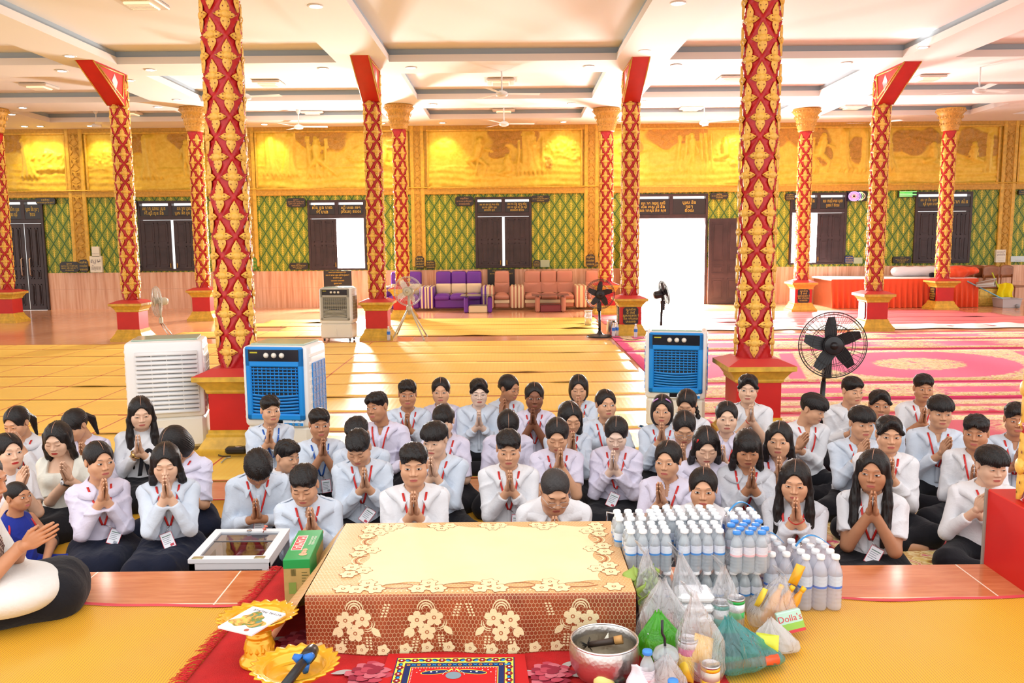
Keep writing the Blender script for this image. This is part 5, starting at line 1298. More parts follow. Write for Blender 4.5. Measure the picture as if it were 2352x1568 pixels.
# left group
P(-62, 1088, 'elderly person with checked scarf and worn white blouse at left corner, hands clasped', z0=.37, body=62, head=60, pitch=12, face=5, skin=3, hair='old', hairm=GREYHAIR, shirt='e', sleeve='elbow', collar='tee', lan=None, legs='sprawl', side=1, eye=.4, hp=(105, 1218), wtilt=62, hy=-.30, pant='k', lip=1, s=1.0, at=(-1.89, 2.92, .90), zh=.67, lean=.1, extra=['scarf'])
P(40, 1140, 'small child with shaved hair in blue and red sports tank top', body=35, head=42, pitch=0, face=4, skin=3, hair='buzz', shirt='t', sleeve='none', collar='tee', lan=None, pant='s', eye=1, gaze=.4, s=.78, pose='lap', legs='cross', extra=['trim'])
P(20, 1036, 'woman with red lipstick in white short sleeved T-shirt behind small child', body=28, head=22, pitch=2, face=2, skin=1, hair='tied', shirt='w', sleeve='short', collar='tee', lan=None, eye=.8, gaze=-.4, hp=(46, 1085), lip=2)
P(47, 963, 'girl in white shirt with tied hair, head bowed, leftmost of the back row', body=-20, head=-38, pitch=22, face=2, skin=2, hair='pony', shirt='w', lan='r', eye=.2, hp=(36, 1000), collar='round')
P(135, 1003, 'woman in cream square necked dress with long hair and silver wristwatch', body=-22, head=-22, pitch=18, face=2, skin=1, hair='long', shirt='c', sleeve='elbow', collar='square', lan=None, eye=.15, hp=(148, 1076), extra=['watchR'], lip=2, pant='k')
P(184, 966, 'girl in lavender shirt with bangs and ponytail, looking down behind cream dressed woman', body=-18, head=-44, pitch=30, face=2, skin=2, hair='pony_bangs', shirt='l', eye=.1, hp=(190, 1030), hz=.42)
P(323, 944, 'woman with very long straight hair, sheer white blouse and black neck bow', body=0, head=2, pitch=14, face=3, skin=1, hair='longfront', shirt='w', collar='tee', lan=None, eye=.3, hp=(317, 1012), extra=['watchgoldR', 'bow'], s=1.04)
P(414, 1004, 'girl in lavender blouse whose black bob hides her face, beside the white cooler', body=-32, head=-48, pitch=38, face=2, skin=2, hair='bob', shirt='l', sleeve='elbow', eye=0, hz=.46, pant='n', collar='round', side=1)
P(224, 1056, 'girl in lavender blouse with low bun glancing sideways, front left', body=8, head=22, pitch=6, face=3, skin=2, hair='bun', shirt='l', collar='round', eye=.85, gaze=.5, hp=(238, 1116), pant='n', card=(.17, .05, 28, -40))
P(382, 1056, 'girl in pale blue shirt with loose dark hair and green badge clip, front left', body=-4, head=-6, pitch=16, face=2, skin=1, hair='long', shirt='b', eye=.15, hp=(380, 1103), pant='n', card=(.17, -.01, -18, -40), ep=True)
# centre left
P(589, 1050, 'boy in pale blue shirt, black bowl cut bowed very low, behind the glass case', body=-2, head=4, pitch=50, face=1, skin=3, hair='bowl', shirt='b', eye=0, hp=(588, 1155), hz=.45, lean=.25, card=(.15, .0, 5, -20), ep=True)
P(653, 1046, 'boy in white shirt with shaggy hair peeking right behind the bowed boy', body=20, head=42, pitch=8, face=0, skin=2, hair='wavy', shirt='w', eye=.9, gaze=.5, lan=None, hz=.40, s=.92, zh=.62)
P(620, 941, 'boy in pale blue shirt with blue lanyard in front of the left blue cooler', body=6, head=14, pitch=2, face=0, skin=2, hair='crop', shirt='b', lan='u', eye=.9, gaze=-.5, hp=(618, 992), ep=True, s=.96)
P(733, 973, 'boy in pale blue short sleeved shirt with blue lanyard, eyes raised', body=4, head=8, pitch=4, face=0, skin=3, hair='crop', shirt='b', sleeve='short', lan='u', eye=1, gaze=.2, hp=(742, 1020), card=(.14, .03, -4, -8), s=.96)
P(704, 1104, 'boy in pale blue shirt praying directly behind the green carton', body=-4, head=-14, pitch=22, face=0, skin=2, hair='crop', shirt='b', eye=.1, hp=(714, 1180), zh=.65, lean=.1, ep=True)
P(826, 988, 'boy mostly hidden behind the bowed boy with the hanging badge', body=-10, head=-20, pitch=25, face=0, skin=3, hair='crop', shirt='b', eye=.2, hz=.48, lan=None)
P(829, 1015, 'boy in pale blue shirt, thick crop bowed, white badge hanging at his knee', body=-2, head=-14, pitch=32, face=1, skin=2, hair='crop', shirt='b', eye=0, hp=(837, 1090), card=(.15, .03, 38, -30), ep=True)
P(873, 934, 'boy in lavender shirt leaning on one arm and looking left', body=-14, head=-36, pitch=2, roll=-8, face=0, skin=3, hair='wavy', shirt='l', pose='prop', eye=.8, gaze=-.3)
P(936, 904, 'boy in pale blue shirt with black wristwatch, palms at chin, back row', body=0, head=0, pitch=4, face=0, skin=3, hair='crop', shirt='b', eye=.8, hp=(935, 960), extra=['watchR'])
P(1013, 897, 'girl in lavender shirt with parted hair and wisps, behind masked girl', body=0, head=-3, pitch=4, face=3, skin=2, hair='bun', shirt='l', eye=.8, lan=None, hz=.45)
P(1020, 962, 'girl in lavender puff sleeved shirt, eyes closed, dark mask under her chin', body=-6, head=-12, pitch=12, face=2, skin=1, hair='tied_bangs', shirt='l', sleeve='elbow', eye=0, hz=.48, extra=['mask', 'stringL'])
P(1003, 1005, 'boy in pale blue shirt with round bowl fringe, right behind the open mouthed boy', body=-10, head=-22, pitch=12, face=0, skin=1, hair='bowl', shirt='b', eye=.5, hp=(992, 1064), gaze=-.4)
P(951, 1066, 'boy in bright white shirt, lips parted, praying behind the table centre', body=0, head=-2, pitch=4, face=1, skin=2, hair='crop', shirt='w', eye=.8, gaze=-.3, hp=(950, 1146), s=1.04)
# centre right
P(1099, 898, 'boy with round spectacles and parted curtain hair in pale shirt', body=0, head=4, pitch=10, face=0, skin=0, hair='curtain', shirt='b', eye=.4, hp=(1100, 955), extra=['glasses'], lan=None)
P(1163, 888, 'girl in pale shirt with pink hair tie turned right, back row', body=18, head=48, pitch=14, face=2, skin=3, hair='tied', shirt='b', eye=.5, hp=(1153, 926), extra=['hairties'])
P(1227, 909, 'deep skinned girl in lavender shirt with crossed bare forearms', body=0, head=2, pitch=6, face=3, skin=4, hair='tied', shirt='l', sleeve='short', eye=.8, hp=(1224, 950), lip=1)
P(1329, 888, 'girl in pale shirt with short loose bob, farthest back at centre', body=0, head=0, pitch=12, face=2, skin=2, hair='bob', shirt='b', eye=.3, hp=(1327, 924), extra=['stringR'])
P(1390, 928, 'girl with pulled back hair gazing up to the right, hands lowered', body=4, head=16, pitch=0, face=3, skin=2, hair='tied', shirt='b', sleeve='short', eye=1, gaze=.6, pose='lap')
P(1166, 958, 'girl in lavender blouse bowed low so her topknot hides her face', body=0, head=2, pitch=52, face=2, skin=1, hair='bun', shirt='l', sleeve='elbow', eye=0, hz=.44, lan=None, collar='round')
P(1306, 954, 'girl with long black hair over one shoulder beside the bowed lavender girl', body=8, head=16, pitch=20, face=2, skin=2, hair='long', shirt='b', eye=.1, hp=(1314, 1005))
P(1280, 992, 'girl in lavender short sleeved shirt with centre parting, looking down, bare elbows', body=4, head=0, pitch=22, face=2, skin=2, hair='tied', shirt='l', sleeve='short', eye=.1, hp=(1286, 1044))
P(1416, 987, 'girl in lavender long sleeved shirt with white badge hanging on black skirt', body=-2, head=-2, pitch=26, face=2, skin=0, hair='tied', shirt='l', eye=0, hp=(1409, 1050), card=(.16, -.02, 22, -32), pant='k')
P(1168, 1026, 'boy in white shirt with short black hair, second row behind the older man', body=0, head=0, pitch=12, face=0, skin=2, hair='crop', shirt='w', eye=.45, hp=(1171, 1096), card=(.17, .05, 4, -10))
P(1270, 1115, 'older man in white shirt with steel spectacles, bowed at the table', body=0, head=10, pitch=26, face=5, skin=2, hair='receding', hairm=GREYHAIR, shirt='w', eye=0, hp=(1274, 1190), hz=.36, lean=.5, extra=['glasses'], lan=None, s=1.06)
# right group
P(1521, 940, 'girl with lilac hair clips, palms at lips, before the right blue cooler', body=0, head=-2, pitch=4, face=2, skin=2, hair='bob', shirt='b', eye=.8, hp=(1520, 985), extra=['pinkclips'])
P(1579, 921, 'girl with a long braid over her shoulder, head bowed by the cooler', body=-4, head=-8, pitch=24, face=2, skin=2, hair='braid', shirt='w', eye=.15, hz=.45, lan=None)
P(1570, 972, 'girl with clear spectacles bowed over her praying hands', body=0, head=4, pitch=28, face=2, skin=2, hair='tied', shirt='l', eye=0, hp=(1568, 1034), extra=['glasses'])
P(1535, 1055, 'girl in lavender short sleeves with earring, looking left, behind the bottles', body=-10, head=-14, pitch=4, face=2, skin=2, hair='tied', shirt='l', sleeve='short', eye=.7, gaze=-.4, zh=.67, hp=(1516, 1124), extra=['watchL'])
P(1619, 1014, 'girl with a red hair clip in her parted hair, looking down', body=2, head=8, pitch=24, face=2, skin=1, hair='half', shirt='l', eye=.05, hp=(1624, 1080), extra=['redclip'], lan=None, collar='round')
P(1615, 1120, 'girl peering over the front bottle packs, only eyes visible', body=0, head=0, pitch=4, face=2, skin=2, hair='tied', shirt='w', eye=1, hz=.40, zh=.60)
P(1668, 957, 'girl in round collared white blouse with pulled back hair and stern face', body=-2, head=4, pitch=4, face=3, skin=1, hair='tied', shirt='l', eye=.6, hp=(1660, 1036), collar='round', hz=.46)
P(1718, 892, 'young man in short sleeved white shirt before the right gold pillar base', body=0, head=0, pitch=4, face=0, skin=1, hair='curtain', shirt='w', sleeve='short', eye=.8, hp=(1725, 942), lan=None, extra=['stringR'], s=1.05, ep=True)
P(1855, 934, 'boy with bowl cut in profile, turned right beside the black fan', body=18, head=62, pitch=18, face=0, skin=2, hair='bowl', shirt='w', eye=.4, hp=(1844, 1006), wyaw=25)
P(1715, 1025, 'girl with loose wispy bangs, eyes lowered, in grey white blouse', body=2, head=6, pitch=14, face=2, skin=3, hair='long_bangs', shirt='g', eye=.2, hp=(1727, 1088), collar='round', lip=1)
P(1790, 1008, 'girl with centre parted hair tied back and strands framing her face', body=-2, head=-4, pitch=4, face=3, skin=2, hair='half', shirt='l', eye=.6, hp=(1790, 1064), extra=['watchL'])
P(1826, 1101, 'girl with very long hair and yellow wrist string beside the bottle packs', body=-4, head=-2, pitch=10, face=3, skin=2, hair='longfront', shirt='g', eye=.6, hp=(1829, 1160), zh=.66, extra=['stringR', 'stringL'], ep=True)
P(1953, 896, 'boy in white shirt at back right looking right, beside the black fan', body=14, head=36, pitch=6, face=0, skin=2, hair='crop', shirt='w', eye=.6, gaze=.4, hz=.42, lan=None)
P(2019, 929, 'boy with tousled hair half hidden behind the fringed boy', body=4, head=10, pitch=2, face=1, skin=3, hair='curtain', shirt='b', eye=.8, gaze=-.4, hz=.44, lan=None)
P(1976, 970, 'boy with thick swept fringe and pale shirt, mouth slightly open', body=14, head=24, pitch=4, face=0, skin=2, hair='bowl', shirt='b', eye=.55, gaze=.4, hp=(1985, 1022), wyaw=15)
P(2040, 995, 'boy with curtain hair in white shirt leaning behind the long haired girl', body=6, head=12, pitch=6, face=0, skin=2, hair='curtain', shirt='w', eye=.7, gaze=-.6, hp=(2046, 1066), card=False, s=1.03)
P(2119, 890, 'dark skinned boy with short crop, hand near mouth, far back right', body=8, head=16, pitch=4, face=1, skin=3, hair='crop', shirt='w', sleeve='short', eye=.7, hp=(2122, 948), lip=1)
P(2157, 944, 'boy in pale blue shirt with heavy fringe and clasped hands, badge on lap', body=8, head=16, pitch=6, face=0, skin=2, hair='bowl', shirt='b', eye=.5, hp=(2173, 1016), wyaw=22, card=(.17, .06, -4, -12), gaze=.4, s=1.03)
P(2243, 992, 'boy with wavy black hair looking out behind the rightmost boy', body=0, head=-6, pitch=4, face=1, skin=3, hair='wavy', shirt='w', eye=.7, gaze=-.5, hz=.44, lan='r')
P(2272, 1066, 'boy in white shirt with bowl fringe seated against the red plinth', body=18, head=28, pitch=8, face=0, skin=1, hair='bowl', shirt='w', eye=.35, gaze=.3, hp=(2262, 1146), wyaw=28, card=(.16, .07, -12, -14), zh=.66)
P(2007, 1080, 'girl with waist long hair in white puff sleeves, front right', body=0, head=-6, pitch=4, face=3, skin=3, hair='longfront', shirt='w', sleeve='puff', eye=.7, gaze=-.6, hp=(2005, 1146), zh=.68, card=(.14, .02, 24, -28), pant='k', s=1.03)
P(2334, 962, 'person in pale shirt almost hidden by the far right pillar', body=10, head=10, pitch=4, face=0, skin=3, hair='crop', shirt='b', eye=.6, hz=.45)
# ================================================================ FRONT PLATFORM THINGS
def att_uv(me, uv):
    a = me.attributes.new('cuv', 'FLOAT_VECTOR', 'POINT'); a.data.foreach_set('vector', np.asarray([(u, v, 0) for u, v in uv], np.float32).ravel())
LACE_C = rgb(240, 226, 176); BRN = rgb(170, 88, 50)
def lace_mat():
    t = NT('lace_over_brown_wood'); at = t.node('ShaderNodeAttribute', attribute_name='cuv'); X = t.sep(at.outputs['Vector'])
    per = .0125; x = t.math('DIVIDE', X[0], per); y = t.math('DIVIDE', X[1], per*1.25); r3 = 1.7320508
    def hexa(ox, oy):
        a = t.math('SUBTRACT', t.math('FLOORED_MODULO', t.math('ADD', x, ox), 1), .5); b = t.math('SUBTRACT', t.math('FLOORED_MODULO', t.math('ADD', y, oy), r3), r3/2); return a, b
    a1, b1 = hexa(0, 0); a2, b2 = hexa(.5, r3/2)
    def hd(a, b): a = t.math('ABSOLUTE', a); b = t.math('ABSOLUTE', b); return t.math('MAXIMUM', a, t.math('ADD', t.math('MULTIPLY', a, .5), t.math('MULTIPLY', b, .8660254)))
    h = t.math('MINIMUM', hd(a1, b1), hd(a2, b2)); edge_ = t.step(h, .425, .48)
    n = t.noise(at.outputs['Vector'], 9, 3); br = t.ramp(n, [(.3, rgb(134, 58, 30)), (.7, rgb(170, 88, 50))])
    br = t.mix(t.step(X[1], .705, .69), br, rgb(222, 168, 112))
    t.color(t.mix(t.math('MULTIPLY', edge_, .62), br, LACE_C)); t.pr(rough=.42, spec=.4); t.bump(edge_, .2, .002); return t.mat
LACE = lace_mat(); LCREAM = mat('lace_cream_panel', LACE_C, .75, var=.06, vs=6, bump=.25, bs=260); LBRN = mat('lace_brown_outline', rgb(176, 104, 62), .7)
TX0, TX1, TY0, TY1, TZ = -.685, .398, 2.665, 3.37, .585
def cloth_pt(u, v, off=0.0):
    """u across (m from centre), v from the rear edge over the top then down the front"""
    cx = (TX0+TX1)/2; top = TY1-TY0; off *= .38
    if v <= top-.012: p = (cx+u, TY1-v, TZ+.003+off+.0004*math.sin(u*23)*math.sin(v*19))
    elif v <= top+.012:
        a = (v-top+.012)/.024*PI/2; p = (cx+u, TY0+.012-(.012+off)*math.sin(a), TZ+.003-.012+(.012+off)*math.cos(a))
    else:
        d = v-top-.012; w = .012*d/.2*math.sin(u*16)+.03*d; p = (cx+u, TY0-w-off, TZ-.010-d)
    return p
tb = MB()
tb.box((TX0+.01, TY0+.01, TZ-.03), (TX1-.01, TY1-.01, TZ), 0, None, .006)
table = tb.build('low_table', [mat('table_brown_wood', rgb(140, 66, 36), .3, var=.2, vs=5)]); tag(table, 'low wooden table covered by cream lace cloth on the platform', 'table')
for sx in (0, 1):
    for sy in (0, 1):
        l = MB(); x = TX0+.04+sx*(TX1-TX0-.12); y = TY0+.04+sy*(TY1-TY0-.12); l.box((x, y, PZ+.001), (x+.045, y+.045, TZ-.03), 0, None, .004); l.build('leg', table.data.materials[0], table)
hw_ = (TX1-TX0)/2; VE = TY1-TY0+.20
mb = MB(); uv = []
nu, nv = 90, 60
for j in range(nv+1):
    v = VE*j/nv
    for i in range(nu+1): u = (i/nu-.5)*2*hw_; mb.v.append(cloth_pt(u, v)); uv.append((u, v))
for j in range(nv):
    for i in range(nu): k = j*(nu+1)+i; mb.f.append((k, k+nu+1, k+nu+2, k+1)); mb.m.append(0); mb.sm.append(True)
for sx in (-1, 1):           # side drapes
    b = len(mb.v); n1, n2 = 40, 12
    for i in range(n1+1):
        v = (TY1-TY0)*i/n1
        for k in range(n2+1):
            d = .20*k/n2; fl = (.15 if sx < 0 else .03)*(d/.2)+.012*math.sin(v*22+1)*(d/.2); p = cloth_pt(sx*hw_, min(v, TY1-TY0-.013)); yy = p[1]-(.05*d/.2 if i == n1 else 0)
            mb.v.append((p[0]+sx*(.004+fl), yy-(d*.3 if sx < 0 and i > n1*.7 else 0)*((i/n1-.7)/.3), p[2]-d-.001)); uv.append((sx*(hw_+d), min(v, .68)))
    for i in range(n1):
        for k in range(n2): q = b+i*(n2+1)+k; mb.f.append((q, q+1, q+n2+2, q+n2+1) if sx > 0 else (q, q+n2+1, q+n2+2, q+1)); mb.m.append(0); mb.sm.append(True)
def cpoly(pts, off, m):
    b = len(mb.v); c = (sum(p[0] for p in pts)/len(pts), sum(p[1] for p in pts)/len(pts)); P = [c]+pts
    for u, v in P: mb.v.append(cloth_pt(max(-hw_, min(hw_, u)), max(.004, min(VE-.003, v)), off)); uv.append((u, v))
    n = len(pts)
    for i in range(n): mb.f.append((b, b+1+i, b+1+(i+1) % n)); mb.m.append(m); mb.sm.append(False)
def crib(pts, w, off, m):
    b = len(mb.v); n = len(pts)
    for i, p in enumerate(pts):
        a, c = pts[max(0, i-1)], pts[min(n-1, i+1)]; d = Vector((c[0]-a[0], c[1]-a[1])); d = d.normalized() if d.length else Vector((1, 0)); ww = w*(.35+.65*math.sin(PI*(i+.5)/n))
        for s in (-1, 1): q = (p[0]-s*d.y*ww/2, p[1]+s*d.x*ww/2); mb.v.append(cloth_pt(max(-hw_, min(hw_, q[0])), max(.004, min(VE-.003, q[1])), off)); uv.append(q)
    for i in range(n-1): mb.f.append((b+2*i, b+2*i+1, b+2*i+3, b+2*i+2)); mb.m.append(m); mb.sm.append(False)
def rose(u, v, Rr, lobes=6, rot=0, asp=1.0, out=True):
    ring = lambda r, o=0: [(u+r*(1+.15*math.cos(lobes*a+rot))*math.cos(a), v+asp*r*(1+.15*math.cos(lobes*a+rot))*math.sin(a)) for a in [2*PI*i/48 for i in range(48)]]
    if out: cpoly(ring(Rr*1.10), .0026, 2)
    cpoly(ring(Rr), .0034, 1); cpoly([(u+Rr*.26*math.cos(a), v+Rr*.26*asp*math.sin(a)) for a in [PI/4*i for i in range(8)]], .0042, 2); cpoly([(u+Rr*.15*math.cos(a), v+Rr*.15*asp*math.sin(a)) for a in [PI/4*i for i in range(8)]], .0048, 1)
# cream centre panel (fine grid so it follows the surface)
pu0, pu1, pv0, pv1 = -.395, .445, .055, .615
b0 = len(mb.v); gn, gm = 60, 40
for j in range(gm+1):
    for i in range(gn+1):
        u = pu0+(pu1-pu0)*i/gn; v = pv0+(pv1-pv0)*j/gm
        if i in (0, gn): u += (.014 if i == 0 else -.014)*math.cos(v*2*PI/.19)
        if j in (0, gm): v += (.012 if j == 0 else -.014)*math.cos(u*2*PI/.205)
        mb.v.append(cloth_pt(u, v, .0018)); uv.append((u, v))
for j in range(gm):
    for i in range(gn): k = b0+j*(gn+1)+i; mb.f.append((k, k+gn+1, k+gn+2, k+1)); mb.m.append(1); mb.sm.append(True)
for u in (-.35, -.145, .06, .265): rose(u-.03, .660, .030); rose(u+.032, .660, .030, rot=1); rose(u, .612, .027, rot=2); rose(u-.03, .040, .026); rose(u+.03, .040, .026); rose(u, .075, .024)
for v in (.12, .31, .50):
    for s, uu in ((-1, pu0), (1, pu1)): rose(uu+s*.035, v-.03, .028); rose(uu+s*.035, v+.032, .028); rose(uu-s*.012, v, .026)
for s, uu in ((-1, pu0-.03), (1, pu1+.03)): rose(uu, .655, .03); rose(uu, .045, .027)
for u in (-.245, -.042, .162, .36):
    for s in (1, -1):
        crib([(u+s*.065*(1-t), .640+.020*math.sin(PI*t*.5)-.006*t) for t in [i/10 for i in range(11)]], .007, .0030, 2)
    crib([(u+.05*math.cos(a), .634-.018*math.sin(a)) for a in [PI*i/12 for i in range(13)]], .004, .0030, 2)
    for k in range(7): cpoly([(u-.055+k*.018+.004*math.cos(a), .683+.003*abs(k-3)*-1+.006*math.sin(a)) for a in [PI/3*i for i in range(6)]], .003, 1)
for v in (.215, .405):
    for s, uu in ((-1, pu0-.02), (1, pu1+.02)):
        for r_ in (.022, .034, .046): crib([(uu+s*(-.02+r_*math.sin(a)), v+r_*1.1*math.cos(a)) for a in [PI*i/12 for i in range(13)]], .006, .003, 1 if r_ != .034 else 2)
def bouquet(u0, mir):
    m = -1 if mir else 1; T_ = TY1-TY0
    def fl(du, dv, Rr):
        for k in range(5):
            a = 2*PI*k/5-PI/2; cu, cv = u0+m*du+.62*Rr*math.cos(a), T_+dv+.62*Rr*math.sin(a); pr_ = []
            for i in range(14):
                q = 2*PI*i/14; r = .46*Rr*(1-.22*math.exp(-((q-PI)/.5)**2 if False else -((math.atan2(math.sin(q), math.cos(q)))/.45)**2)); du2, dv2 = r*1.05*math.cos(q), r*.85*math.sin(q); pr_.append((cu+du2*math.cos(a)-dv2*math.sin(a), cv+du2*math.sin(a)+dv2*math.cos(a)))
            cpoly(pr_, .0022+.0003*k, 1)
        cpoly([(u0+m*du+.24*Rr*math.cos(q), T_+dv+.24*Rr*math.sin(q)) for q in [PI/4*i for i in range(8)]], .0042, 2); cpoly([(u0+m*du+.12*Rr*math.cos(q), T_+dv+.12*Rr*math.sin(q)) for q in [PI/4*i for i in range(8)]], .0048, 1)
    for r_ in (.014, .021, .029): crib([(u0+m*(.004+r_*math.cos(a)), T_+.050-1.1*r_*math.sin(a)) for a in [PI*i/12 for i in range(13)]], .005, .0024, 1)
    fl(-.026, .085, .030); fl(.030, .078, .030); fl(.006, .128, .029)
    for (du, dv, a, L) in ((-.055, .122, 2.3, .045), (.075, .122, .8, .045), (-.045, .130, 2.0, .035)):
        cpoly([(u0+m*(du+L*(t-.5)*math.cos(a)-s*.011*math.sin(PI*t)*math.sin(a)), T_+dv+L*(t-.5)*math.sin(a)+s*.011*math.sin(PI*t)*math.cos(a)) for s, ts in ((1, range(8)), (-1, range(7, -1, -1))) for t in [i/7 for i in ts]], .0024, 1)
    for (du, dv, dr, n) in ((-.030, .150, (-.25, 1), 5), (.050, .140, (.1, 1), 5), (.10, .070, (.35, -1), 5)):
        for k in range(n):
            for s in (-1, 1):
                cu, cv = u0+m*(du+dr[0]*.009*k+s*.006), T_+dv+dr[1]*.0095*k; cpoly([(cu+.0045*math.cos(q), cv+.0035*math.sin(q)) for q in [PI/3*i for i in range(6)]], .0024, 1)
    for r_ in (.018, .025): crib([(u0+m*(.045+r_*math.cos(a)), T_+.095+r_*math.sin(a)) for a in [-.3+PI*.7*i/10 for i in range(11)]], .004, .0022, 1)
for i, u in enumerate((-.385, -.150, .105, .365)): bouquet(u, i >= 2)
for k in range(15): rose(-.50+k*.071, VE-.018, .019, 5, out=False)
me = mb.mesh('tablecloth', [LACE, LCREAM, LBRN]); att_uv(me, uv); tc_ = link('tablecloth', me); tag(tc_, 'cream floral lace tablecloth draped over the low brown table', 'tablecloth')
# ---- red carpet with roses, prayer mat
def quad_mesh(name, c, m, nx=20, ny=20, z=0, wav=.003):
    """c: four ground corners (x,y) a,b,c,d"""
    mb = MB(); mb.grid(lambda u, v: ((1-v)*((1-u)*c[0][0]+u*c[1][0])+v*((1-u)*c[3][0]+u*c[2][0]), (1-v)*((1-u)*c[0][1]+u*c[1][1])+v*((1-u)*c[3][1]+u*c[2][1]), z+wav*math.sin(u*9)*math.sin(v*8)), nx, ny); return mb
g = lambda px, py, z=PZ: onz(px, py, z)
a, b, c, d = g(400, 1590), g(1690, 1590), g(1625, 1500), g(648, 1310)
rc = quad_mesh('red_carpet', [(a.x, a.y-.4), (b.x, b.y-.4), (c.x, 3.0), (d.x, d.y)], 0, 30, 30, PZ+.016, .002)
RCARP = mat('red_velvet_pile', rgb(196, 16, 20), .8, var=.15, vs=14, bump=.4, bs=220)
ro = rc.build('fringed_carpet', [RCARP]); tag(ro, 'bright red fringed carpet with rose motifs under the low table', 'carpet'); so = ro.modifiers.new('s', 'SOLIDIFY'); so.thickness = .006
fr = MB(); r = random.Random(9); p0, p1 = Vector((a.x, a.y-.4, PZ+.018)), Vector((d.x, d.y, PZ+.018)); n = 260
for i in range(n):
    p = p0.lerp(p1, (i+r.random())/n); L = r.uniform(.035, .06); dx = Vector((-L, r.uniform(-.025, .025), -.004)); fr.tube([p, p+dx*.5+Vector((0, 0, .006)), p+dx], [.0022, .0018, .0008], 4)
fr.build('fringe', [mat('red_fringe', rgb(206, 30, 32), .8)], ro)
def rosecluster(px, py, s):
    mb = MB(); p = g(px, py, PZ+.022)
    for k in range(22):
        a = k*2.4; rr = s*.05*math.sqrt(k+.3); x, y = p.x+rr*math.cos(a), p.y+rr*math.sin(a); q = s*.07
        mb.add([(x+q*math.cos(t)*(1+.2*math.cos(3*t)), y+q*math.sin(t)*.8, PZ+.0225+.0004*(22-k)) for t in [2*PI*i/14 for i in range(14)]], [tuple(range(14))], k % 3)
    for (dx, dy, an) in ((-.30, .05, .3), (.30, -.02, -.2), (.2, .2, .9)):
        mb.add([(p.x+s*(dx+.12*(t-.5)*2*math.cos(an)-sg*.045*math.sin(PI*t)*math.sin(an)), p.y+s*(dy+.12*(t-.5)*2*math.sin(an)+sg*.045*math.sin(PI*t)*math.cos(an)), PZ+.0226) for sg, ts in ((1, range(8)), (-1, range(7, -1, -1))) for t in [i/7 for i in ts]], [tuple(range(16))], 3)
    mb.build('rose_motif', [mat('rose_dark', rgb(150, 30, 54), .8), mat('rose_mid', rgb(190, 66, 84), .8), mat('rose_light', rgb(206, 104, 116), .8), mat('grey_leaf', rgb(186, 176, 170), .8)], ro)
rosecluster(850, 1548, .30); rosecluster(1262, 1548, .28); rosecluster(690, 1470, .28)
ca, cb, cc, cd = g(1205, 1520), g(1232, 1600), g(858, 1600), g(893, 1518)
pm = quad_mesh('prayer_mat', [(cc.x, cc.y-.3), (cb.x, cb.y-.3), (ca.x, ca.y), (cd.x, cd.y)], 0, 20, 20, PZ+.026, .0015); po = pm.build('prayer_mat', [mat('prayer_red', rgb(200, 14, 16), .8)])
tag(po, 'small red printed mat with yellow and blue flower border before the table', 'mat')
PW = ca.x-cd.x; pc = (ca.x+cd.x)/2; py1 = ca.y; mb = MB(); S = PW
def pq(x0, x1, y0, y1, zz, m): mb.add([(pc+x0*S, py1-y1*S, PZ+.0285+zz), (pc+x1*S, py1-y1*S, PZ+.0285+zz), (pc+x1*S, py1-y0*S, PZ+.0285+zz), (pc+x0*S, py1-y0*S, PZ+.0285+zz)], [(0, 1, 2, 3)], m)
def pd(x, y, rx, ry, zz, m, n=14, lob=0, rot=0): mb.add([(pc+(x+rx*(1+lob*math.cos(6*a))*math.cos(a)*math.cos(rot)-ry*math.sin(a)*math.sin(rot))*S, py1-(y+rx*math.cos(a)*math.sin(rot)+ry*(1+lob*math.cos(6*a))*math.sin(a)*math.cos(rot))*S, PZ+.0285+zz) for a in [-2*PI*i/n for i in range(n)]], [tuple(range(n))], m)
pq(-.425, .425, .045, .9, .0, 1); pq(-.418, .418, .052, .9, .0004, 0); pq(-.358, .358, .125, .9, .0008, 5); pq(-.352, .352, .130, .9, .0012, 1); pq(-.312, .312, .185, .9, .0016, 0); pq(-.306, .306, .192, .9, .0020, 4)
for i in range(9):
    x = -.388+i*.097; pd(x, .088, .026, .026, .0012, 2, 18, .12); pd(x, .088, .008, .008, .0016, 3)
    if i < 8: pd(x+.048, .085, .024, .016, .0012, 1, 12, 0, .6 if i < 4 else -.6); pd(x+.044+(0 if i < 4 else .010), .096, .016, .010, .0016, 6, 10, 0, .6 if i < 4 else -.6)
for s in (-1, 1):
    for i in range(5): y = .145+i*.09; pd(s*.388, y+.045, .026, .026, .0012, 2, 18, .12); pd(s*.388, y+.045, .008, .008, .0016, 3); pd(s*.388, y, .016, .022, .0012, 1, 12); pd(s*.384, y+.006, .010, .014, .0016, 6, 10)
for i in range(10): x = -.33+i*.0733; pd(x, .158, .013, .013, .002, 7); pd(x, .158, .008, .008, .0024, 2); pd(x+.037, .158, .022, .004, .002, 6, 8, 0, .7); pd(x+.037, .158, .022, .004, .0022, 6, 8, 0, -.7)
for i in range(31): pd(-.295+i*.0197, .204, .004, .004, .0024, 3, 8)
for s in (-1, 1):
    for i in range(12): pd(s*.295, .225+i*.02, .004, .004, .0024, 3, 8)
    pd(s*.13, .262, .105, .030, .0024, 0, 20, 0, s*.16); pd(s*.13, .264, .097, .024, .0028, 1, 20, 0, s*.16); pd(s*.16, .262, .008, .008, .0032, 3); pd(s*.12, .262, .006, .006, .0032, 3)
    for i in range(4): pd(s*(.20+.02*i), .235+.03*(i % 2), .005, .005, .0024, 3, 8)
    pd(s*.02, .228, .016, .008, .0026, 0, 10, 0, s*.5)
for i in range(14): a = PI*i/13; pd(.075*math.cos(a), .30-.06*math.sin(a), .004, .004, .0030, 3, 8)
pd(0, .31, .055, .05, .0028, 8, 20)
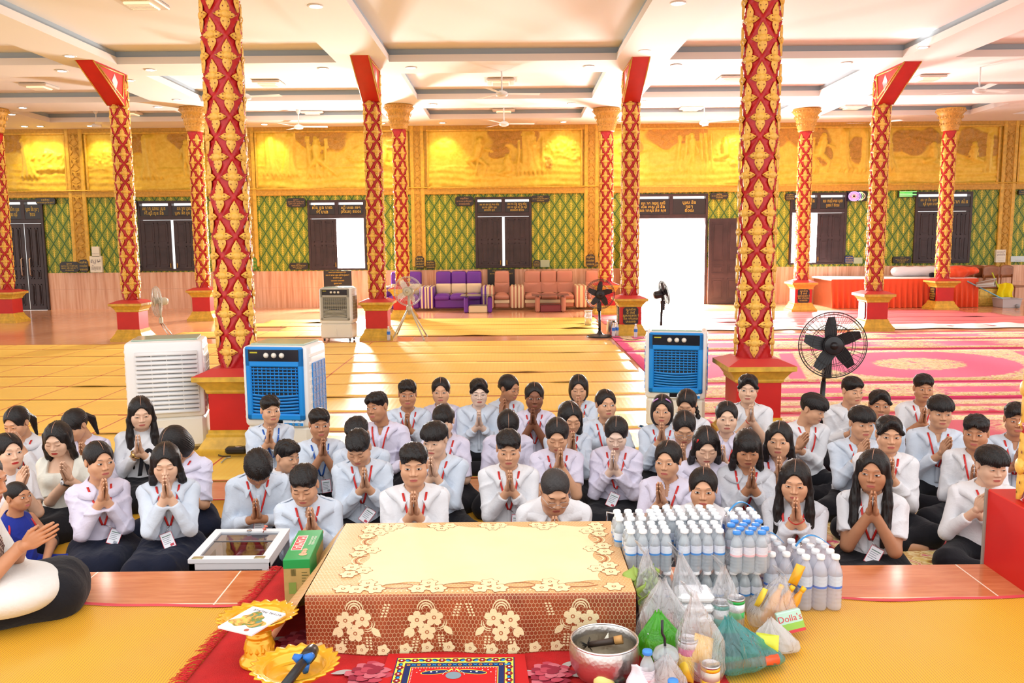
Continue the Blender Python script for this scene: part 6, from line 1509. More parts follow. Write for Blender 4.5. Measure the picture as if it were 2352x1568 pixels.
mb.build('printed_border', [mat('print_yellow', rgb(240, 226, 84), .8), mat('print_navy', rgb(10, 36, 96), .8), mat('print_darkred', rgb(150, 16, 22), .8), mat('print_white', rgb(245, 240, 240), .8), mat('print_red', rgb(206, 14, 16), .8), mat('print_maroon', rgb(120, 20, 30), .8), mat('print_cyan', rgb(40, 150, 210), .8), mat('print_orange', rgb(240, 170, 70), .8), mat('print_greyblue', rgb(130, 150, 160), .8)], po)
# ---- gold pedestal trays
GOLDT = mat('gold_plastic', rgb(250, 184, 30), .22, .35, .6, coat=.3)
def tray(px, py, pxw, label, zr, tilt):
    c = onz(px, py, PZ+zr); D = (c-CAM).dot(_fw); Rr = pxw/2*D/FPX
    e = empty('pedestal_tray', (c.x, c.y, PZ+.016), rad(20), label, 'tray', 'gold pedestal offering trays'); h = zr-.016; k = Rr/.13
    mb = MB(); n = 24*8; rows = []
    for i, (r0, z0, sc_) in enumerate([(.0, -.022, 0), (.080, -.024, 0), (.090, -.020, 0), (.094, -.004, 0), (.098, -.001, 0), (.104, -.003, 0), (.112, .002, .3), (.120, .004, .7), (.130, .006, 1)]):
        ring = []
        for q in range(n):
            a = 2*PI*q/n; ph = (a*22/(2*PI)) % 1; sc2 = (1-abs(ph-.62)/.62 if ph < .62 else (1-ph)/.38); r = (r0+sc_*.016*(sc2-.45))*k; ring.append((r*math.cos(a), r*math.sin(a), h+z0*k+sc_*.004*sc2))
        rows.append(ring)
    vs = [p for rr in rows for p in rr]; fs = [(j*n+i, j*n+(i+1) % n, (j+1)*n+(i+1) % n, (j+1)*n+i) for j in range(len(rows)-1) for i in range(n)]
    mb.add(vs, fs, 0, None, True); t = mb.build('dish', [GOLDT], e); t.rotation_euler = (tilt, 0, 0); so = t.modifiers.new('s', 'SOLIDIFY'); so.thickness = .004; so.offset = -1
    mb = MB(); mb.lathe([(.062*k, 0), (.068*k, .006), (.068*k, .016), (.060*k, .024), (.052*k, .030), (.050*k, .034), (.048*k, .074), (.043*k, .084), (.038*k, .088), (.042*k, .094), (.042*k, .100), (.035*k, .105), (.034*k, .114), (.050*k, h-.024), (.07*k, h-.020)], 40)
    for i in range(14): a = 2*PI*i/14; T = Matrix.Translation((.0485*k*math.cos(a), .0485*k*math.sin(a), .054)) @ Matrix.Rotation(a, 4, 'Z'); mb.add([(0, -.008, 0), (0, 0, -.014), (0, .008, 0), (0, 0, .016), (.0035, 0, 0)], [(0, 1, 4), (1, 2, 4), (2, 3, 4), (3, 0, 4)], 0, T)
    mb.build('pedestal', [GOLDT], e); return e, c
t1, c1 = tray(593, 1420, 176, 'gold scalloped pedestal tray holding the magazine', .165, rad(-4)); t2, c2 = tray(678, 1532, 196, 'gold scalloped pedestal tray holding the black pole end, foreground', .165, rad(-2))
# magazine
zt = PZ+.165+.016; A, B, Dd = onz(578, 1462, zt), onz(657, 1413, zt), onz(504, 1441, zt)
ex = (B-A); ey = (Dd-A); ey = ey-ex*(ey.dot(ex)/ex.length_squared); Wd, Ht = ex.length, ey.length; ex.normalize(); ey.normalize(); ez = ex.cross(ey)
if ez.z < 0: ez = -ez
T = Matrix((ex, ey, ez)).transposed().to_4x4(); T.translation = A
m = MB(); m.box((0, 0, 0), (Wd, Ht, .008), 0, T, .0015); mg = m.build('magazine', [mat('glossy_white_cover', rgb(244, 243, 248), .2)]); tag(mg, 'white magazine with painted landscape cover lying across the rear gold tray', 'magazine')
def cover_mat():
    t = NT('watercolour_cover'); v = t.xyz('Object'); n = t.noise(v, 26, 4, .6, 1.0); n2 = t.noise(v, 60, 3)
    t.color(t.ramp(t.math('ADD', t.math('MULTIPLY', n, .8), t.math('MULTIPLY', n2, .2)), [(.32, rgb(60, 100, 140)), (.40, rgb(96, 150, 140)), (.46, rgb(110, 140, 60)), (.52, rgb(210, 150, 80)), (.57, rgb(236, 190, 110)), (.64, rgb(190, 210, 90)), (.74, rgb(244, 243, 248))])); t.pr(rough=.2); return t.mat
m = MB(); r = random.Random(4); pl = []
for i in range(40): a = 2*PI*i/40; q = 1+.25*math.sin(3*a+1)+.12*math.sin(7*a); pl.append((Wd*(.45+.30*q*math.cos(a)), Ht*(.52+.42*q*math.sin(a)*.95)))
m.prism([(min(Wd*.98, max(.004, x)), min(Ht*.98, max(.004, y))) for x, y in pl], .0081, .0084, 0, T); m.build('cover_picture', [cover_mat()], mg)
BLK = mat('black_print', rgb(40, 36, 40), .4)
text_mesh('cover_title', 'ROYAL PALACE', .016, BLK, mg, T @ Matrix.Translation((Wd*.87, Ht*.42, .0086)) @ Matrix.Rotation(PI/2, 4, 'Z') @ Matrix.Rotation(PI*0, 4, 'Z'))
m = MB(); m.prism([(Wd*.10+.008*math.cos(q), Ht*.25+.008*math.sin(q)) for q in [PI*i/8 for i in range(16)]], .0081, .0086, 0, T); m.build('cover_emblem', [mat('emblem_terracotta', rgb(186, 96, 70), .4)], mg)
# black pole end with blue clamp
pa, pb = onz(650, 1580, PZ+.19), onz(712, 1500, PZ+.185); e = empty('microphone_stand', tuple(pb), 0, 'black tubular stand end with blue wing clamp lying on the front gold tray', 'stand')
dv = (pa-pb).normalized(); BLKP = mat('black_plastic_tube', rgb(30, 30, 34), .3)
m = MB(); m.tube([pb*0, dv*.05, dv*.30], [.0135, .0135, .0135], 18); m.build('pole', [BLKP], e); m = MB(); m.tube([dv*-.028, dv*-.024, dv*.004, dv*.030, dv*.040], [.008, .018, .022, .021, .016], 20); m.build('collar', [BLKP], e)
m = MB(); up = Vector((0, 0, 1)); sd = dv.cross(up).normalized(); up2 = sd.cross(dv)
for k in range(3):
    a = 2*PI*k/3+.4; q = sd*math.cos(a)+up2*math.sin(a); c0 = dv*.048; m.tube([c0+q*.010, c0+q*.022, c0+q*.034], [.016, .012, .008], 12)
m.build('wing_clamp', [mat('blue_plastic', rgb(20, 110, 200), .3)], e)
# ---- green noodle carton
zb = PZ+.185; q = [onz(650, 1286, zb), onz(711, 1284, zb), onz(745, 1216, zb), onz(690, 1217, zb)]
GRN = mat('carton_green', rgb(16, 152, 76), .45); KRAFT = mat('carton_printed_kraft', rgb(176, 156, 96), .6, var=.12, vs=20); CRED = mat('carton_red_panel', rgb(214, 60, 70), .45); CWH = mat('carton_white_ink', rgb(238, 236, 220), .5)
x_ = (q[1]-q[0]).normalized(); y_ = (q[3]-q[0]); y_ = (y_-x_*y_.dot(x_)).normalized(); Wc, Lc, Hc = (q[1]-q[0]).length, (q[3]-q[0]).length*.98, zb-PZ-.001
T = Matrix((x_, y_, Vector((0, 0, 1)))).transposed().to_4x4(); T.translation = Vector((q[0].x, q[0].y, PZ+.001)); ct = MB(); ct.box((0, 0, 0), (Wc, Lc, Hc), 0, T, .002)
ca_ = ct.build('carton', [KRAFT]); tag(ca_, 'green topped instant noodle carton standing between glass case and table', 'carton')
m = MB(); m.box((-.001, -.001, Hc-.035), (Wc+.001, Lc+.001, Hc+.001), 0, T, .002); m.box((-.0012, .02, .02), (-.0006, Lc*.95, Hc-.03), 0, T); m.box((Wc+.0005, Lc*.0, Hc*.45), (Wc+.0012, Lc*.45, Hc-.03), 0, T); m.build('green_flaps', [GRN], ca_)
m = MB(); m.box((Wc*.10, Lc*.30, Hc+.001), (Wc*.52, Lc*.80, Hc+.0016), 0, T); m.build('brand_panel', [CWH], ca_); m = MB(); m.box((Wc*.13, Lc*.315, Hc+.0016), (Wc*.49, Lc*.785, Hc+.0020), 0, T); m.build('brand_panel', [CRED], ca_)
tm = text_mesh('lettering', 'MAMA', 1, CWH, ca_); vs = [v.co for v in tm.data.vertices]; tw = max(v.x for v in vs)-min(v.x for v in vs); tm.data.transform(T @ Matrix.Translation((Wc*.31, Lc*.55, Hc+.0024)) @ Matrix.Rotation(-PI/2, 4, 'Z') @ Matrix.Diagonal((Lc*.42/tw, Wc*.46, 1, 1)))
for i in range(2): text_mesh('lettering', 'instant noodles', .016, CWH, ca_, T @ Matrix.Translation((Wc*(.74+.12*i), Lc*.62, Hc+.0014)) @ Matrix.Rotation(-PI/2, 4, 'Z'))
m = MB()
for k in range(3): m.prism([(Wc*.66+.010*math.cos(a)*(1.6 if k == 0 else 1), Lc*(.16+.07*k)+.013*math.sin(a)) for a in [PI*i/6 for i in range(12)]], Hc+.001, Hc+.0018, 0, T)
m.build('chicken_print', [mat('print_salmon', rgb(238, 170, 130), .5)], ca_)
m = MB()
for i in range(9): m.box((Wc*(.28+.02*i), -.0016, Hc*.66), (Wc*(.285+.02*i+.006*(i % 3)), -.001, Hc*.80), 0, T)
for i in range(8): m.box((Wc*.68, -.0016, Hc*(.30+.06*i)), (Wc*(.94-.05*(i % 3)), -.001, Hc*(.315+.06*i)), 0, T)
m.build('carton_print', [mat('print_olive', rgb(96, 96, 50), .6)], ca_); m = MB(); m.box((Wc*.18, -.0016, Hc*.28), (Wc*.46, -.001, Hc*.52), 0, T); m.build('carton_print', [mat('print_lime', rgb(120, 150, 70), .6)], ca_)
m = MB(); m.prism([(Wc*.18, 0), (Wc*.40, 0), (Wc*.44, Hc*.16), (Wc*.34, Hc*.10), (Wc*.30, Hc*.17), (Wc*.22, Hc*.11)], .0, .0016, 0, T @ Matrix.Rotation(PI/2, 4, 'X')); m.build('carton_print', [CRED], ca_)
# ---- glass topped white case on the lower floor
zg = .36; q = [onz(430, 1297, zg), onz(613, 1297, zg), onz(664, 1222, zg), onz(499, 1222, zg)]; x0, x1 = q[0].x, q[1].x; yf_, yr_ = q[0].y+.02, q[2].y; xr0, xr1 = q[3].x, q[2].x
ALU = mat('white_aluminium', rgb(236, 238, 242), .35); e = MB(); f_ = .035
def bar(p, qv, w=f_, h=.035): return (p, qv)
cor = [(x0, yf_), (x1, yf_), (xr1, yr_), (xr0, yr_)]
for k in range(4):
    a, b = Vector((*cor[k], 0)), Vector((*cor[(k+1) % 4], 0)); d = (b-a).normalized(); nrm = Vector((-d.y, d.x, 0))
    for zz in (zg-.035, .0):
        v = [a, b, b+nrm*.03, a+nrm*.03]; e.add([(p.x, p.y, zz) for p in v]+[(p.x, p.y, zz+.033) for p in v], [(0, 3, 2, 1), (4, 5, 6, 7), (0, 1, 5, 4), (1, 2, 6, 5), (2, 3, 7, 6), (3, 0, 4, 7)])
    e.box((a.x-.012+(.012 if k in (0, 3) else -.012), a.y-.012+(.012 if k < 2 else -.012), 0), (a.x+.012+(.012 if k in (0, 3) else -.012), a.y+.012+(.012 if k < 2 else -.012), zg-.004))
case = e.build('display_case', [ALU]); tag(case, 'white framed glass lidded case below the platform edge, left of the green carton', 'case')
def glass_mat(name, tint, dens, rough=.03):
    t = NT(name); tr = t.n.new('ShaderNodeBsdfTransparent'); tr.inputs[0].default_value = tint; gl = t.n.new('ShaderNodeBsdfGlossy'); gl.inputs['Roughness'].default_value = rough
    fr = t.n.new('ShaderNodeFresnel'); fr.inputs[0].default_value = 1.5; ge = t.n.new('ShaderNodeNewGeometry'); mx = t.n.new('ShaderNodeMixShader'); t.set(mx.inputs[0], t.math('ADD', t.math('MULTIPLY', fr.outputs[0], t.math('SUBTRACT', 1, ge.outputs['Backfacing'])), dens, clamp=True)); t.nt.links.new(tr.outputs[0], mx.inputs[1]); t.nt.links.new(gl.outputs[0], mx.inputs[2]); t.nt.links.new(mx.outputs[0], t.out.inputs[0]); return t.mat
GLASS = glass_mat('clear_glass', (.5, .5, .53, 1), .10)
m = MB(); ins = lambda t: [(Vector((*c, 0))*(1-t)+Vector(((x0+x1+xr0+xr1)/4, (yf_+yr_)/2, 0))*t) for c in cor]
o_, i_ = ins(-.02), ins(.20)
m.add([(p.x, p.y, zg) for p in o_]+[(p.x, p.y, zg) for p in i_]+[(p.x, p.y, zg+.018) for p in o_]+[(p.x, p.y, zg+.018) for p in i_], [f for k in range(4) for f in ((8+k, 8+(k+1) % 4, 12+(k+1) % 4, 12+k), (k, 8+k, 8+(k+1) % 4, (k+1) % 4)[::-1], (4+k, 4+(k+1) % 4, 12+(k+1) % 4, 12+k)[::-1])]); ld = m.build('lid', [ALU], case)
m = MB(); m.add([(p.x, p.y, zg+.010) for p in i_], [(0, 1, 2, 3)]); m.build('glass_pane', [GLASS], ld)
m = MB(); mid = [(i_[0]*.35+i_[3]*.65), (i_[1]*.35+i_[2]*.65)]; m.tube([(mid[0].x, mid[0].y, zg+.012), (mid[1].x, mid[1].y, zg+.012)], .0018, 6); m.build('pane_divider', [mat('grey_edge_strip', rgb(150, 140, 130), .5)], ld)
for t in (.10, .88):
    p = Vector((*cor[0], 0)).lerp(Vector((*cor[1], 0)), t); m = MB(); m.box((p.x-.022, p.y+.006, zg+.018), (p.x+.022, p.y+.024, zg+.021), 0, None, .001); m.tube([(p.x-.022, p.y+.004, zg+.018), (p.x+.022, p.y+.004, zg+.018)], .004, 6); m.build('hinge', [mat('brushed_brass', rgb(180, 170, 130), .35, .8)], ld)
p = Vector((*cor[3], 0)).lerp(Vector((*cor[2], 0)), .48); m = MB(); m.lathe([(.012, zg+.018), (.012, zg+.022), (.005, zg+.023)], 16, 0, Matrix.Translation((p.x, p.y-.03, 0))); m.build('lid_lock', [STEELM], ld)
for k in (0, 1, 3):
    a, b = cor[k], cor[(k+1) % 4]; m = MB(); m.add([(a[0], a[1], .03), (b[0], b[1], .03), (b[0], b[1], zg-.03), (a[0], a[1], zg-.03)], [(0, 1, 2, 3)]); m.build('glass_pane', [GLASS], case)
def purple_mat():
    t = NT('purple_damask'); v = t.node('ShaderNodeTexVoronoi'); t.nt.links.new(t.xyz(), v.inputs['Vector']); v.inputs['Scale'].default_value = 16; n = t.noise(t.xyz(), 24, 3, .6, 1)
    t.color(t.ramp(t.math('ADD', t.math('MULTIPLY', v.outputs['Distance'], .6), t.math('MULTIPLY', n, .5)), [(.36, rgb(206, 196, 190)), (.46, rgb(120, 80, 110)), (.6, rgb(70, 34, 66))])); t.pr(rough=.7); return t.mat
m = MB(); cxm, cym = (x0+xr1)/2+.03, (yf_+yr_)/2; m.box((cxm-.095, cym-.13, .02), (cxm+.09, cym+.15, zg-.06), 0, None, .02); o = m.build('cloth_bundle', [purple_mat()]); tag(o, 'folded purple patterned cloth lying inside the glass lidded case', 'cloth')
m = MB(); p = onz(604, 1222, zg+.02); m.lathe([(.002, 0), (.002, .016), (.010, .018), (.005, .024), (.005, .032), (.010, .036), (.0, .038)], 14, 0, Matrix.Translation((p.x, p.y, zg+.018)) @ Matrix.Rotation(rad(25), 4, 'Y')); o = m.build('push_pin', [mat('salmon_plastic', rgb(236, 130, 110), .35)]); tag(o, 'large salmon push pin standing on the glass case lid', 'pin')
# ---- silver water bowl
cb_ = onz(1388, 1467, PZ+.15); e = empty('water_bowl', (cb_.x, cb_.y, PZ+.022), 0, 'hammered silver bowl of holy water on the red carpet', 'bowl')
SILV = NT('hammered_silver'); SILV.color(rgb(214, 210, 206)); SILV.pr(metal=1, rough=.32); vv = SILV.node('ShaderNodeTexVoronoi'); SILV.nt.links.new(SILV.xyz(), vv.inputs['Vector']); vv.inputs['Scale'].default_value = 90; SILV.bump(vv.outputs['Distance'], .25, .003); SILV = SILV.mat
m = MB(); m.lathe([(0, .004), (.06, .004), (.085, .02), (.104, .055), (.108, .09), (.103, .125), (.101, .128), (.098, .125), (.102, .09), (.098, .056), (.080, .026), (.056, .010), (0, .010)], 56); m.build('bowl_body', [SILV], e); m = MB(); m.tube([(.1025*math.cos(a), .1025*math.sin(a), .128) for a in [2*PI*i/48 for i in range(48)]], .0035, 8, close=True); m.build('rim', [mat('polished_silver', rgb(230, 230, 232), .08, 1)], e)
m = MB(); m.lathe([(0, .096), (.1018, .096)], 40); m.build('water', [glass_mat('dark_water', (.80, .77, .70, 1), .05)], e)
m = MB(); T = TR(cb_.x+.0, cb_.y+.022, PZ+.128, rad(76), 0, rad(80)); m.tube([(0, 0, -.05), (0, 0, .035)], [.009, .011], 12, 0, T); m.tube([(0, 0, .035), (0, 0, .06)], [.013, .0135], 14, 1, T); m.lathe([(.0, .0605), (.0125, .0605)], 14, 1, T)
wb = m.build('sprinkling_brush', [mat('dark_wood_stick', rgb(60, 44, 34), .5), mat('cork_tan', rgb(198, 146, 84), .6)]); tag(wb, 'water sprinkling brush with tan knob resting inside the silver bowl', 'brush')
m = MB(); r = random.Random(2)
for i in range(90):
    a, b = r.uniform(0, 6.28), r.uniform(.3, 1); d = Vector((math.cos(a)*.7, math.sin(a)*.7, -1 if r.random() < .4 else .3)); m.tube([(0, 0, -.05), tuple(Vector((0, 0, -.05))+d.normalized()*.028*b)], [.0012, .0005], 3, 0, T)
m.build('bristle_tuft', [mat('black_bristle', rgb(20, 18, 18), .7)], wb)
m = MB(); m.add([(cb_.x+.0, cb_.y+.045, PZ+.121), (cb_.x+.018, cb_.y+.04, PZ+.121), (cb_.x+.018, cb_.y+.05, PZ+.147)], [(0, 1, 2)]); o = m.build('paper_scrap', [LP]); tag(o, 'small pale paper scrap in the silver bowl', 'paper'); so = o.modifiers.new('s', 'SOLIDIFY'); so.thickness = .001
# ---- water bottles
def plastic_mat(name, tint, white, wcol, rough=.08, add=.03, bump=0):
    """thin clear plastic: see-through, with a sheen and a little milkiness"""
    t = NT(name); tr = t.n.new('ShaderNodeBsdfTransparent'); tr.inputs[0].default_value = tint; gl = t.n.new('ShaderNodeBsdfGlossy'); gl.inputs['Roughness'].default_value = rough
    df = t.n.new('ShaderNodeBsdfDiffuse'); df.inputs[0].default_value = wcol; tl = t.n.new('ShaderNodeBsdfTranslucent'); tl.inputs[0].default_value = wcol; m0 = t.n.new('ShaderNodeMixShader'); m0.inputs[0].default_value = .5
    L = t.nt.links; L.new(df.outputs[0], m0.inputs[1]); L.new(tl.outputs[0], m0.inputs[2]); m1 = t.n.new('ShaderNodeMixShader'); m1.inputs[0].default_value = white; L.new(tr.outputs[0], m1.inputs[1]); L.new(m0.outputs[0], m1.inputs[2])
    fr = t.n.new('ShaderNodeFresnel'); fr.inputs[0].default_value = 1.45; m2 = t.n.new('ShaderNodeMixShader'); ge = t.n.new('ShaderNodeNewGeometry'); t.set(m2.inputs[0], t.math('MULTIPLY', t.math('ADD', fr.outputs[0], add, clamp=True), t.math('SUBTRACT', 1, ge.outputs['Backfacing']))); L.new(m1.outputs[0], m2.inputs[1]); L.new(gl.outputs[0], m2.inputs[2]); L.new(m2.outputs[0], t.out.inputs[0])
    if bump:
        b = t.node('ShaderNodeBump'); t.set(b.inputs['Height'], t.noise(t.xyz(scale=(1, 1, .35)), 28, 4, .6, 1.5)); b.inputs['Strength'].default_value = bump; b.inputs['Distance'].default_value = .02
        for x in (gl, fr, df): L.new(b.outputs[0], x.inputs['Normal'])
    return t.mat
PET = plastic_mat('clear_bottle_plastic', (.96, .99, 1, 1), .44, rgb(242, 250, 255), .08, .07); PETW = plastic_mat('milky_bottle_plastic', (.97, .975, 1, 1), .62, rgb(240, 242, 252)); CAPW = mat('white_cap', rgb(246, 247, 250), .4); CAPB = mat('blue_cap', rgb(60, 140, 226), .35)
def label_mat(name, a, b_, z0=.074):
    t = NT(name); X = t.sep(t.xyz()); z = X[2]; f = t.math('FRACT', t.math('MULTIPLY', z, 220)); ln = t.math('MULTIPLY', t.step(f, .5, .6), t.step(z, z0, z0+.002)); c = t.mix(t.math('MULTIPLY', ln, .35), a, rgb(110, 120, 170)); c = t.mix(t.step(z, z0, z0-.003), c, b_); t.color(c); t.pr(rough=.35); return t.mat
LBL1 = label_mat('bottle_label_blue_hem', rgb(228, 236, 246), rgb(60, 140, 214)); LBL2 = label_mat('bottle_label_white', rgb(240, 240, 246), rgb(238, 190, 196)); LBL3 = label_mat('bottle_label_pale', rgb(214, 228, 244), rgb(70, 120, 214), .096)
def bottle_proto(dia, h, pet, lab, cap, tall=False):
    R_ = dia/2*.97; e = None; m = MB(); pr_ = [(R_*.55, 0), (R_*.9, .004), (R_, .010)]
    for i in range(5): z = h*(.14+i*.075); pr_ += [(R_, z-.004), (R_*.955, z), (R_, z+.004)]
    pr_ += [(R_, h*.66), (R_*.93, h*.72), (R_*.72, h*.80), (R_*.44, h*.88), (.0115, h*.92), (.0115, h*.955)]; m.lathe(pr_, 20); body = m.mesh('bottle_body', [pet])
    m = MB(); m.lathe([(R_+.0006, h*.42), (R_+.0006, h*.64)], 20, cap=False); lb = m.mesh('label', [lab]); m = MB(); c = .0145; m.lathe([(c, h*.925), (c+.0005, h*.935), (c+.0005, h-.003), (c-.001, h), (0, h)], 18); cp = m.mesh('cap', [cap]); return body, lb, cp
def bottle(pro, x, y, z, label, group): o = link('water_bottle', pro[0], None, (x, y, z)); tag(o, label, 'bottle', group); link('label', pro[1], o); link('cap', pro[2], o); return o
SM, SMH = .0422, .155
P_S = bottle_proto(SM, SMH, PET, LBL1, CAPW); P_B = bottle_proto(SM*1.06, SMH, PET, LBL2, CAPB); P_W = bottle_proto(SM, SMH, PETW, LBL3, CAPW); P_L = bottle_proto(.054, .205, PETW, LBL3, CAPW)
FILM = plastic_mat('shrink_film', (.97, .97, .98, 1), .05, rgb(240, 236, 246), .10, .02, .5); HAND = mat('blue_carry_strap', rgb(40, 140, 206), .4)
zt2 = PZ+.018+SMH
def pack(x0, y0, nc, nr, z, pro, dia, h, where, stag=False, strap=False, wrap=True, film=None):
    """x0,y0: front left bottle centre"""
    lb = ('water bottle with %s cap, in the pack ' % ('blue' if pro is P_B else 'white'))+where
    for j in range(nr):
        for i in range(nc): bottle(pro, x0+i*dia+(dia/2 if stag and j % 2 else 0), y0+j*dia*(.88 if stag else 1), z, lb, 'water bottles, '+where)
    if wrap:
        m = MB(); a = (x0-dia*.52, y0-dia*.52); b = (x0+(nc-.48+(.5 if stag else 0))*dia, y0+((nr-1)*(.88 if stag else 1)+.52)*dia); cxx, cyy = (a[0]+b[0])/2, (a[1]+b[1])/2; wx, wy = (b[0]-a[0])/2, (b[1]-a[1])/2
        def fn(u, v):
            t = 2*PI*u; c, s = math.cos(t), math.sin(t); k = 1/max(abs(c), abs(s))**.9; sc_ = 1 if v < .72 else 1-.10*((v-.72)/.28)**2; zz = .004+v*(h-.006)
            if v > .88: sc_ *= 1-.9*((v-.88)/.12); zz = .004+.88*(h-.006)+(h*.12-.002)*((v-.88)/.12)**.4
            return (cxx+wx*min(1, k)*c*sc_*1.01 if abs(c) < 1 else cxx+wx*c*sc_, cyy+wy*min(1.2, k)*s*sc_*1.01, z+zz+.0015*math.sin(u*90))
        m.grid(fn, 64, 16); o = m.build('shrink_wrap', [film or FILM]); tag(o, 'shrink wrap around the pack '+where, 'wrapping')
        if strap:
            m = MB(); m.grid(lambda u, v: (cxx-wx*.8+u*wx*1.6, cyy+(v-.5)*.016+.3*wy*math.sin(3*u), z+h+.004+.030*math.sin(PI*u)), 14, 2); s_ = m.build('carry_strap', [HAND], o); so = s_.modifiers.new('s', 'SOLIDIFY'); so.thickness = .0015
YF = onz(1500, 1216, zt2+SMH).y
X_ = lambda px, py=1205: onz(px, py, zt2+SMH).x
# lower layer front rows, then the upper layer
for i, (px, wh) in enumerate([(1448, 'lower layer, left'), (1566, 'lower layer, middle'), (1680, 'lower layer, right')]): pack(X_(px), YF, 4 if i < 2 else 3, 3, PZ+.018, P_S, SM, SMH, 'of the '+wh, wrap=False)
pack(X_(1445), YF, 4, 3, zt2, P_S, SM, SMH, 'at the front left, nearest the table corner'); pack(X_(1430), YF+3.25*SM, 4, 3, zt2, P_S, SM, SMH, 'at the back left behind the table corner')
pack(X_(1566), YF, 4, 3, zt2, P_S, SM, SMH, 'at the front middle'); pack(X_(1528), YF+3.3*SM, 3, 4, zt2, P_S, SM, SMH, 'at the back middle'); pack(X_(1610), YF+3.4*SM, 3, 4, zt2, P_S, SM, SMH, 'at the back, below the peering girl')
pack(X_(1682), YF-.02, 3, 4, zt2, P_B, SM*1.06, SMH, 'with blue caps', stag=True); pack(X_(1703), YF+3.5*SM, 3, 3, zt2, P_W, SM, SMH, 'with milky film, back right', strap=True)
xl_ = onz(1855, 1420, PZ).x; yl_ = onz(1890, 1416, PZ).y+.027
pack(xl_, yl_, 3, 4, PZ+.018, P_L, .054, .205, 'of larger bottles at the far right', strap=True); pack(xl_-.115, yl_+.03, 2, 4, PZ+.018, P_L, .054, .205, 'of larger bottles, second from right', strap=True)
# ---- plastic bags and what is in them
BAGC = plastic_mat('clear_bag_film', (.96, .96, .97, 1), .30, rgb(244, 246, 250), .16, .10, .9); BAGG = plastic_mat('green_bag_film', (.45, .92, .30, 1), .60, rgb(104, 220, 50), .16, .02, .7); BAGT = plastic_mat('teal_bag_film', (.55, .88, .88, 1), .45, rgb(96, 196, 200), .16, .03, .9); BAGW = plastic_mat('white_bag_film', (.9, .9, .9, 1), .75, rgb(240, 240, 242), .25, .02, .6)
def bag(px, pyb, wpx, ptop, m, label, seed, hand=True, dep=.8, y_off=0.0):
    """px,pyb: ground centre; ptop: (px,py) of the knot"""
    c = onz(px, pyb, PZ+.02); c.y += y_off; D = (c-CAM).dot(_fw); Rr = wpx/2*D/FPX; tp = ony(ptop[0], ptop[1], c.y); H = max(.08, tp.z-c.z); dx = tp.x-c.x
    r = random.Random(seed); ph = [r.uniform(0, 6.28) for _ in range(8)]; mb = MB()
    prof = [(0, .0, 0), (.06, .86, 0), (.16, 1.0, .1), (.3, .99, .2), (.44, .88, .35), (.58, .68, .6), (.72, .44, .8), (.84, .24, 1), (.92, .13, 1), (.96, .12, 1)]
    zs = [p[0] for p in prof]
    def fn(u, v):
        t = v*.96; a = 2*PI*u; rr = float(np.interp(t, zs, [p[1] for p in prof])); pl = float(np.interp(t, zs, [p[2] for p in prof]))
        q = 1+(.10*math.sin(3*a+ph[0]+4*t)+.06*math.sin(5*a+ph[1]-6*t))*(1-pl*.3)+pl*(.16*math.sin(9*a+ph[2])+.10*math.sin(14*a+ph[3]+5*t))+.03*math.sin(17*t+3*a+ph[4])
        return (c.x+Rr*rr*q*math.cos(a)+dx*t**1.3, c.y+Rr*dep*rr*q*math.sin(a), c.z+H*t+.006*math.sin(4*a+ph[5])*(.2 < t))
    mb.grid(fn, 56, 30); o = mb.build('plastic_bag', [m]); tag(o, label, 'bag', None)
    if hand:
        hb = MB()
        for s in (-1, 1): hb.grid(lambda u, v, s=s: (tp.x+s*(.006+.030*math.sin(PI*u))+(v-.5)*.010*s, tp.y+(v-.5)*.022+.01*s, c.z+H*.93+.055*math.sin(PI*u)*(1 if s > 0 else .7)+.02*u), 10, 2)
        hb.build('bag_handle', [m], o)
    return o, c, Rr, H
CANM = mat('tin_lid', rgb(206, 206, 210), .25, .9)
def can(x, y, z, r_, h, cols, label, tilt=(0, 0)):
    o = MB(); T = TR(x, y, z, tilt[0], tilt[1], 0); o.lathe([(r_*.9, 0), (r_, .004), (r_, h*.35)], 24, 0, T); o.lathe([(r_, h*.35), (r_, h*.75)], 24, 1, T); o.lathe([(r_, h*.75), (r_, h-.006)], 24, 0, T)
    b = o.build('food_can', [cols[0], cols[1]]); tag(b, label, 'can'); l = MB(); l.lathe([(r_+.001, h-.006), (r_+.001, h), (r_*.9, h), (r_*.88, h-.003), (0, h-.003)], 24, 0, T); l.build('can_lid', [CANM], b)
def packet(x, y, z, w_, h_, col_, label, rx=0, rz=0, ry=0, txt=None, th=.018):
    o = MB(); T = TR(x, y, z, rx, ry, rz); o.grid(lambda u, v: ((u-.5)*w_, -th*math.sin(PI*u)**.6*math.sin(PI*v)**.6, v*h_), 10, 12, 0, T); o.grid(lambda u, v: ((.5-u)*w_, th*math.sin(PI*u)**.6*math.sin(PI*v)**.6, v*h_), 10, 12, 0, T)
    b = o.build('snack_packet', [col_]); tag(b, label, 'packet')
    return b, T
foil = lambda n, c_: mat(n, c_, .28, .15, .6, var=.12, vs=30)
WHT = mat('white_foam', rgb(246, 246, 248), .6); PINK_ = mat('can_pink', rgb(226, 80, 140), .35); GREEN_ = mat('can_green', rgb(40, 180, 80), .35); YEL_ = mat('can_yellow', rgb(244, 190, 40), .35); TEAL_ = mat('can_teal', rgb(30, 170, 150), .35)
o, c, Rr, H = bag(1484, 1452, 84, (1484, 1256), BAGC, 'clear plastic bag of vegetables leaning at the table corner', 1)
r = random.Random(5)
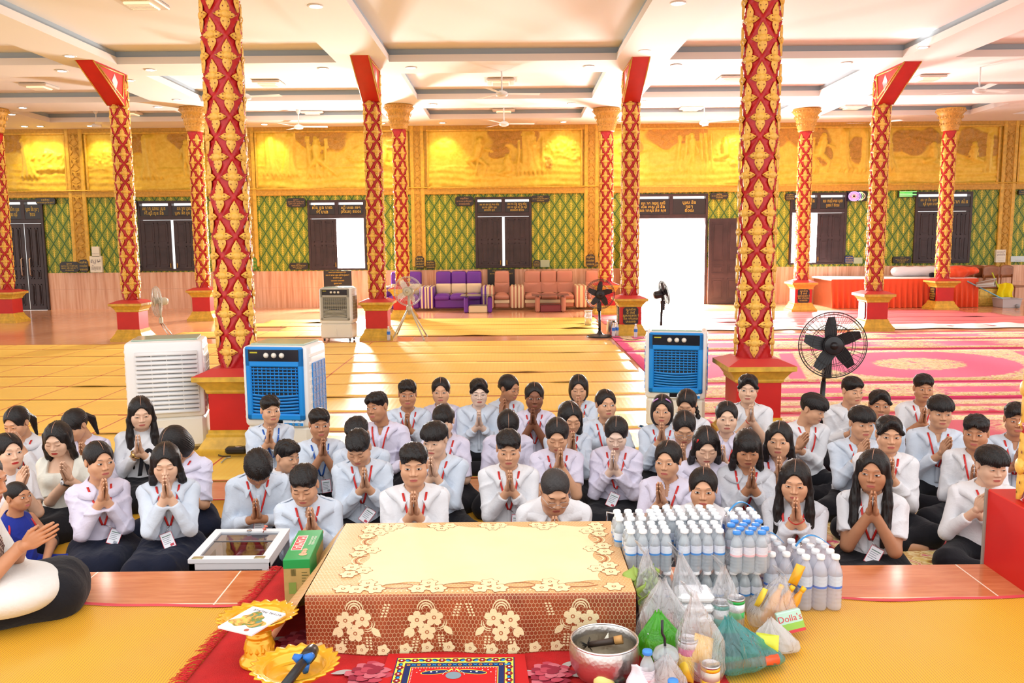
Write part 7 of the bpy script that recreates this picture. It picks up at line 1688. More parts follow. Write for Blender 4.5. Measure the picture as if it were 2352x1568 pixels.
for k in range(6):
    m = MB(); x, y, z = c.x+r.uniform(-.05, .03), c.y+r.uniform(-.03, .03), c.z+.06+r.uniform(0, .10); m.grid(lambda u, v: (x+(u-.5)*.05*math.sin(PI*v)+.01*math.sin(9*v), y+.02*math.sin(5*u+k), z+v*.07+.012*math.cos(7*u)), 8, 8)
    o = m.build('leafy_vegetable', [mat('leaf_green', rgb(150, 176, 80), .6)]); tag(o, 'pale green leafy vegetable in the clear bag at the table corner', 'vegetable', 'leafy vegetables in the corner bag'); so = o.modifiers.new('s', 'SOLIDIFY'); so.thickness = .002
for k in range(3):
    m = MB(); m.add(*(lambda V, Q: (V.tolist(), Q.tolist()))(*surf(lambda X, k=k: sE(X, (0, 0, 0), (.022, .022, .03))+.001*np.sin(90*X[2]), (-.03, -.03, -.04), (.03, .03, .04), .005)), 0, TR(c.x-.045+.012*k, c.y+.02*k, c.z+.10+.028*k), True); o = m.build('shallot', [mat('red_onion_skin', rgb(160, 84, 84), .4)]); tag(o, 'red shallot in the clear bag at the table corner', 'onion', 'shallots in the corner bag')
bag(1528, 1510, 140, (1522, 1322), BAGC, 'large clear plastic bag in the middle of the pile', 2, y_off=.06); o, c, Rr, H = bag(1592, 1452, 92, (1560, 1262), BAGC, 'clear bag holding white foam boxes before the bottles', 3)
for k in range(3): m = MB(); m.box((c.x-.062, c.y-.05, c.z+.05+k*.036), (c.x+.062, c.y+.05, c.z+.083+k*.036), 0, TR(0, 0, 0), .012); o = m.build('foam_box', [WHT]); tag(o, ['lowest', 'middle', 'topmost'][k]+' white foam lunch box stacked in the clear bag', 'box', 'foam boxes in the bag')
o, c, Rr, H = bag(1516, 1512, 108, (1512, 1400), BAGG, 'bright green plastic bag tied at the top', 4, hand=False); can(c.x-.02, c.y, c.z+.01, .030, .085, (GREEN_, YEL_), 'green and yellow can inside the green bag')
o, c, Rr, H = bag(1614, 1560, 112, (1592, 1352), BAGC, 'clear bag with cans at front of the pile', 6); can(c.x+.012, c.y-.045, c.z+.004, .029, .072, (YEL_, mat('can_pale', rgb(214, 206, 190), .4)), 'yellow labelled tin can in the front clear bag'); can(c.x-.045, c.y+.01, c.z+.03, .030, .10, (mat('can_white', rgb(240, 238, 240), .35), PINK_), 'white and pink can in the front clear bag')
packet(c.x-.01, c.y-.02, c.z+.06, .075, .085, foil('gold_foil', rgb(240, 186, 40)), 'gold foil snack packet in the front clear bag', rad(-25), rad(20), rad(25)); packet(c.x-.06, c.y-.03, c.z+.01, .05, .08, foil('yellow_foil', rgb(246, 206, 60)), 'yellow foil packet low in the front clear bag', rad(-15), rad(-20))
o, c, Rr, H = bag(1668, 1458, 80, (1660, 1292), BAGC, 'clear bag with green and white cans below the blue caps', 7); can(c.x-.02, c.y, c.z+.04, .030, .08, (TEAL_, mat('can_white', rgb(240, 238, 240), .35)), 'teal and white can in the bag below blue capped bottles'); can(c.x+.028, c.y-.01, c.z+.07, .029, .07, (GREEN_, mat('can_white', rgb(240, 238, 240), .35)), 'green can in the bag below blue capped bottles')
o, c, Rr, H = bag(1690, 1535, 130, (1672, 1412), BAGT, 'teal plastic bag of food at the front right of the pile', 8, hand=False); o2, c3, R3, H3 = bag(1756, 1520, 96, (1706, 1440), BAGT, 'second teal plastic bag lying toward the right mat', 9, hand=False)
packet(c.x-.02, c.y-.02, c.z+.05, .06, .07, foil('maroon_foil', rgb(150, 60, 70)), 'maroon packet in the front teal bag', rad(-20)); packet(c3.x, c3.y-.02, c3.z+.05, .07, .05, foil('lime_foil', rgb(206, 214, 60)), 'lime yellow packet in the second teal bag', rad(-30), rad(-20))
pa = onz(1655, 1532, PZ+.05); pb2 = onz(1785, 1512, PZ+.05); m = MB(); dd = (pb2-pa); m.tube([pa, pa+dd*.3, pa+dd*.6, pb2], [.010, .012, .015, .018], 10); o = m.build('sausage_pack', [mat('orange_red_wrap', rgb(230, 90, 50), .35)]); tag(o, 'orange red sausage shaped pack across the teal bags', 'packet')
o, c, Rr, H = bag(1772, 1436, 118, (1800, 1318), BAGC, 'clear bag with condiment bottles beside the larger bottles', 10); ORG = mat('orange_sauce', rgb(240, 160, 40), .3)
for k in range(3):
    m = MB(); T = TR(c.x-.03+.03*k, c.y-.01, c.z+.02, 0, rad(24+4*k), 0); m.lathe([(.014, 0), (.017, .006), (.017, .09), (.008, .12), (.008, .13)], 18, 0, T); o = m.build('sauce_bottle', [ORG]); tag(o, 'slim orange sauce bottle in the clear condiment bag', 'bottle', 'sauce bottles in the condiment bag'); m = MB(); m.lathe([(.009, .128), (.009, .145), (0, .146)], 14, 0, T); m.build('cap', [YEL_], o)
m = MB(); T = TR(c.x+.035, c.y-.085, c.z+.055, rad(-15), rad(-14), 0); m.box((-.042, -.012, -.036), (.042, .012, .036), 0, T, .003); o = m.build('seasoning_box', [mat('label_mint', rgb(186, 222, 206), .35)]); tag(o, 'mint green seasoning box with red script in the condiment bag', 'box')
m = MB(); m.box((-.042, -.0126, -.036), (.042, -.012, -.026), 0, T); m.box((-.042, -.0126, -.026), (.042, -.012, -.004), 1, T); m.build('printed_band', [CRED, mat('label_lime', rgb(150, 200, 80), .4)], o); text_mesh('lettering', "Dolla's", .03, CRED, o, T @ facing(0, -.0128, .012) @ Matrix.Rotation(0, 4, 'Z'))
packet(c.x+.068, c.y, c.z+H*.80, .035, .075, foil('red_gold_foil', rgb(232, 170, 30)), 'red and yellow snack sachet sticking out of the condiment bag', 0, 0, rad(22)); packet(c.x-.06, c.y-.02, c.z+.08, .02, .07, foil('yellow_foil', rgb(246, 206, 60)), 'thin yellow sachet in the condiment bag', 0, 0, rad(25))
bag(1790, 1492, 92, (1768, 1418), BAGW, 'opaque white plastic bag lying on the right mat', 11, hand=False)
# iced coffee, blue capped bottles, paper bag, pouch, bread
cc_ = onz(1528, 1590, PZ+.02); e = empty('coffee_cup', (cc_.x, cc_.y, PZ+.022), 0, 'clear takeaway cup of iced milk coffee with black straw at bottom edge', 'cup')
m = MB(); m.lathe([(.028, 0), (.036, .10), (.040, .112)], 28); m.build('cup_body', [PET], e); m = MB(); m.lathe([(0, .004), (.026, .004), (.0345, .085), (0, .085)], 28); m.build('iced_coffee', [mat('milk_coffee', rgb(206, 172, 140), .35)], e); m = MB(); m.lathe([(.041, .112), (.039, .118), (.032, .135), (.014, .146), (.013, .146)], 28); m.build('dome_lid', [PET], e); m = MB(); m.tube([(.004, 0, .02), (-.004, 0, .17), (-.012, 0, .185), (-.012, 0, .225)], .0042, 10); m.build('straw', [BLKP], e)
bag(1520, 1606, 118, (1532, 1500), BAGC, 'clear carrier bag around the iced coffee cup', 12, hand=False)
for px, py, lb in ((1487, 1494, 'small water bottle with blue cap behind the coffee cup'), (1546, 1562, 'small water bottle with blue cap at bottom edge')):
    p = onz(px, py, PZ+.02+SMH); bottle(P_B, p.x, p.y, PZ+.022, lb, None)
m = MB(); p = onz(1468, 1600, PZ+.02); m.grid(lambda u, v: (p.x+(u-.5)*.09*(1-.35*v)+.006*math.sin(9*v+3*u), p.y-.03+.05*math.sin(PI*u)*(1-.6*v)*-1+.02*v, PZ+.022+v*.115*(1-.25*abs(u-.35))), 14, 14); o = m.build('paper_bag', [mat('white_tissue_paper', rgb(238, 230, 236), .8, var=.06, vs=20, bump=.3, bs=40)]); tag(o, 'crumpled white paper bag beside the silver bowl', 'bag'); so = o.modifiers.new('s', 'SOLIDIFY'); so.thickness = .002
p = onz(1428, 1588, PZ+.03); m = MB(); m.box((-.038, -.03, 0), (.038, .03, .014), 0, TR(p.x, p.y, PZ+.022, 0, 0, rad(12)), .006); o = m.build('pouch', [BLKP]); tag(o, 'black pouch with confetti pattern below the silver bowl', 'pouch'); m = MB(); r = random.Random(8); CC = [PINK_, GREEN_, CRED, mat('can_white', rgb(240, 238, 240), .35), TEAL_]
for k in range(70): x, y = r.uniform(-.024, .028), r.uniform(-.022, .022); q = .0022; m.add([(x-q, y-q, .0145), (x+q, y-q, .0145), (x+q, y+q, .0145), (x-q, y+q, .0145)], [(0, 1, 2, 3)], k % 5, TR(p.x, p.y, PZ+.022, 0, 0, rad(12)))
m.build('confetti_print', CC, o)
p = onz(1388, 1580, PZ+.04); V, Q = surf(lambda X: sE(X, (0, 0, 0), (.032, .024, .034))+.004*np.sin(60*X[0])*np.sin(40*X[2]), (-.05, -.05, -.05), (.05, .05, .05), .004); o = link('bread_roll', np_mesh('bread_roll', V, Q, [mat('pale_yellow_bread', rgb(244, 226, 140), .6)]), None, (p.x, p.y, PZ+.055)); tag(o, 'pale yellow bread roll at the bottom edge by the bowl', 'bread')
# metal bracket behind the table corner
p = onz(1409, 1192, .60); m = MB(); m.tube([(p.x-.02, 3.41, .55), (p.x-.02, 3.41, .612), (p.x+.035, 3.40, .604), (p.x+.035, 3.40, .55)], .005, 8); m.box((p.x-.03, 3.385, PZ+.001), (p.x+.045, 3.42, .55), 0, None, .004); o = m.build('metal_stand', [STEELM]); tag(o, 'small chrome metal stand behind the right table corner', 'stand')
# ================================================================ HALL FURNITURE
CBLUE = mat('cooler_blue', rgb(24, 142, 226), .3, coat=.2); CWHT = mat('cooler_white', rgb(240, 240, 240), .35); CBLK = mat('cooler_black_panel', rgb(18, 22, 32), .18); CGRY = mat('cooler_grey', rgb(176, 174, 166), .4); CIV = mat('cooler_ivory', rgb(240, 234, 222), .4); DKV = mat('vent_dark', rgb(40, 40, 44), .7)
MESHB = mat('pad_bluegrey', rgb(150, 164, 206), .7, var=.4, vs=70); MESHT = mat('pad_tan', rgb(150, 130, 100), .8, var=.35, vs=60); LIDG = mat('lid_glass_green', rgb(176, 196, 176), .12)
def cooler(px, py, rz, label, front, body, tank, knobs, side, w=.50, d=.36, h=.93, back=False, st=None):
    p = onz(px, py, 0); e = empty('air_cooler', (p.x, p.y+d*.4, 0), rz, label, 'air cooler', 'evaporative air coolers on the hall floor')
    m = MB(); m.rbox((-w/2, -d/2, .30), (w/2, d/2, h), .04)
    for s in (-1, 1):
        for k in range(9): m.box((s*(w/2-.002)-.004, -d/2+.03, .36+k*.06), (s*(w/2-.002)+.004, d/2-.03, .385+k*.06), 0, None, .003)
    m.build('housing', [body], e)
    m = MB(); m.box((-w/2+.012, -d/2+.012, .05), (w/2-.012, d/2-.012, .31), 0, None, .025); m.box((-.012, -d/2+.004, .09), (.012, -d/2+.014, .22), 0, None, .003); m.build('water_tank', [tank], e)
    m = MB(); m.box((-w/2+.05, -d/2+.06, h-.002), (w/2-.05, d/2-.02, h+.012), 0, None, .005); m.build('top_lid', [LIDG], e)
    for s in (-1, 1):
        m = MB(); x = s*(w/2+.002); m.box((x-.003, -d*.30, .38), (x+.003, d*.36, h-.14), 0)
        for i in range(5): m.box((x-.006, -d*.30+i*d*.165-.003, .38), (x+.006, -d*.30+i*d*.165+.003, h-.14), 1)
        for i in range(8): z = .38+i*(h-.52)/7; m.box((x-.006, -d*.30, z-.003), (x+.006, d*.36, z+.003), 1)
        m.build('side_pad', [side, front if not back else body], e)
    if not back:
        m = MB(); y = -d/2; fr = (-w/2+.035, w/2-.035, .36, h-.01); t = .045
        m.box((fr[0], y-.018, fr[2]), (fr[0]+t, y+.01, fr[3]), 0, None, .010); m.box((fr[1]-t, y-.018, fr[2]), (fr[1], y+.01, fr[3]), 0, None, .010); m.box((fr[0], y-.018, fr[2]), (fr[1], y+.01, fr[2]+.05), 0, None, .010); m.box((fr[0], y-.018, h-.16), (fr[1], y+.01, h-.005), 0, None, .010); m.build('front_bezel', [front], e)
        m = MB(); m.box((fr[0]+t-.01, y-.001, fr[2]+.04), (fr[1]-t+.01, y+.006, h-.15), 0); m.build('vent_cavity', [DKV], e)
        m = MB(); zz0, zz1 = fr[2]+.055, h-.165; n = 14
        for i in range(n):
            z = zz0+(zz1-zz0)*(i+.5)/n; x0, x1 = fr[0]+t, fr[1]-t
            bow = .012 if i < 6 else 0
            m.grid(lambda u, v: (x0+(x1-x0)*u, y-.006-.010*v, z+(v-.5)*(.020 if i < 6 else .012)-bow*math.sin(PI*u)), 8, 1)
        for i in range(11): x = fr[0]+t+(fr[1]-fr[0]-2*t)*(i+.5)/11; m.box((x-.003, y-.008, zz0+(zz1-zz0)*.40), (x+.003, y-.004, zz1))
        g_ = m.build('louvre_grille', [front if front is not CGRY else CGRY], e); so = g_.modifiers.new('s', 'SOLIDIFY'); so.thickness = .004
        m = MB(); m.box((fr[0]+.03, y-.022, h-.115), (fr[1]-.03, y-.016, h-.025), 0, None, .003); cp = m.build('control_panel', [CBLK], e)
        for i in range(3): m = MB(); m.lathe([(.020, 0), (.021, .004), (.016, .010), (.015, .016), (0, .017)], 20, 0, Matrix.Translation((-.055+.062*i, y-.022, h-.068)) @ Matrix.Rotation(PI/2, 4, 'X')); m.build('knob', [knobs], cp)
        m = MB(); m.box((fr[0]+.045, y-.0235, h-.052), (fr[0]+.105, y-.022, h-.042), 0); m.build('maker_mark', [mat('mark_yellow', rgb(200, 190, 40), .4)], cp)
        if st:
            m = MB(); m.box((-.06, y-.006, .315), (.215, y+.004, .40), 0); sk_ = m.build('front_sticker', [mat('sticker_white', rgb(232, 240, 248), .3)], e); m = MB(); m.box((-.05, y-.008, .325), (.05, y-.005, .385), 1); m.box((.06, y-.008, .318), (.212, y-.005, .340), 0)
            for i in range(3): m.lathe([(0, 0), (.012, 0)], 12, 2, Matrix.Translation((.09+.045*i, y-.009, .330)) @ Matrix.Rotation(PI/2, 4, 'X'))
            m.build('sticker_print', [CBLUE, CBLK, mat('sticker_sky', rgb(150, 206, 246), .3)], sk_); text_mesh('lettering', '15°C', .04, mat('print_navy', rgb(10, 36, 96), .8), sk_, facing(.158, y-.008, .366))
    else:
        m = MB(); y = -d/2; m.box((-w/2+.09, y-.003, .36), (w/2-.05, y+.004, h-.10), 0); m.build('vent_cavity', [DKV], e); m = MB(); n = 13
        for i in range(n+1): z = .36+(h-.46)*i/n; m.grid(lambda u, v: (-w/2+.085+(w-.13)*u, y-.004-.016*v, z-.012*v+.018*(1-v)), 2, 1)
        for i in range(5): x = -w/2+.09+(w-.14)*i/4; m.box((x-.004, y-.010, .36), (x+.004, y-.003, h-.10))
        g_ = m.build('louvre_grille', [body], e); so = g_.modifiers.new('s', 'SOLIDIFY'); so.thickness = .004
    for sx in (-1, 1):
        for sy in (-1, 1): m = MB(); m.tube([(sx*(w/2-.06)-.012, sy*(d/2-.06), .026), (sx*(w/2-.06)+.012, sy*(d/2-.06), .026)], .024, 14); m.box((sx*(w/2-.06)-.016, sy*(d/2-.06)-.012, .03), (sx*(w/2-.06)+.016, sy*(d/2-.06)+.012, .055)); m.build('caster', [BLKP], e)
    return e
cooler(652, 1066, rad(-8), 'blue and white air cooler behind the left boys, beside large left pillar', CBLUE, CWHT, CIV, CIV, MESHB, w=.53, d=.40, st=True)
cooler(1560, 992, rad(-13), 'blue and white air cooler on the right, in front of magenta carpet', CBLUE, CWHT, CIV, CIV, MESHB, w=.535, d=.42, h=.90, st=True)
cooler(380, 1042, rad(14), 'large white air cooler seen from its slatted back, left of the large pillar', CWHT, CWHT, CIV, CIV, MESHT, w=.60, d=.40, h=.93, back=True)
cooler(776, 784, rad(-6), 'small ivory air cooler with grey grille standing by the back left pillar', CGRY, CWHT, CIV, CIV, MESHT, w=.56, d=.36, h=.90, st=None)
# ---- fans
FBLK = mat('fan_black', rgb(24, 25, 30), .35); FGRY = mat('fan_beige', rgb(206, 200, 182), .4); FBLADE = plastic_mat('fan_clear_blade', (.8, .8, .78, 1), .6, rgb(196, 190, 176)); CHROME = mat('fan_chrome', rgb(206, 206, 206), .2, .9); WIREK = mat('fan_wire_black', rgb(30, 30, 32), .4)
def fan_head(e, pos, R_, yaw, pitch, body, blade, wire, nb=5, a0=0, thin=.0016):
    T = Matrix.Translation(pos) @ Matrix.Rotation(yaw, 4, 'Z') @ Matrix.Rotation(pitch, 4, 'X') @ Matrix.Rotation(PI/2, 4, 'X')   # local +z = forward (-y)
    m = MB()
    for s, dz in ((1, .055), (-1, -.03)):
        for i in range(44):
            a = 2*PI*i/44; c, q = math.cos(a), math.sin(a); m.tube([(R_*.18*c, R_*.18*q, dz), (R_*.6*c, R_*.6*q, dz*.95), (R_*.92*c, R_*.92*q, dz*.6), (R_*c, R_*q, .01)], thin, 3, 0, T)
    for rr, dz in ((1, .01), (.93, .036), (.62, .055), (.30, .056), (.62, -.03), (.93, -.012)): m.tube([(R_*rr*math.cos(a), R_*rr*math.sin(a), dz) for a in [2*PI*i/48 for i in range(48)]], thin*1.6 if rr < 1 else thin*3, 5, 0, T, True)
    cg = m.build('fan_cage', [wire], e)
    m = MB(); m.lathe([(0, .062), (R_*.26, .060), (R_*.30, .050), (R_*.30, .044)], 28, 0, T); m.lathe([(R_*.10, .061), (R_*.12, .066), (0, .068)], 20, 0, T); m.build('cage_badge', [body], cg)
    m = MB(); m.lathe([(0, -.17), (.05, -.17), (.065, -.14), (.07, -.06), (.05, -.02), (.03, .0)], 24, 0, T); m.build('motor_housing', [body], e)
    hb = MB(); hb.lathe([(0, .035), (.035, .030), (.04, -.005)], 20, 0, T); hub_ = hb.build('blade_hub', [body], e)
    for k in range(nb):
        a = 2*PI*k/nb+a0; b_ = MB(); b_.grid(lambda u, v: (.03+u*(R_*.86-.03), (v-.35)*(.04+.065*math.sin(PI*min(1, .25+u*.65)))*R_/.27, .012+(v-.5)*.028), 8, 4, 0, T @ Matrix.Rotation(a, 4, 'Z')); b_.build('fan_blade', [blade], hub_)
def fan(px, py, hubpx, R_, yaw, pitch, label, kind, body, blade, wire, a0=0, nb=5):
    p = onz(px, py, 0); h = ony(hubpx[0], hubpx[1], p.y); e = empty('standing_fan', (p.x, p.y, 0), 0, label, 'fan', 'standing fans in the hall'); z = h.z; x = h.x-p.x
    fan_head(e, Vector((x, -.05 if abs(yaw) < 1.2 else 0, z)), R_, yaw, pitch, body, blade, wire, nb, a0); by = .06
    m = MB()
    if kind == 'pedestal':
        m.tube([(0, by, .03), (x*.4, by, z*.6)], .022, 14); m.tube([(x*.4, by, z*.58), (x, by, z-.10)], .016, 12); m.box((x-.035, by-.035, z-.30), (x+.035, by+.03, z-.13), 0, None, .01); m.tube([(x, by, z-.12), (x, by, z-.02)], .024, 12); m.build('pole', [body], e)
        m = MB(); m.lathe([(.22, .0), (.225, .012), (.20, .03), (.06, .045), (.035, .08), (.03, .10)], 40, 0, Matrix.Translation((0, by, 0))); m.build('round_base', [body], e)
    elif kind == 'tripod':
        for k in range(4): a = PI/4+k*PI/2; m = MB(); m.tube([(x+.03*math.cos(a), by+.03*math.sin(a), z*.62), (x+.38*math.cos(a), by+.38*math.sin(a), .012)], .013, 10); m.tube([(x+.37*math.cos(a), by+.37*math.sin(a), .03), (x+.385*math.cos(a), by+.385*math.sin(a), 0)], .016, 10); m.build('leg', [body], e)
        m = MB(); m.tube([(x, by, z*.50), (x, by, z-.04)], .024, 14); m.lathe([(.06, z*.58), (.05, z*.66), (.03, z*.70)], 20, 0, Matrix.Translation((x, by, 0))); m.build('pole', [body], e)
    else:
        m.tube([(x, by, z-.02), (x, by, z*.55)], .018, 12); m.box((x-.03, by-.03, z*.42), (x+.03, by+.03, z*.58), 0, None, .008); m.build('pole', [body], e)
        m = MB(); pts = [(x-.02, by, z*.44), (.0, by, .06), (-.05, by, .02)]+[(.02+.30*math.cos(a), by+.20*math.sin(a), .014) for a in [PI+2*PI*i/24 for i in range(25)]]+[(.05, by, .02), (.07, by, .06), (x+.02, by, z*.44)]; m.tube(pts, .011, 8); m.build('looped_base', [CHROME], e)
fan(1888, 1008, (1907, 790), .275, rad(-8), 0, 'large black pedestal fan standing between the right students', 'pedestal', FBLK, FBLK, WIREK, .35)
fan(1378, 774, (1377, 675), .255, rad(6), 0, 'black pedestal fan beside the pillar with the plaque', 'pedestal', FBLK, mat('fan_smoke_blade', rgb(44, 40, 42), .4), WIREK, .2)
fan(1519, 770, (1524, 673), .215, rad(96), rad(-14), 'black pedestal fan seen side on before the bright doorway', 'pedestal', FBLK, FBLK, WIREK, .2)
fan(941, 778, (938, 668), .25, rad(-12), 0, 'beige tripod fan in the middle of the yellow mats', 'tripod', FGRY, FBLADE, mat('fan_wire_pale', rgb(200, 198, 190), .4), .5, 4)
fan(385, 780, (364, 692), .265, rad(-52), 0, 'beige floor fan on looped chrome stand near the left pillar', 'loop', FGRY, FBLADE, mat('fan_wire_pale', rgb(200, 198, 190), .4), .1, 4)
# ---- sofas along the wall
LEA = {'p': mat('purple_leather', rgb(104, 44, 160), .35), 't': mat('tan_leather', rgb(196, 132, 108), .38), 'c': mat('cream_leather', rgb(238, 218, 176), .4), 'm': mat('maroon_leather', rgb(130, 50, 58), .4)}
def sofa(pxa, pxb, py, c, label, seats, name='sofa', cat='sofa'):
    a, b = onz(pxa, py, 0), onz(pxb, py, 0); w = b.x-a.x; y0 = 20.05; s = y0/a.y; w *= s; cx = (a.x+b.x)/2*s; e = empty(name, (cx, y0, 0), 0, label, cat, 'wall side leather seats'); L = [LEA[c], LEA['c']]; d = .82; aw = .20
    m = MB(); m.box((-w/2+aw, .0, .05), (w/2-aw, d-.1, .28), 0, None, .03); m.build('seat_base', L, e)
    if c == 't': m = MB(); m.box((-w/2+aw, -.012, .16), (w/2-aw, .01, .24), 1, None, .01); m.build('cream_stripe', L, e)
    sw = (w-2*aw)/seats
    for i in range(seats):
        x0 = -w/2+aw+i*sw; m = MB(); m.grid(lambda u, v: (x0+sw*u, -.03+v*.65, .30+.10*math.sin(PI*u)**.25*math.sin(PI*min(1, v*1.05))**.3), 12, 8); m.rbox((x0+.002, -.04, .24), (x0+sw-.002, .6, .36), .05); m.build('seat_cushion', L, e)
        m = MB(); m.rbox((x0+.001, .50, .36), (x0+sw-.001, .70, .62), .05, 1 if c == 'p' else 0)
        if c == 't': m.grid(lambda u, v: (x0+sw*u, .47+.02*math.cos(PI*u), .38+v*(.26-.10*math.sin(PI*u))), 10, 4)
        m.build('lumbar_cushion', L, e); m = MB(); m.rbox((x0+.001, .52, .56), (x0+sw-.001, .78, .90), .06); m.build('back_cushion', L, e)
    for sx in (-1, 1):
        m = MB(); x0, x1 = (sx*w/2, sx*(w/2-aw)); x0, x1 = min(x0, x1), max(x0, x1); m.rbox((x0, -.05, .04), (x1, .75, .56), .07)
        for k in range(2): xs = x0+aw*(.22+.4*k); m.box((xs, -.056, .05), (xs+.045, .70, .566), 1, None, .012)
        m.build('armrest', L, e)
    return e
sofa(872, 982, 703, 'p', 'purple leather armchair with cream stripes behind the tripod fan', 1, 'armchair', 'armchair')
sofa(978, 1124, 703, 'p', 'purple leather sofa with cream armrest stripes against the back wall', 3); sofa(1116, 1190, 702, 't', 'tan leather armchair between purple and tan sofas', 1, 'armchair', 'armchair'); sofa(1186, 1340, 701, 't', 'long tan leather sofa against the back wall', 3); sofa(1330, 1400, 701, 't', 'tan leather armchair behind the black fan and pillar', 1, 'armchair', 'armchair')
def ctable(pxa, pxb, py, c, c2, label):
    a, b = onz(pxa, py, 0), onz(pxb, py, 0); w = b.x-a.x; e = empty('coffee_table', ((a.x+b.x)/2*19.6/a.y, 19.6, 0), 0, label, 'coffee table', 'small leather coffee tables')
    for s in (-1, 1): m = MB(); m.box((s*w/2-.08 if s > 0 else -w/2-.02, -.25, 0), (w/2+.02 if s > 0 else -w/2+.08, .25, .36), 0, None, .03); m.build('side_support', [LEA[c]], e)
    m = MB(); m.box((-w/2+.08, -.22, .0), (w/2-.08, .22, .16), 0, None, .02); m.build('shelf_box', [LEA[c2]], e); m = MB(); m.box((-w/2-.10, -.32, .385), (w/2+.10, .32, .395), 0, None, .002)
    for sx in (-1, 1):
        for sy in (-1, 1): m.lathe([(.018, .36), (.018, .386)], 10, 0, Matrix.Translation((sx*w*.42, sy*.2, 0)))
    m.build('glass_top', [GLASS], e)
ctable(1070, 1127, 709, 'p', 'c', 'purple and cream coffee table before the purple sofa'); ctable(1233, 1295, 707, 't', 'm', 'tan and maroon coffee table before the long tan sofa')
# ---- orange skirted platform at right
ORNG = cloth('orange_satin', rgb(250, 92, 52), .5)
xa, xb, yf0 = onz(1868, 694, 0).x*.97, onz(2222, 696, 0).x*.965, 19.75; zt_ = ony(1950, 640, yf0).z; e = empty('skirted_platform', ((xa+xb)/2, yf0, 0), 0, 'low platform with orange pleated skirt and pale cover at right back wall', 'platform'); w = xb-xa
m = MB(); m.box((-w/2, 0, zt_-.05), (w/2, 1.35, zt_), 0, None, .02); m.build('platform_top', [cloth('pale_pink_cover', rgb(250, 226, 220))], e); m = MB(); m.box((-w/2+.05, .05, .0), (w/2-.05, 1.3, zt_-.05)); m.build('platform_frame', [mat('table_brown_wood', rgb(140, 66, 36), .3)], e)
m = MB(); n = 420; pth = [(-w/2-.01+(w+.02)*i/300, -.012, i) for i in range(301)]+[(w/2+.012, 1.35*i/60, 300+i) for i in range(61)]
rows = []
for j in range(9):
    t = j/8; rows.append([(x+(.03*t*math.sin(k*.55)*(1 if k > 300 else 0)), y-(.045*t*math.sin(k*.55+.6*math.sin(k*.07))+.02*t)*(1 if k <= 300 else 0), zt_-.015-(zt_-.02)*t) for (x, y, k) in pth])
vs = [p for r_ in rows for p in r_]; W_ = len(pth); m.add(vs, [(j*W_+i, j*W_+i+1, (j+1)*W_+i+1, (j+1)*W_+i) for j in range(8) for i in range(W_-1)], 0, None, True); m.build('pleated_skirt', [ORNG], e)
def on_plat(pxa, pxb, yd, r_, name, m_, label, cat, sq=1.0):
    a, b = ony(pxa, 630, yf0+yd), ony(pxb, 630, yf0+yd); mb = MB(); L = b.x-a.x; n = 14
    mb.grid(lambda u, v: (a.x+L*u, yf0+yd+r_*math.cos(2*PI*v)*(min(1, math.sin(PI*min(max(u, .001), .999))*4))**.5, zt_+r_*sq+r_*sq*math.sin(2*PI*v)*(min(1, math.sin(PI*min(max(u, .001), .999))*4))**.5+.006*math.sin(u*25+v*9)), 28, 18); o = mb.build(name, [m_]); tag(o, label, cat); return o
on_plat(2045, 2166, .75, .12, 'bolster_pillow', cloth('white_bolster', rgb(244, 244, 250)), 'long white bolster pillow lying on the orange skirted platform', 'pillow'); on_plat(2134, 2168, .30, .055, 'cushion', cloth('black_cushion', rgb(26, 26, 34)), 'small black cushion on the orange skirted platform', 'cushion'); on_plat(2052, 2080, 1.0, .10, 'pillow', cloth('white_pillow', rgb(240, 240, 246)), 'short white pillow tucked behind the bolster', 'pillow')
a = ony(2190, 640, yf0+.3); V, Q = surf(lambda X: smin(sE(X, (0, 0, 0), (.30, .25, .16)), sE(X, (.25, -.05, .05), (.28, .2, .10)), .1)+.02*np.sin(22*X[0]+9*X[2])*np.sin(17*X[1]+6*X[0]), (-.4, -.4, -.2), (.6, .4, .3), .02); o = link('folded_robes', np_mesh('folded_robes', V, Q, [ORNG]), None, (a.x, yf0+.3, zt_+.10)); tag(o, 'heap of orange robes on the right end of the skirted platform', 'cloth')
# ---- clutter in the far right corner
WDC = mat('varnished_wood', rgb(150, 88, 46), .35, var=.25, vs=6); GLDC = mat('gold_chest', rgb(232, 196, 90), .35, .2, var=.2, vs=20)
def wchair(px, py, yw, label, z=0, rz=0):
    p = ony(px, py, yw); e = empty('wooden_chair', (p.x, yw, z), rz, label, 'chair', 'wooden chairs piled in the right corner')
    m = MB(); m.box((-.22, -.22, .40), (.22, .22, .44), 0, None, .01); m.build('seat', [WDC], e); m = MB(); m.grid(lambda u, v: ((u-.5)*.44, .20+.05*math.cos((u-.5)*2.4)-.03, .62+.26*v+.05*math.sin(PI*u)*v), 10, 4); b = m.build('backrest', [WDC], e); so = b.modifiers.new('s', 'SOLIDIFY'); so.thickness = .02
    for sx in (-1, 1):
        for sy in (-1, 1): m = MB(); m.tube([(sx*.19, sy*.19, 0), (sx*.19, sy*.19, .41 if sy < 0 else .70)], .017, 8); m.build('leg', [WDC], e)
for i, (px, lb) in enumerate([(2215, 'wooden chair behind the orange robes'), (2248, 'wooden chair in the corner pile, middle'), (2285, 'wooden chair at the right of the corner pile'), (2325, 'wooden chair nearest the right edge')]): wchair(px, 690, 20.6+.12*(i % 2), lb, 0, rad(-20+14*i))
p = ony(2258, 690, 20.0); m = MB(); m.box((-.36, 0, 0), (.36, .40, .42), 0, None, .02)
for i in range(3):
    for j in range(2): m.box((-.32+.22*i, -.012, .05+.18*j), (-.13+.22*i, .01, .19+.18*j), 0, None, .012)
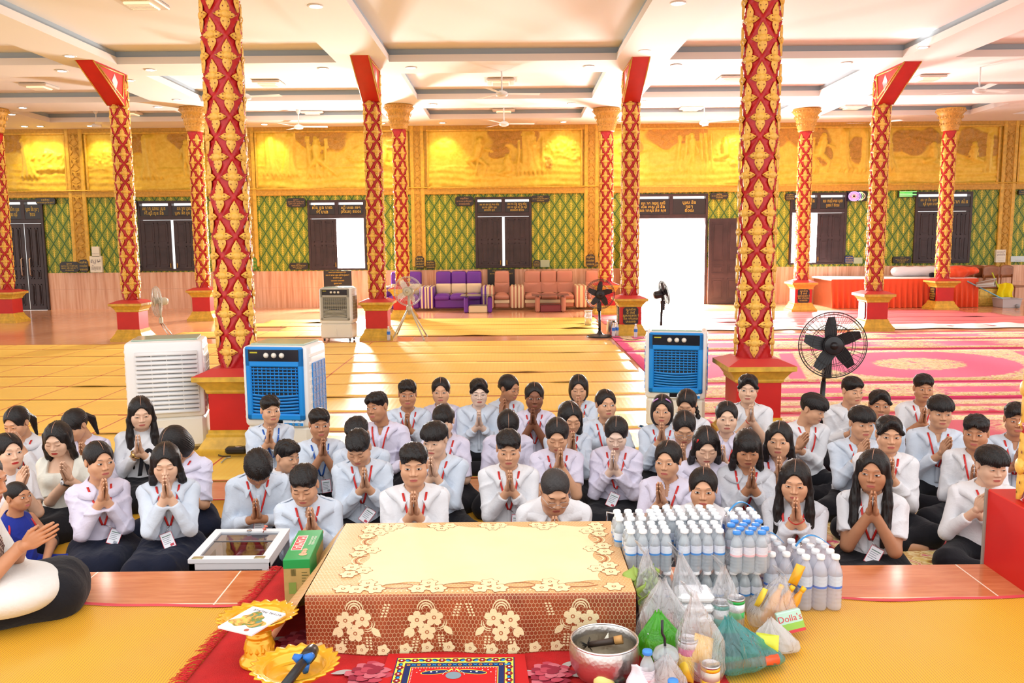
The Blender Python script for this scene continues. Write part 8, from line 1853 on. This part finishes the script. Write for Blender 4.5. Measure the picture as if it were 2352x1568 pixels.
o = m.build('gilded_chest', [GLDC], None, (p.x, 20.0, 0)); tag(o, 'gilded panelled chest on the floor of the right corner', 'chest'); m = MB(); m.box((-.38, -.02, .42), (.38, .42, .46), 0, None, .012); m.build('chest_lid', [WDC], o)
p = ony(2312, 698, 19.6); m = MB(); m.lathe([(.19, 0), (.20, .02), (.22, .20), (.235, .21), (.235, .22), (.21, .22), (.19, .02), (0, .02)], 4, 0, None, False, True); o = m.build('storage_tub', [mat('grey_tub', rgb(196, 192, 196), .4)], None, (p.x, 19.6, 0)); tag(o, 'grey plastic tub on wheels in the right corner', 'tub'); m = MB(); m.tube([(.12, -.24, .05), (.12, -.21, .05)], .045, 16); m.build('wheel', [mat('grey_wheel', rgb(150, 150, 154), .5)], o)
p = ony(2309, 656, 19.9); m = MB(); m.grid(lambda u, v: (p.x+(u-.5)*.36+.02*math.sin(7*v), 19.9+.03*math.sin(14*u+2*v)-.05*v, p.z+.02-.34*v+.05*math.sin(3*u)), 16, 10); o = m.build('yellow_cloth', [cloth('yellow_cloth', rgb(248, 226, 20))]); so = o.modifiers.new('s', 'SOLIDIFY'); so.thickness = .01; tag(o, 'bright yellow cloth hanging over the corner clutter', 'cloth')
def pole(a, b, yw, m_, label, brush=None):
    p, q = ony(a[0], a[1], yw), ony(b[0], b[1], yw+.25); mb = MB(); mb.tube([p, q], .014, 8); o = mb.build('mop_handle' if not brush else 'broom', [m_]); tag(o, label, 'broom')
    return o
pole((2325, 697), (2222, 646), 19.45, mat('sky_blue_pole', rgb(120, 190, 216), .4), 'pale blue mop pole leaning diagonally across the corner'); pole((2293, 660), (2279, 626), 19.5, mat('lime_pole', rgb(196, 220, 60), .4), 'lime green broom pole standing in the corner', True)
p = ony(2262, 655, 19.6); m = MB(); m.grid(lambda u, v: (-.22+.45*u, .03*math.sin(PI*v), .02+.20*u*v+.10*v*(1-u)), 8, 6); o = m.build('dustpan', [mat('steel_dustpan', rgb(170, 160, 150), .3, .6)], None, (p.x, 19.55, .46)); tag(o, 'scoop shaped metal dustpan on the gilded chest', 'dustpan'); so = o.modifiers.new('s', 'SOLIDIFY'); so.thickness = .01
# ---- neon decorations on the wall
NP = NT('pink_neon'); NP.b.inputs['Emission Color'].default_value = rgb(255, 60, 170); NP.pr(em=1.0); NP = NP.mat; NG = NT('green_neon'); NG.b.inputs['Emission Color'].default_value = rgb(10, 255, 60); NG.pr(em=1.1); NG = NG.mat; NV = NT('violet_neon'); NV.b.inputs['Emission Color'].default_value = rgb(170, 90, 255); NV.pr(em=.9); NV = NV.mat; NO = NT('orange_neon'); NO.b.inputs['Emission Color'].default_value = rgb(255, 120, 60); NO.pr(em=.9); NO = NO.mat
c = wp(1958, 451); y = W-.10; m = MB(); m.prism([(c.x-.16, c.z-.12), (c.x+.34, c.z-.12), (c.x+.34, c.z+.12), (c.x-.16, c.z+.12)], 0, .05, 0, Matrix.Translation((0, W, 0)) @ Matrix.Rotation(PI/2, 4, 'X')); o = m.build('neon_sign', [SIGNK]); tag(o, 'colourful pink neon wheel sign above the right shutters', 'sign')
for k, (rr, mm) in enumerate(((.04, NO), (.07, NP), (.10, NP), (.13, NV))): m = MB(); m.tube([(c.x+rr*math.cos(a), y, c.z+rr*.85*math.sin(a)) for a in [2*PI*i/28 for i in range(28)]], .010, 6, close=True); m.build('neon_ring', [mm], o)
for k, mm in enumerate((NV, NG, NO)): m = MB(); m.tube([(c.x+(.17+.05*k)*math.cos(a), y, c.z+.13*math.sin(a)) for a in [rad(-50)+rad(100)*i/12 for i in range(13)]], .010, 6); m.build('neon_arc', [mm], o)
c0, c1_ = wp(2061, 445), wp(2103, 445); m = MB(); m.box((c0.x, W-.07, c0.z-.09), (c1_.x, W, c0.z+.06), 0, None, .01); o = m.build('neon_sign', [SIGNK]); tag(o, 'green neon light bar above the far right lattice', 'sign')
for k in range(4): m = MB(); m.tube([(c0.x+.02, W-.085, c0.z+.045-.035*k), (c1_.x-.02-.10*(k % 2), W-.085, c0.z+.045-.035*k)], .011, 6); m.build('neon_bar', [NG], o)
# ---- small things on the floor
for px, py, lb in ((1409, 774, 'small water bottle standing left of the plaque pillar, first'), (1417, 773, 'small water bottle standing left of the plaque pillar, second'), (1460, 777, 'small water bottle right of the plaque pillar'), (893, 783, 'small water bottle at the foot of the pillar near the tripod fan')):
    p = onz(px, py, 0); o = link('water_bottle', P_L[0], None, (p.x, p.y, .012)); o.scale = (1.15, 1.15, 1.15); tag(o, lb, 'bottle', None); link('label', bottle_proto(.054, .205, PET, mat('label_blue_plain', rgb(50, 120, 220), .4), CAPW)[1], o); link('cap', P_L[2], o)
p = onz(1403, 768, 0); m = MB(); m.lathe([(.07, 0), (.075, .01), (.07, .22), (.075, .24), (.06, .24), (.055, .02), (0, .02)], 24); m.tube([(.07, 0, .20), (.12, 0, .19), (.12, 0, .08), (.07, 0, .06)], .008, 8); o = m.build('steel_jug', [CHROME], None, (p.x, p.y, .012)); tag(o, 'stainless steel jug beside the plaque pillar', 'jug')
p = onz(1351, 747, 0); m = MB(); m.tube([(0, 0, .0), (0, 0, .26)], .07, 18); m.lathe([(.075, .26), (.075, .28), (0, .285)], 18); o = m.build('thermos', [mat('pale_flask', rgb(226, 222, 220), .2, .6)], None, (p.x, p.y, .012)); tag(o, 'pale metal flask standing behind the black fan', 'flask')
p = onz(545, 1048, 0); m = MB(); m.box((-.085, -.05, 0), (.085, .05, .055), 0, None, .015); m.lathe([(0, .056), (.03, .056), (.03, .058)], 18, 1, Matrix.Translation((.02, -.01, 0))); o = m.build('power_strip', [BLKP, CHROME], None, (p.x, p.y, .03)); tag(o, 'black power reel box on the mat beside the left pillar base', 'power strip')
def cable(pts, label, m_=None, r_=.005):
    q = [onz(x, y, .018) if len(t) == 2 or t[2] == 0 else None for t in pts for x, y in [t[:2]]]; m = MB(); q = [Vector(v) for v in q]; out = []
    for i in range(len(q)-1):
        for k in range(5): t = k/5; a = q[max(0, i-1)]; b, c, d = q[i], q[i+1], q[min(len(q)-1, i+2)]; out.append(.5*((2*b)+(c-a)*t+(2*a-5*b+4*c-d)*t*t+(3*b-a-3*c+d)*t**3))
    out.append(q[-1]); m.tube(out, r_, 6); o = m.build('power_cable', [m_ or BLKP]); tag(o, label, 'cable')
cable([(450, 1042), (470, 1030), (492, 1040), (510, 1047), (530, 1047)], 'black cable from white cooler to the power reel'); cable([(508, 1062), (520, 1052), (530, 1050)], 'short grey cable looping by the power reel', CGRY); cable([(815, 778), (822, 781), (818, 784), (806, 783), (800, 786)], 'coiled cable at the small ivory cooler'); cable([(1390, 772), (1425, 776), (1445, 780), (1470, 778), (1490, 770)], 'black cable on the floor at the plaque pillar'); cable([(1900, 960), (1880, 990), (1870, 1004)], 'thin cable running from the large black fan')
for k, (px, lb) in enumerate(((124, 'dark sandal by the left door, left one'), (137, 'dark sandal by the left door, right one'))):
    p = onz(px, 709, 0); m = MB(); m.prism([(.045*math.cos(a)*(1-.2*math.sin(a)), .12*math.sin(a)) for a in [2*PI*i/18 for i in range(18)]], 0, .025, 0, TR(0, 0, 0, 0, 0, rad(60+k*25))); m.tube([(-.05, .02, .02), (0, .03, .07), (.05, .02, .02)], .012, 6, 1); o = m.build('sandal', [mat('sandal_dark', rgb(60, 44, 40), .6), LEA['m']], None, (p.x, p.y, .002)); tag(o, lb, 'sandal', None)
p = onz(1487, 965, .30); m = MB(); m.box((-.037, -.075, 0), (.037, .075, .009), 0, None, .004); m.box((-.032, -.065, .009), (.032, .065, .0095), 1); o = m.build('mobile_phone', [mat('phone_white', rgb(236, 236, 238), .3), CBLK], None, (p.x, p.y, .225)); o.rotation_euler = (rad(18), 0, rad(70)); tag(o, 'white mobile phone resting on a black skirt behind the bottles', 'phone')
# ================================================================ LIGHT
w = bpy.data.worlds.new('daylight'); sc.world = w; w.use_nodes = True
bg = w.node_tree.nodes['Background']; bg.inputs[0].default_value = (1, .985, .97, 1); bg.inputs[1].default_value = 1.2
def area(name, loc, rot, sx, sy, e, c=(1, 1, 1)):
    l = bpy.data.lights.new(name, 'AREA'); l.shape = 'RECTANGLE'; l.size = sx; l.size_y = sy; l.energy = e; l.color = c
    o = bpy.data.objects.new(name, l); col.objects.link(o); o.location = loc; o.rotation_euler = rot; return o
for nm, o, e, fa, fb in (('window_daylight', oW2, 700, .5, 1), ('doorway_daylight', oD2, 800, 0, 1), ('window_daylight_right', oW4, 300, 0, .47)):
    x0, x1, z0, z1 = o; a = x0+(x1-x0)*fa; b = x0+(x1-x0)*fb; zt = z0+(z1-z0)*.72
    area(nm, ((a+b)/2, W+.22, (z0+zt)/2), (-PI/2, 0, 0), b-a, zt-z0, e, (1, .98, .95))
v = sc.view_settings; v.view_transform = 'Standard'; v.look = 'None'; v.exposure = 0.66; v.gamma = 1; v.use_curve_mapping = False
c = sc.cycles; c.max_bounces = 6; c.diffuse_bounces = 2; c.glossy_bounces = 3; c.transmission_bounces = 6; c.transparent_max_bounces = 24; c.caustics_reflective = False; c.caustics_refractive = False; c.sample_clamp_indirect = 6; c.use_denoising = True
# real-world size: everything grows about the camera's foot point
K = 1.2
for o in list(sc.objects):
    if o.parent is None:
        o.location = o.location*K
        if o.type not in ('LIGHT', 'CAMERA'): o.scale = o.scale*K
    if o.type == 'LIGHT':
        d = o.data; d.energy *= K*K
        if d.type == 'AREA': d.size *= K; d.size_y *= K
        else: d.shadow_soft_size *= K
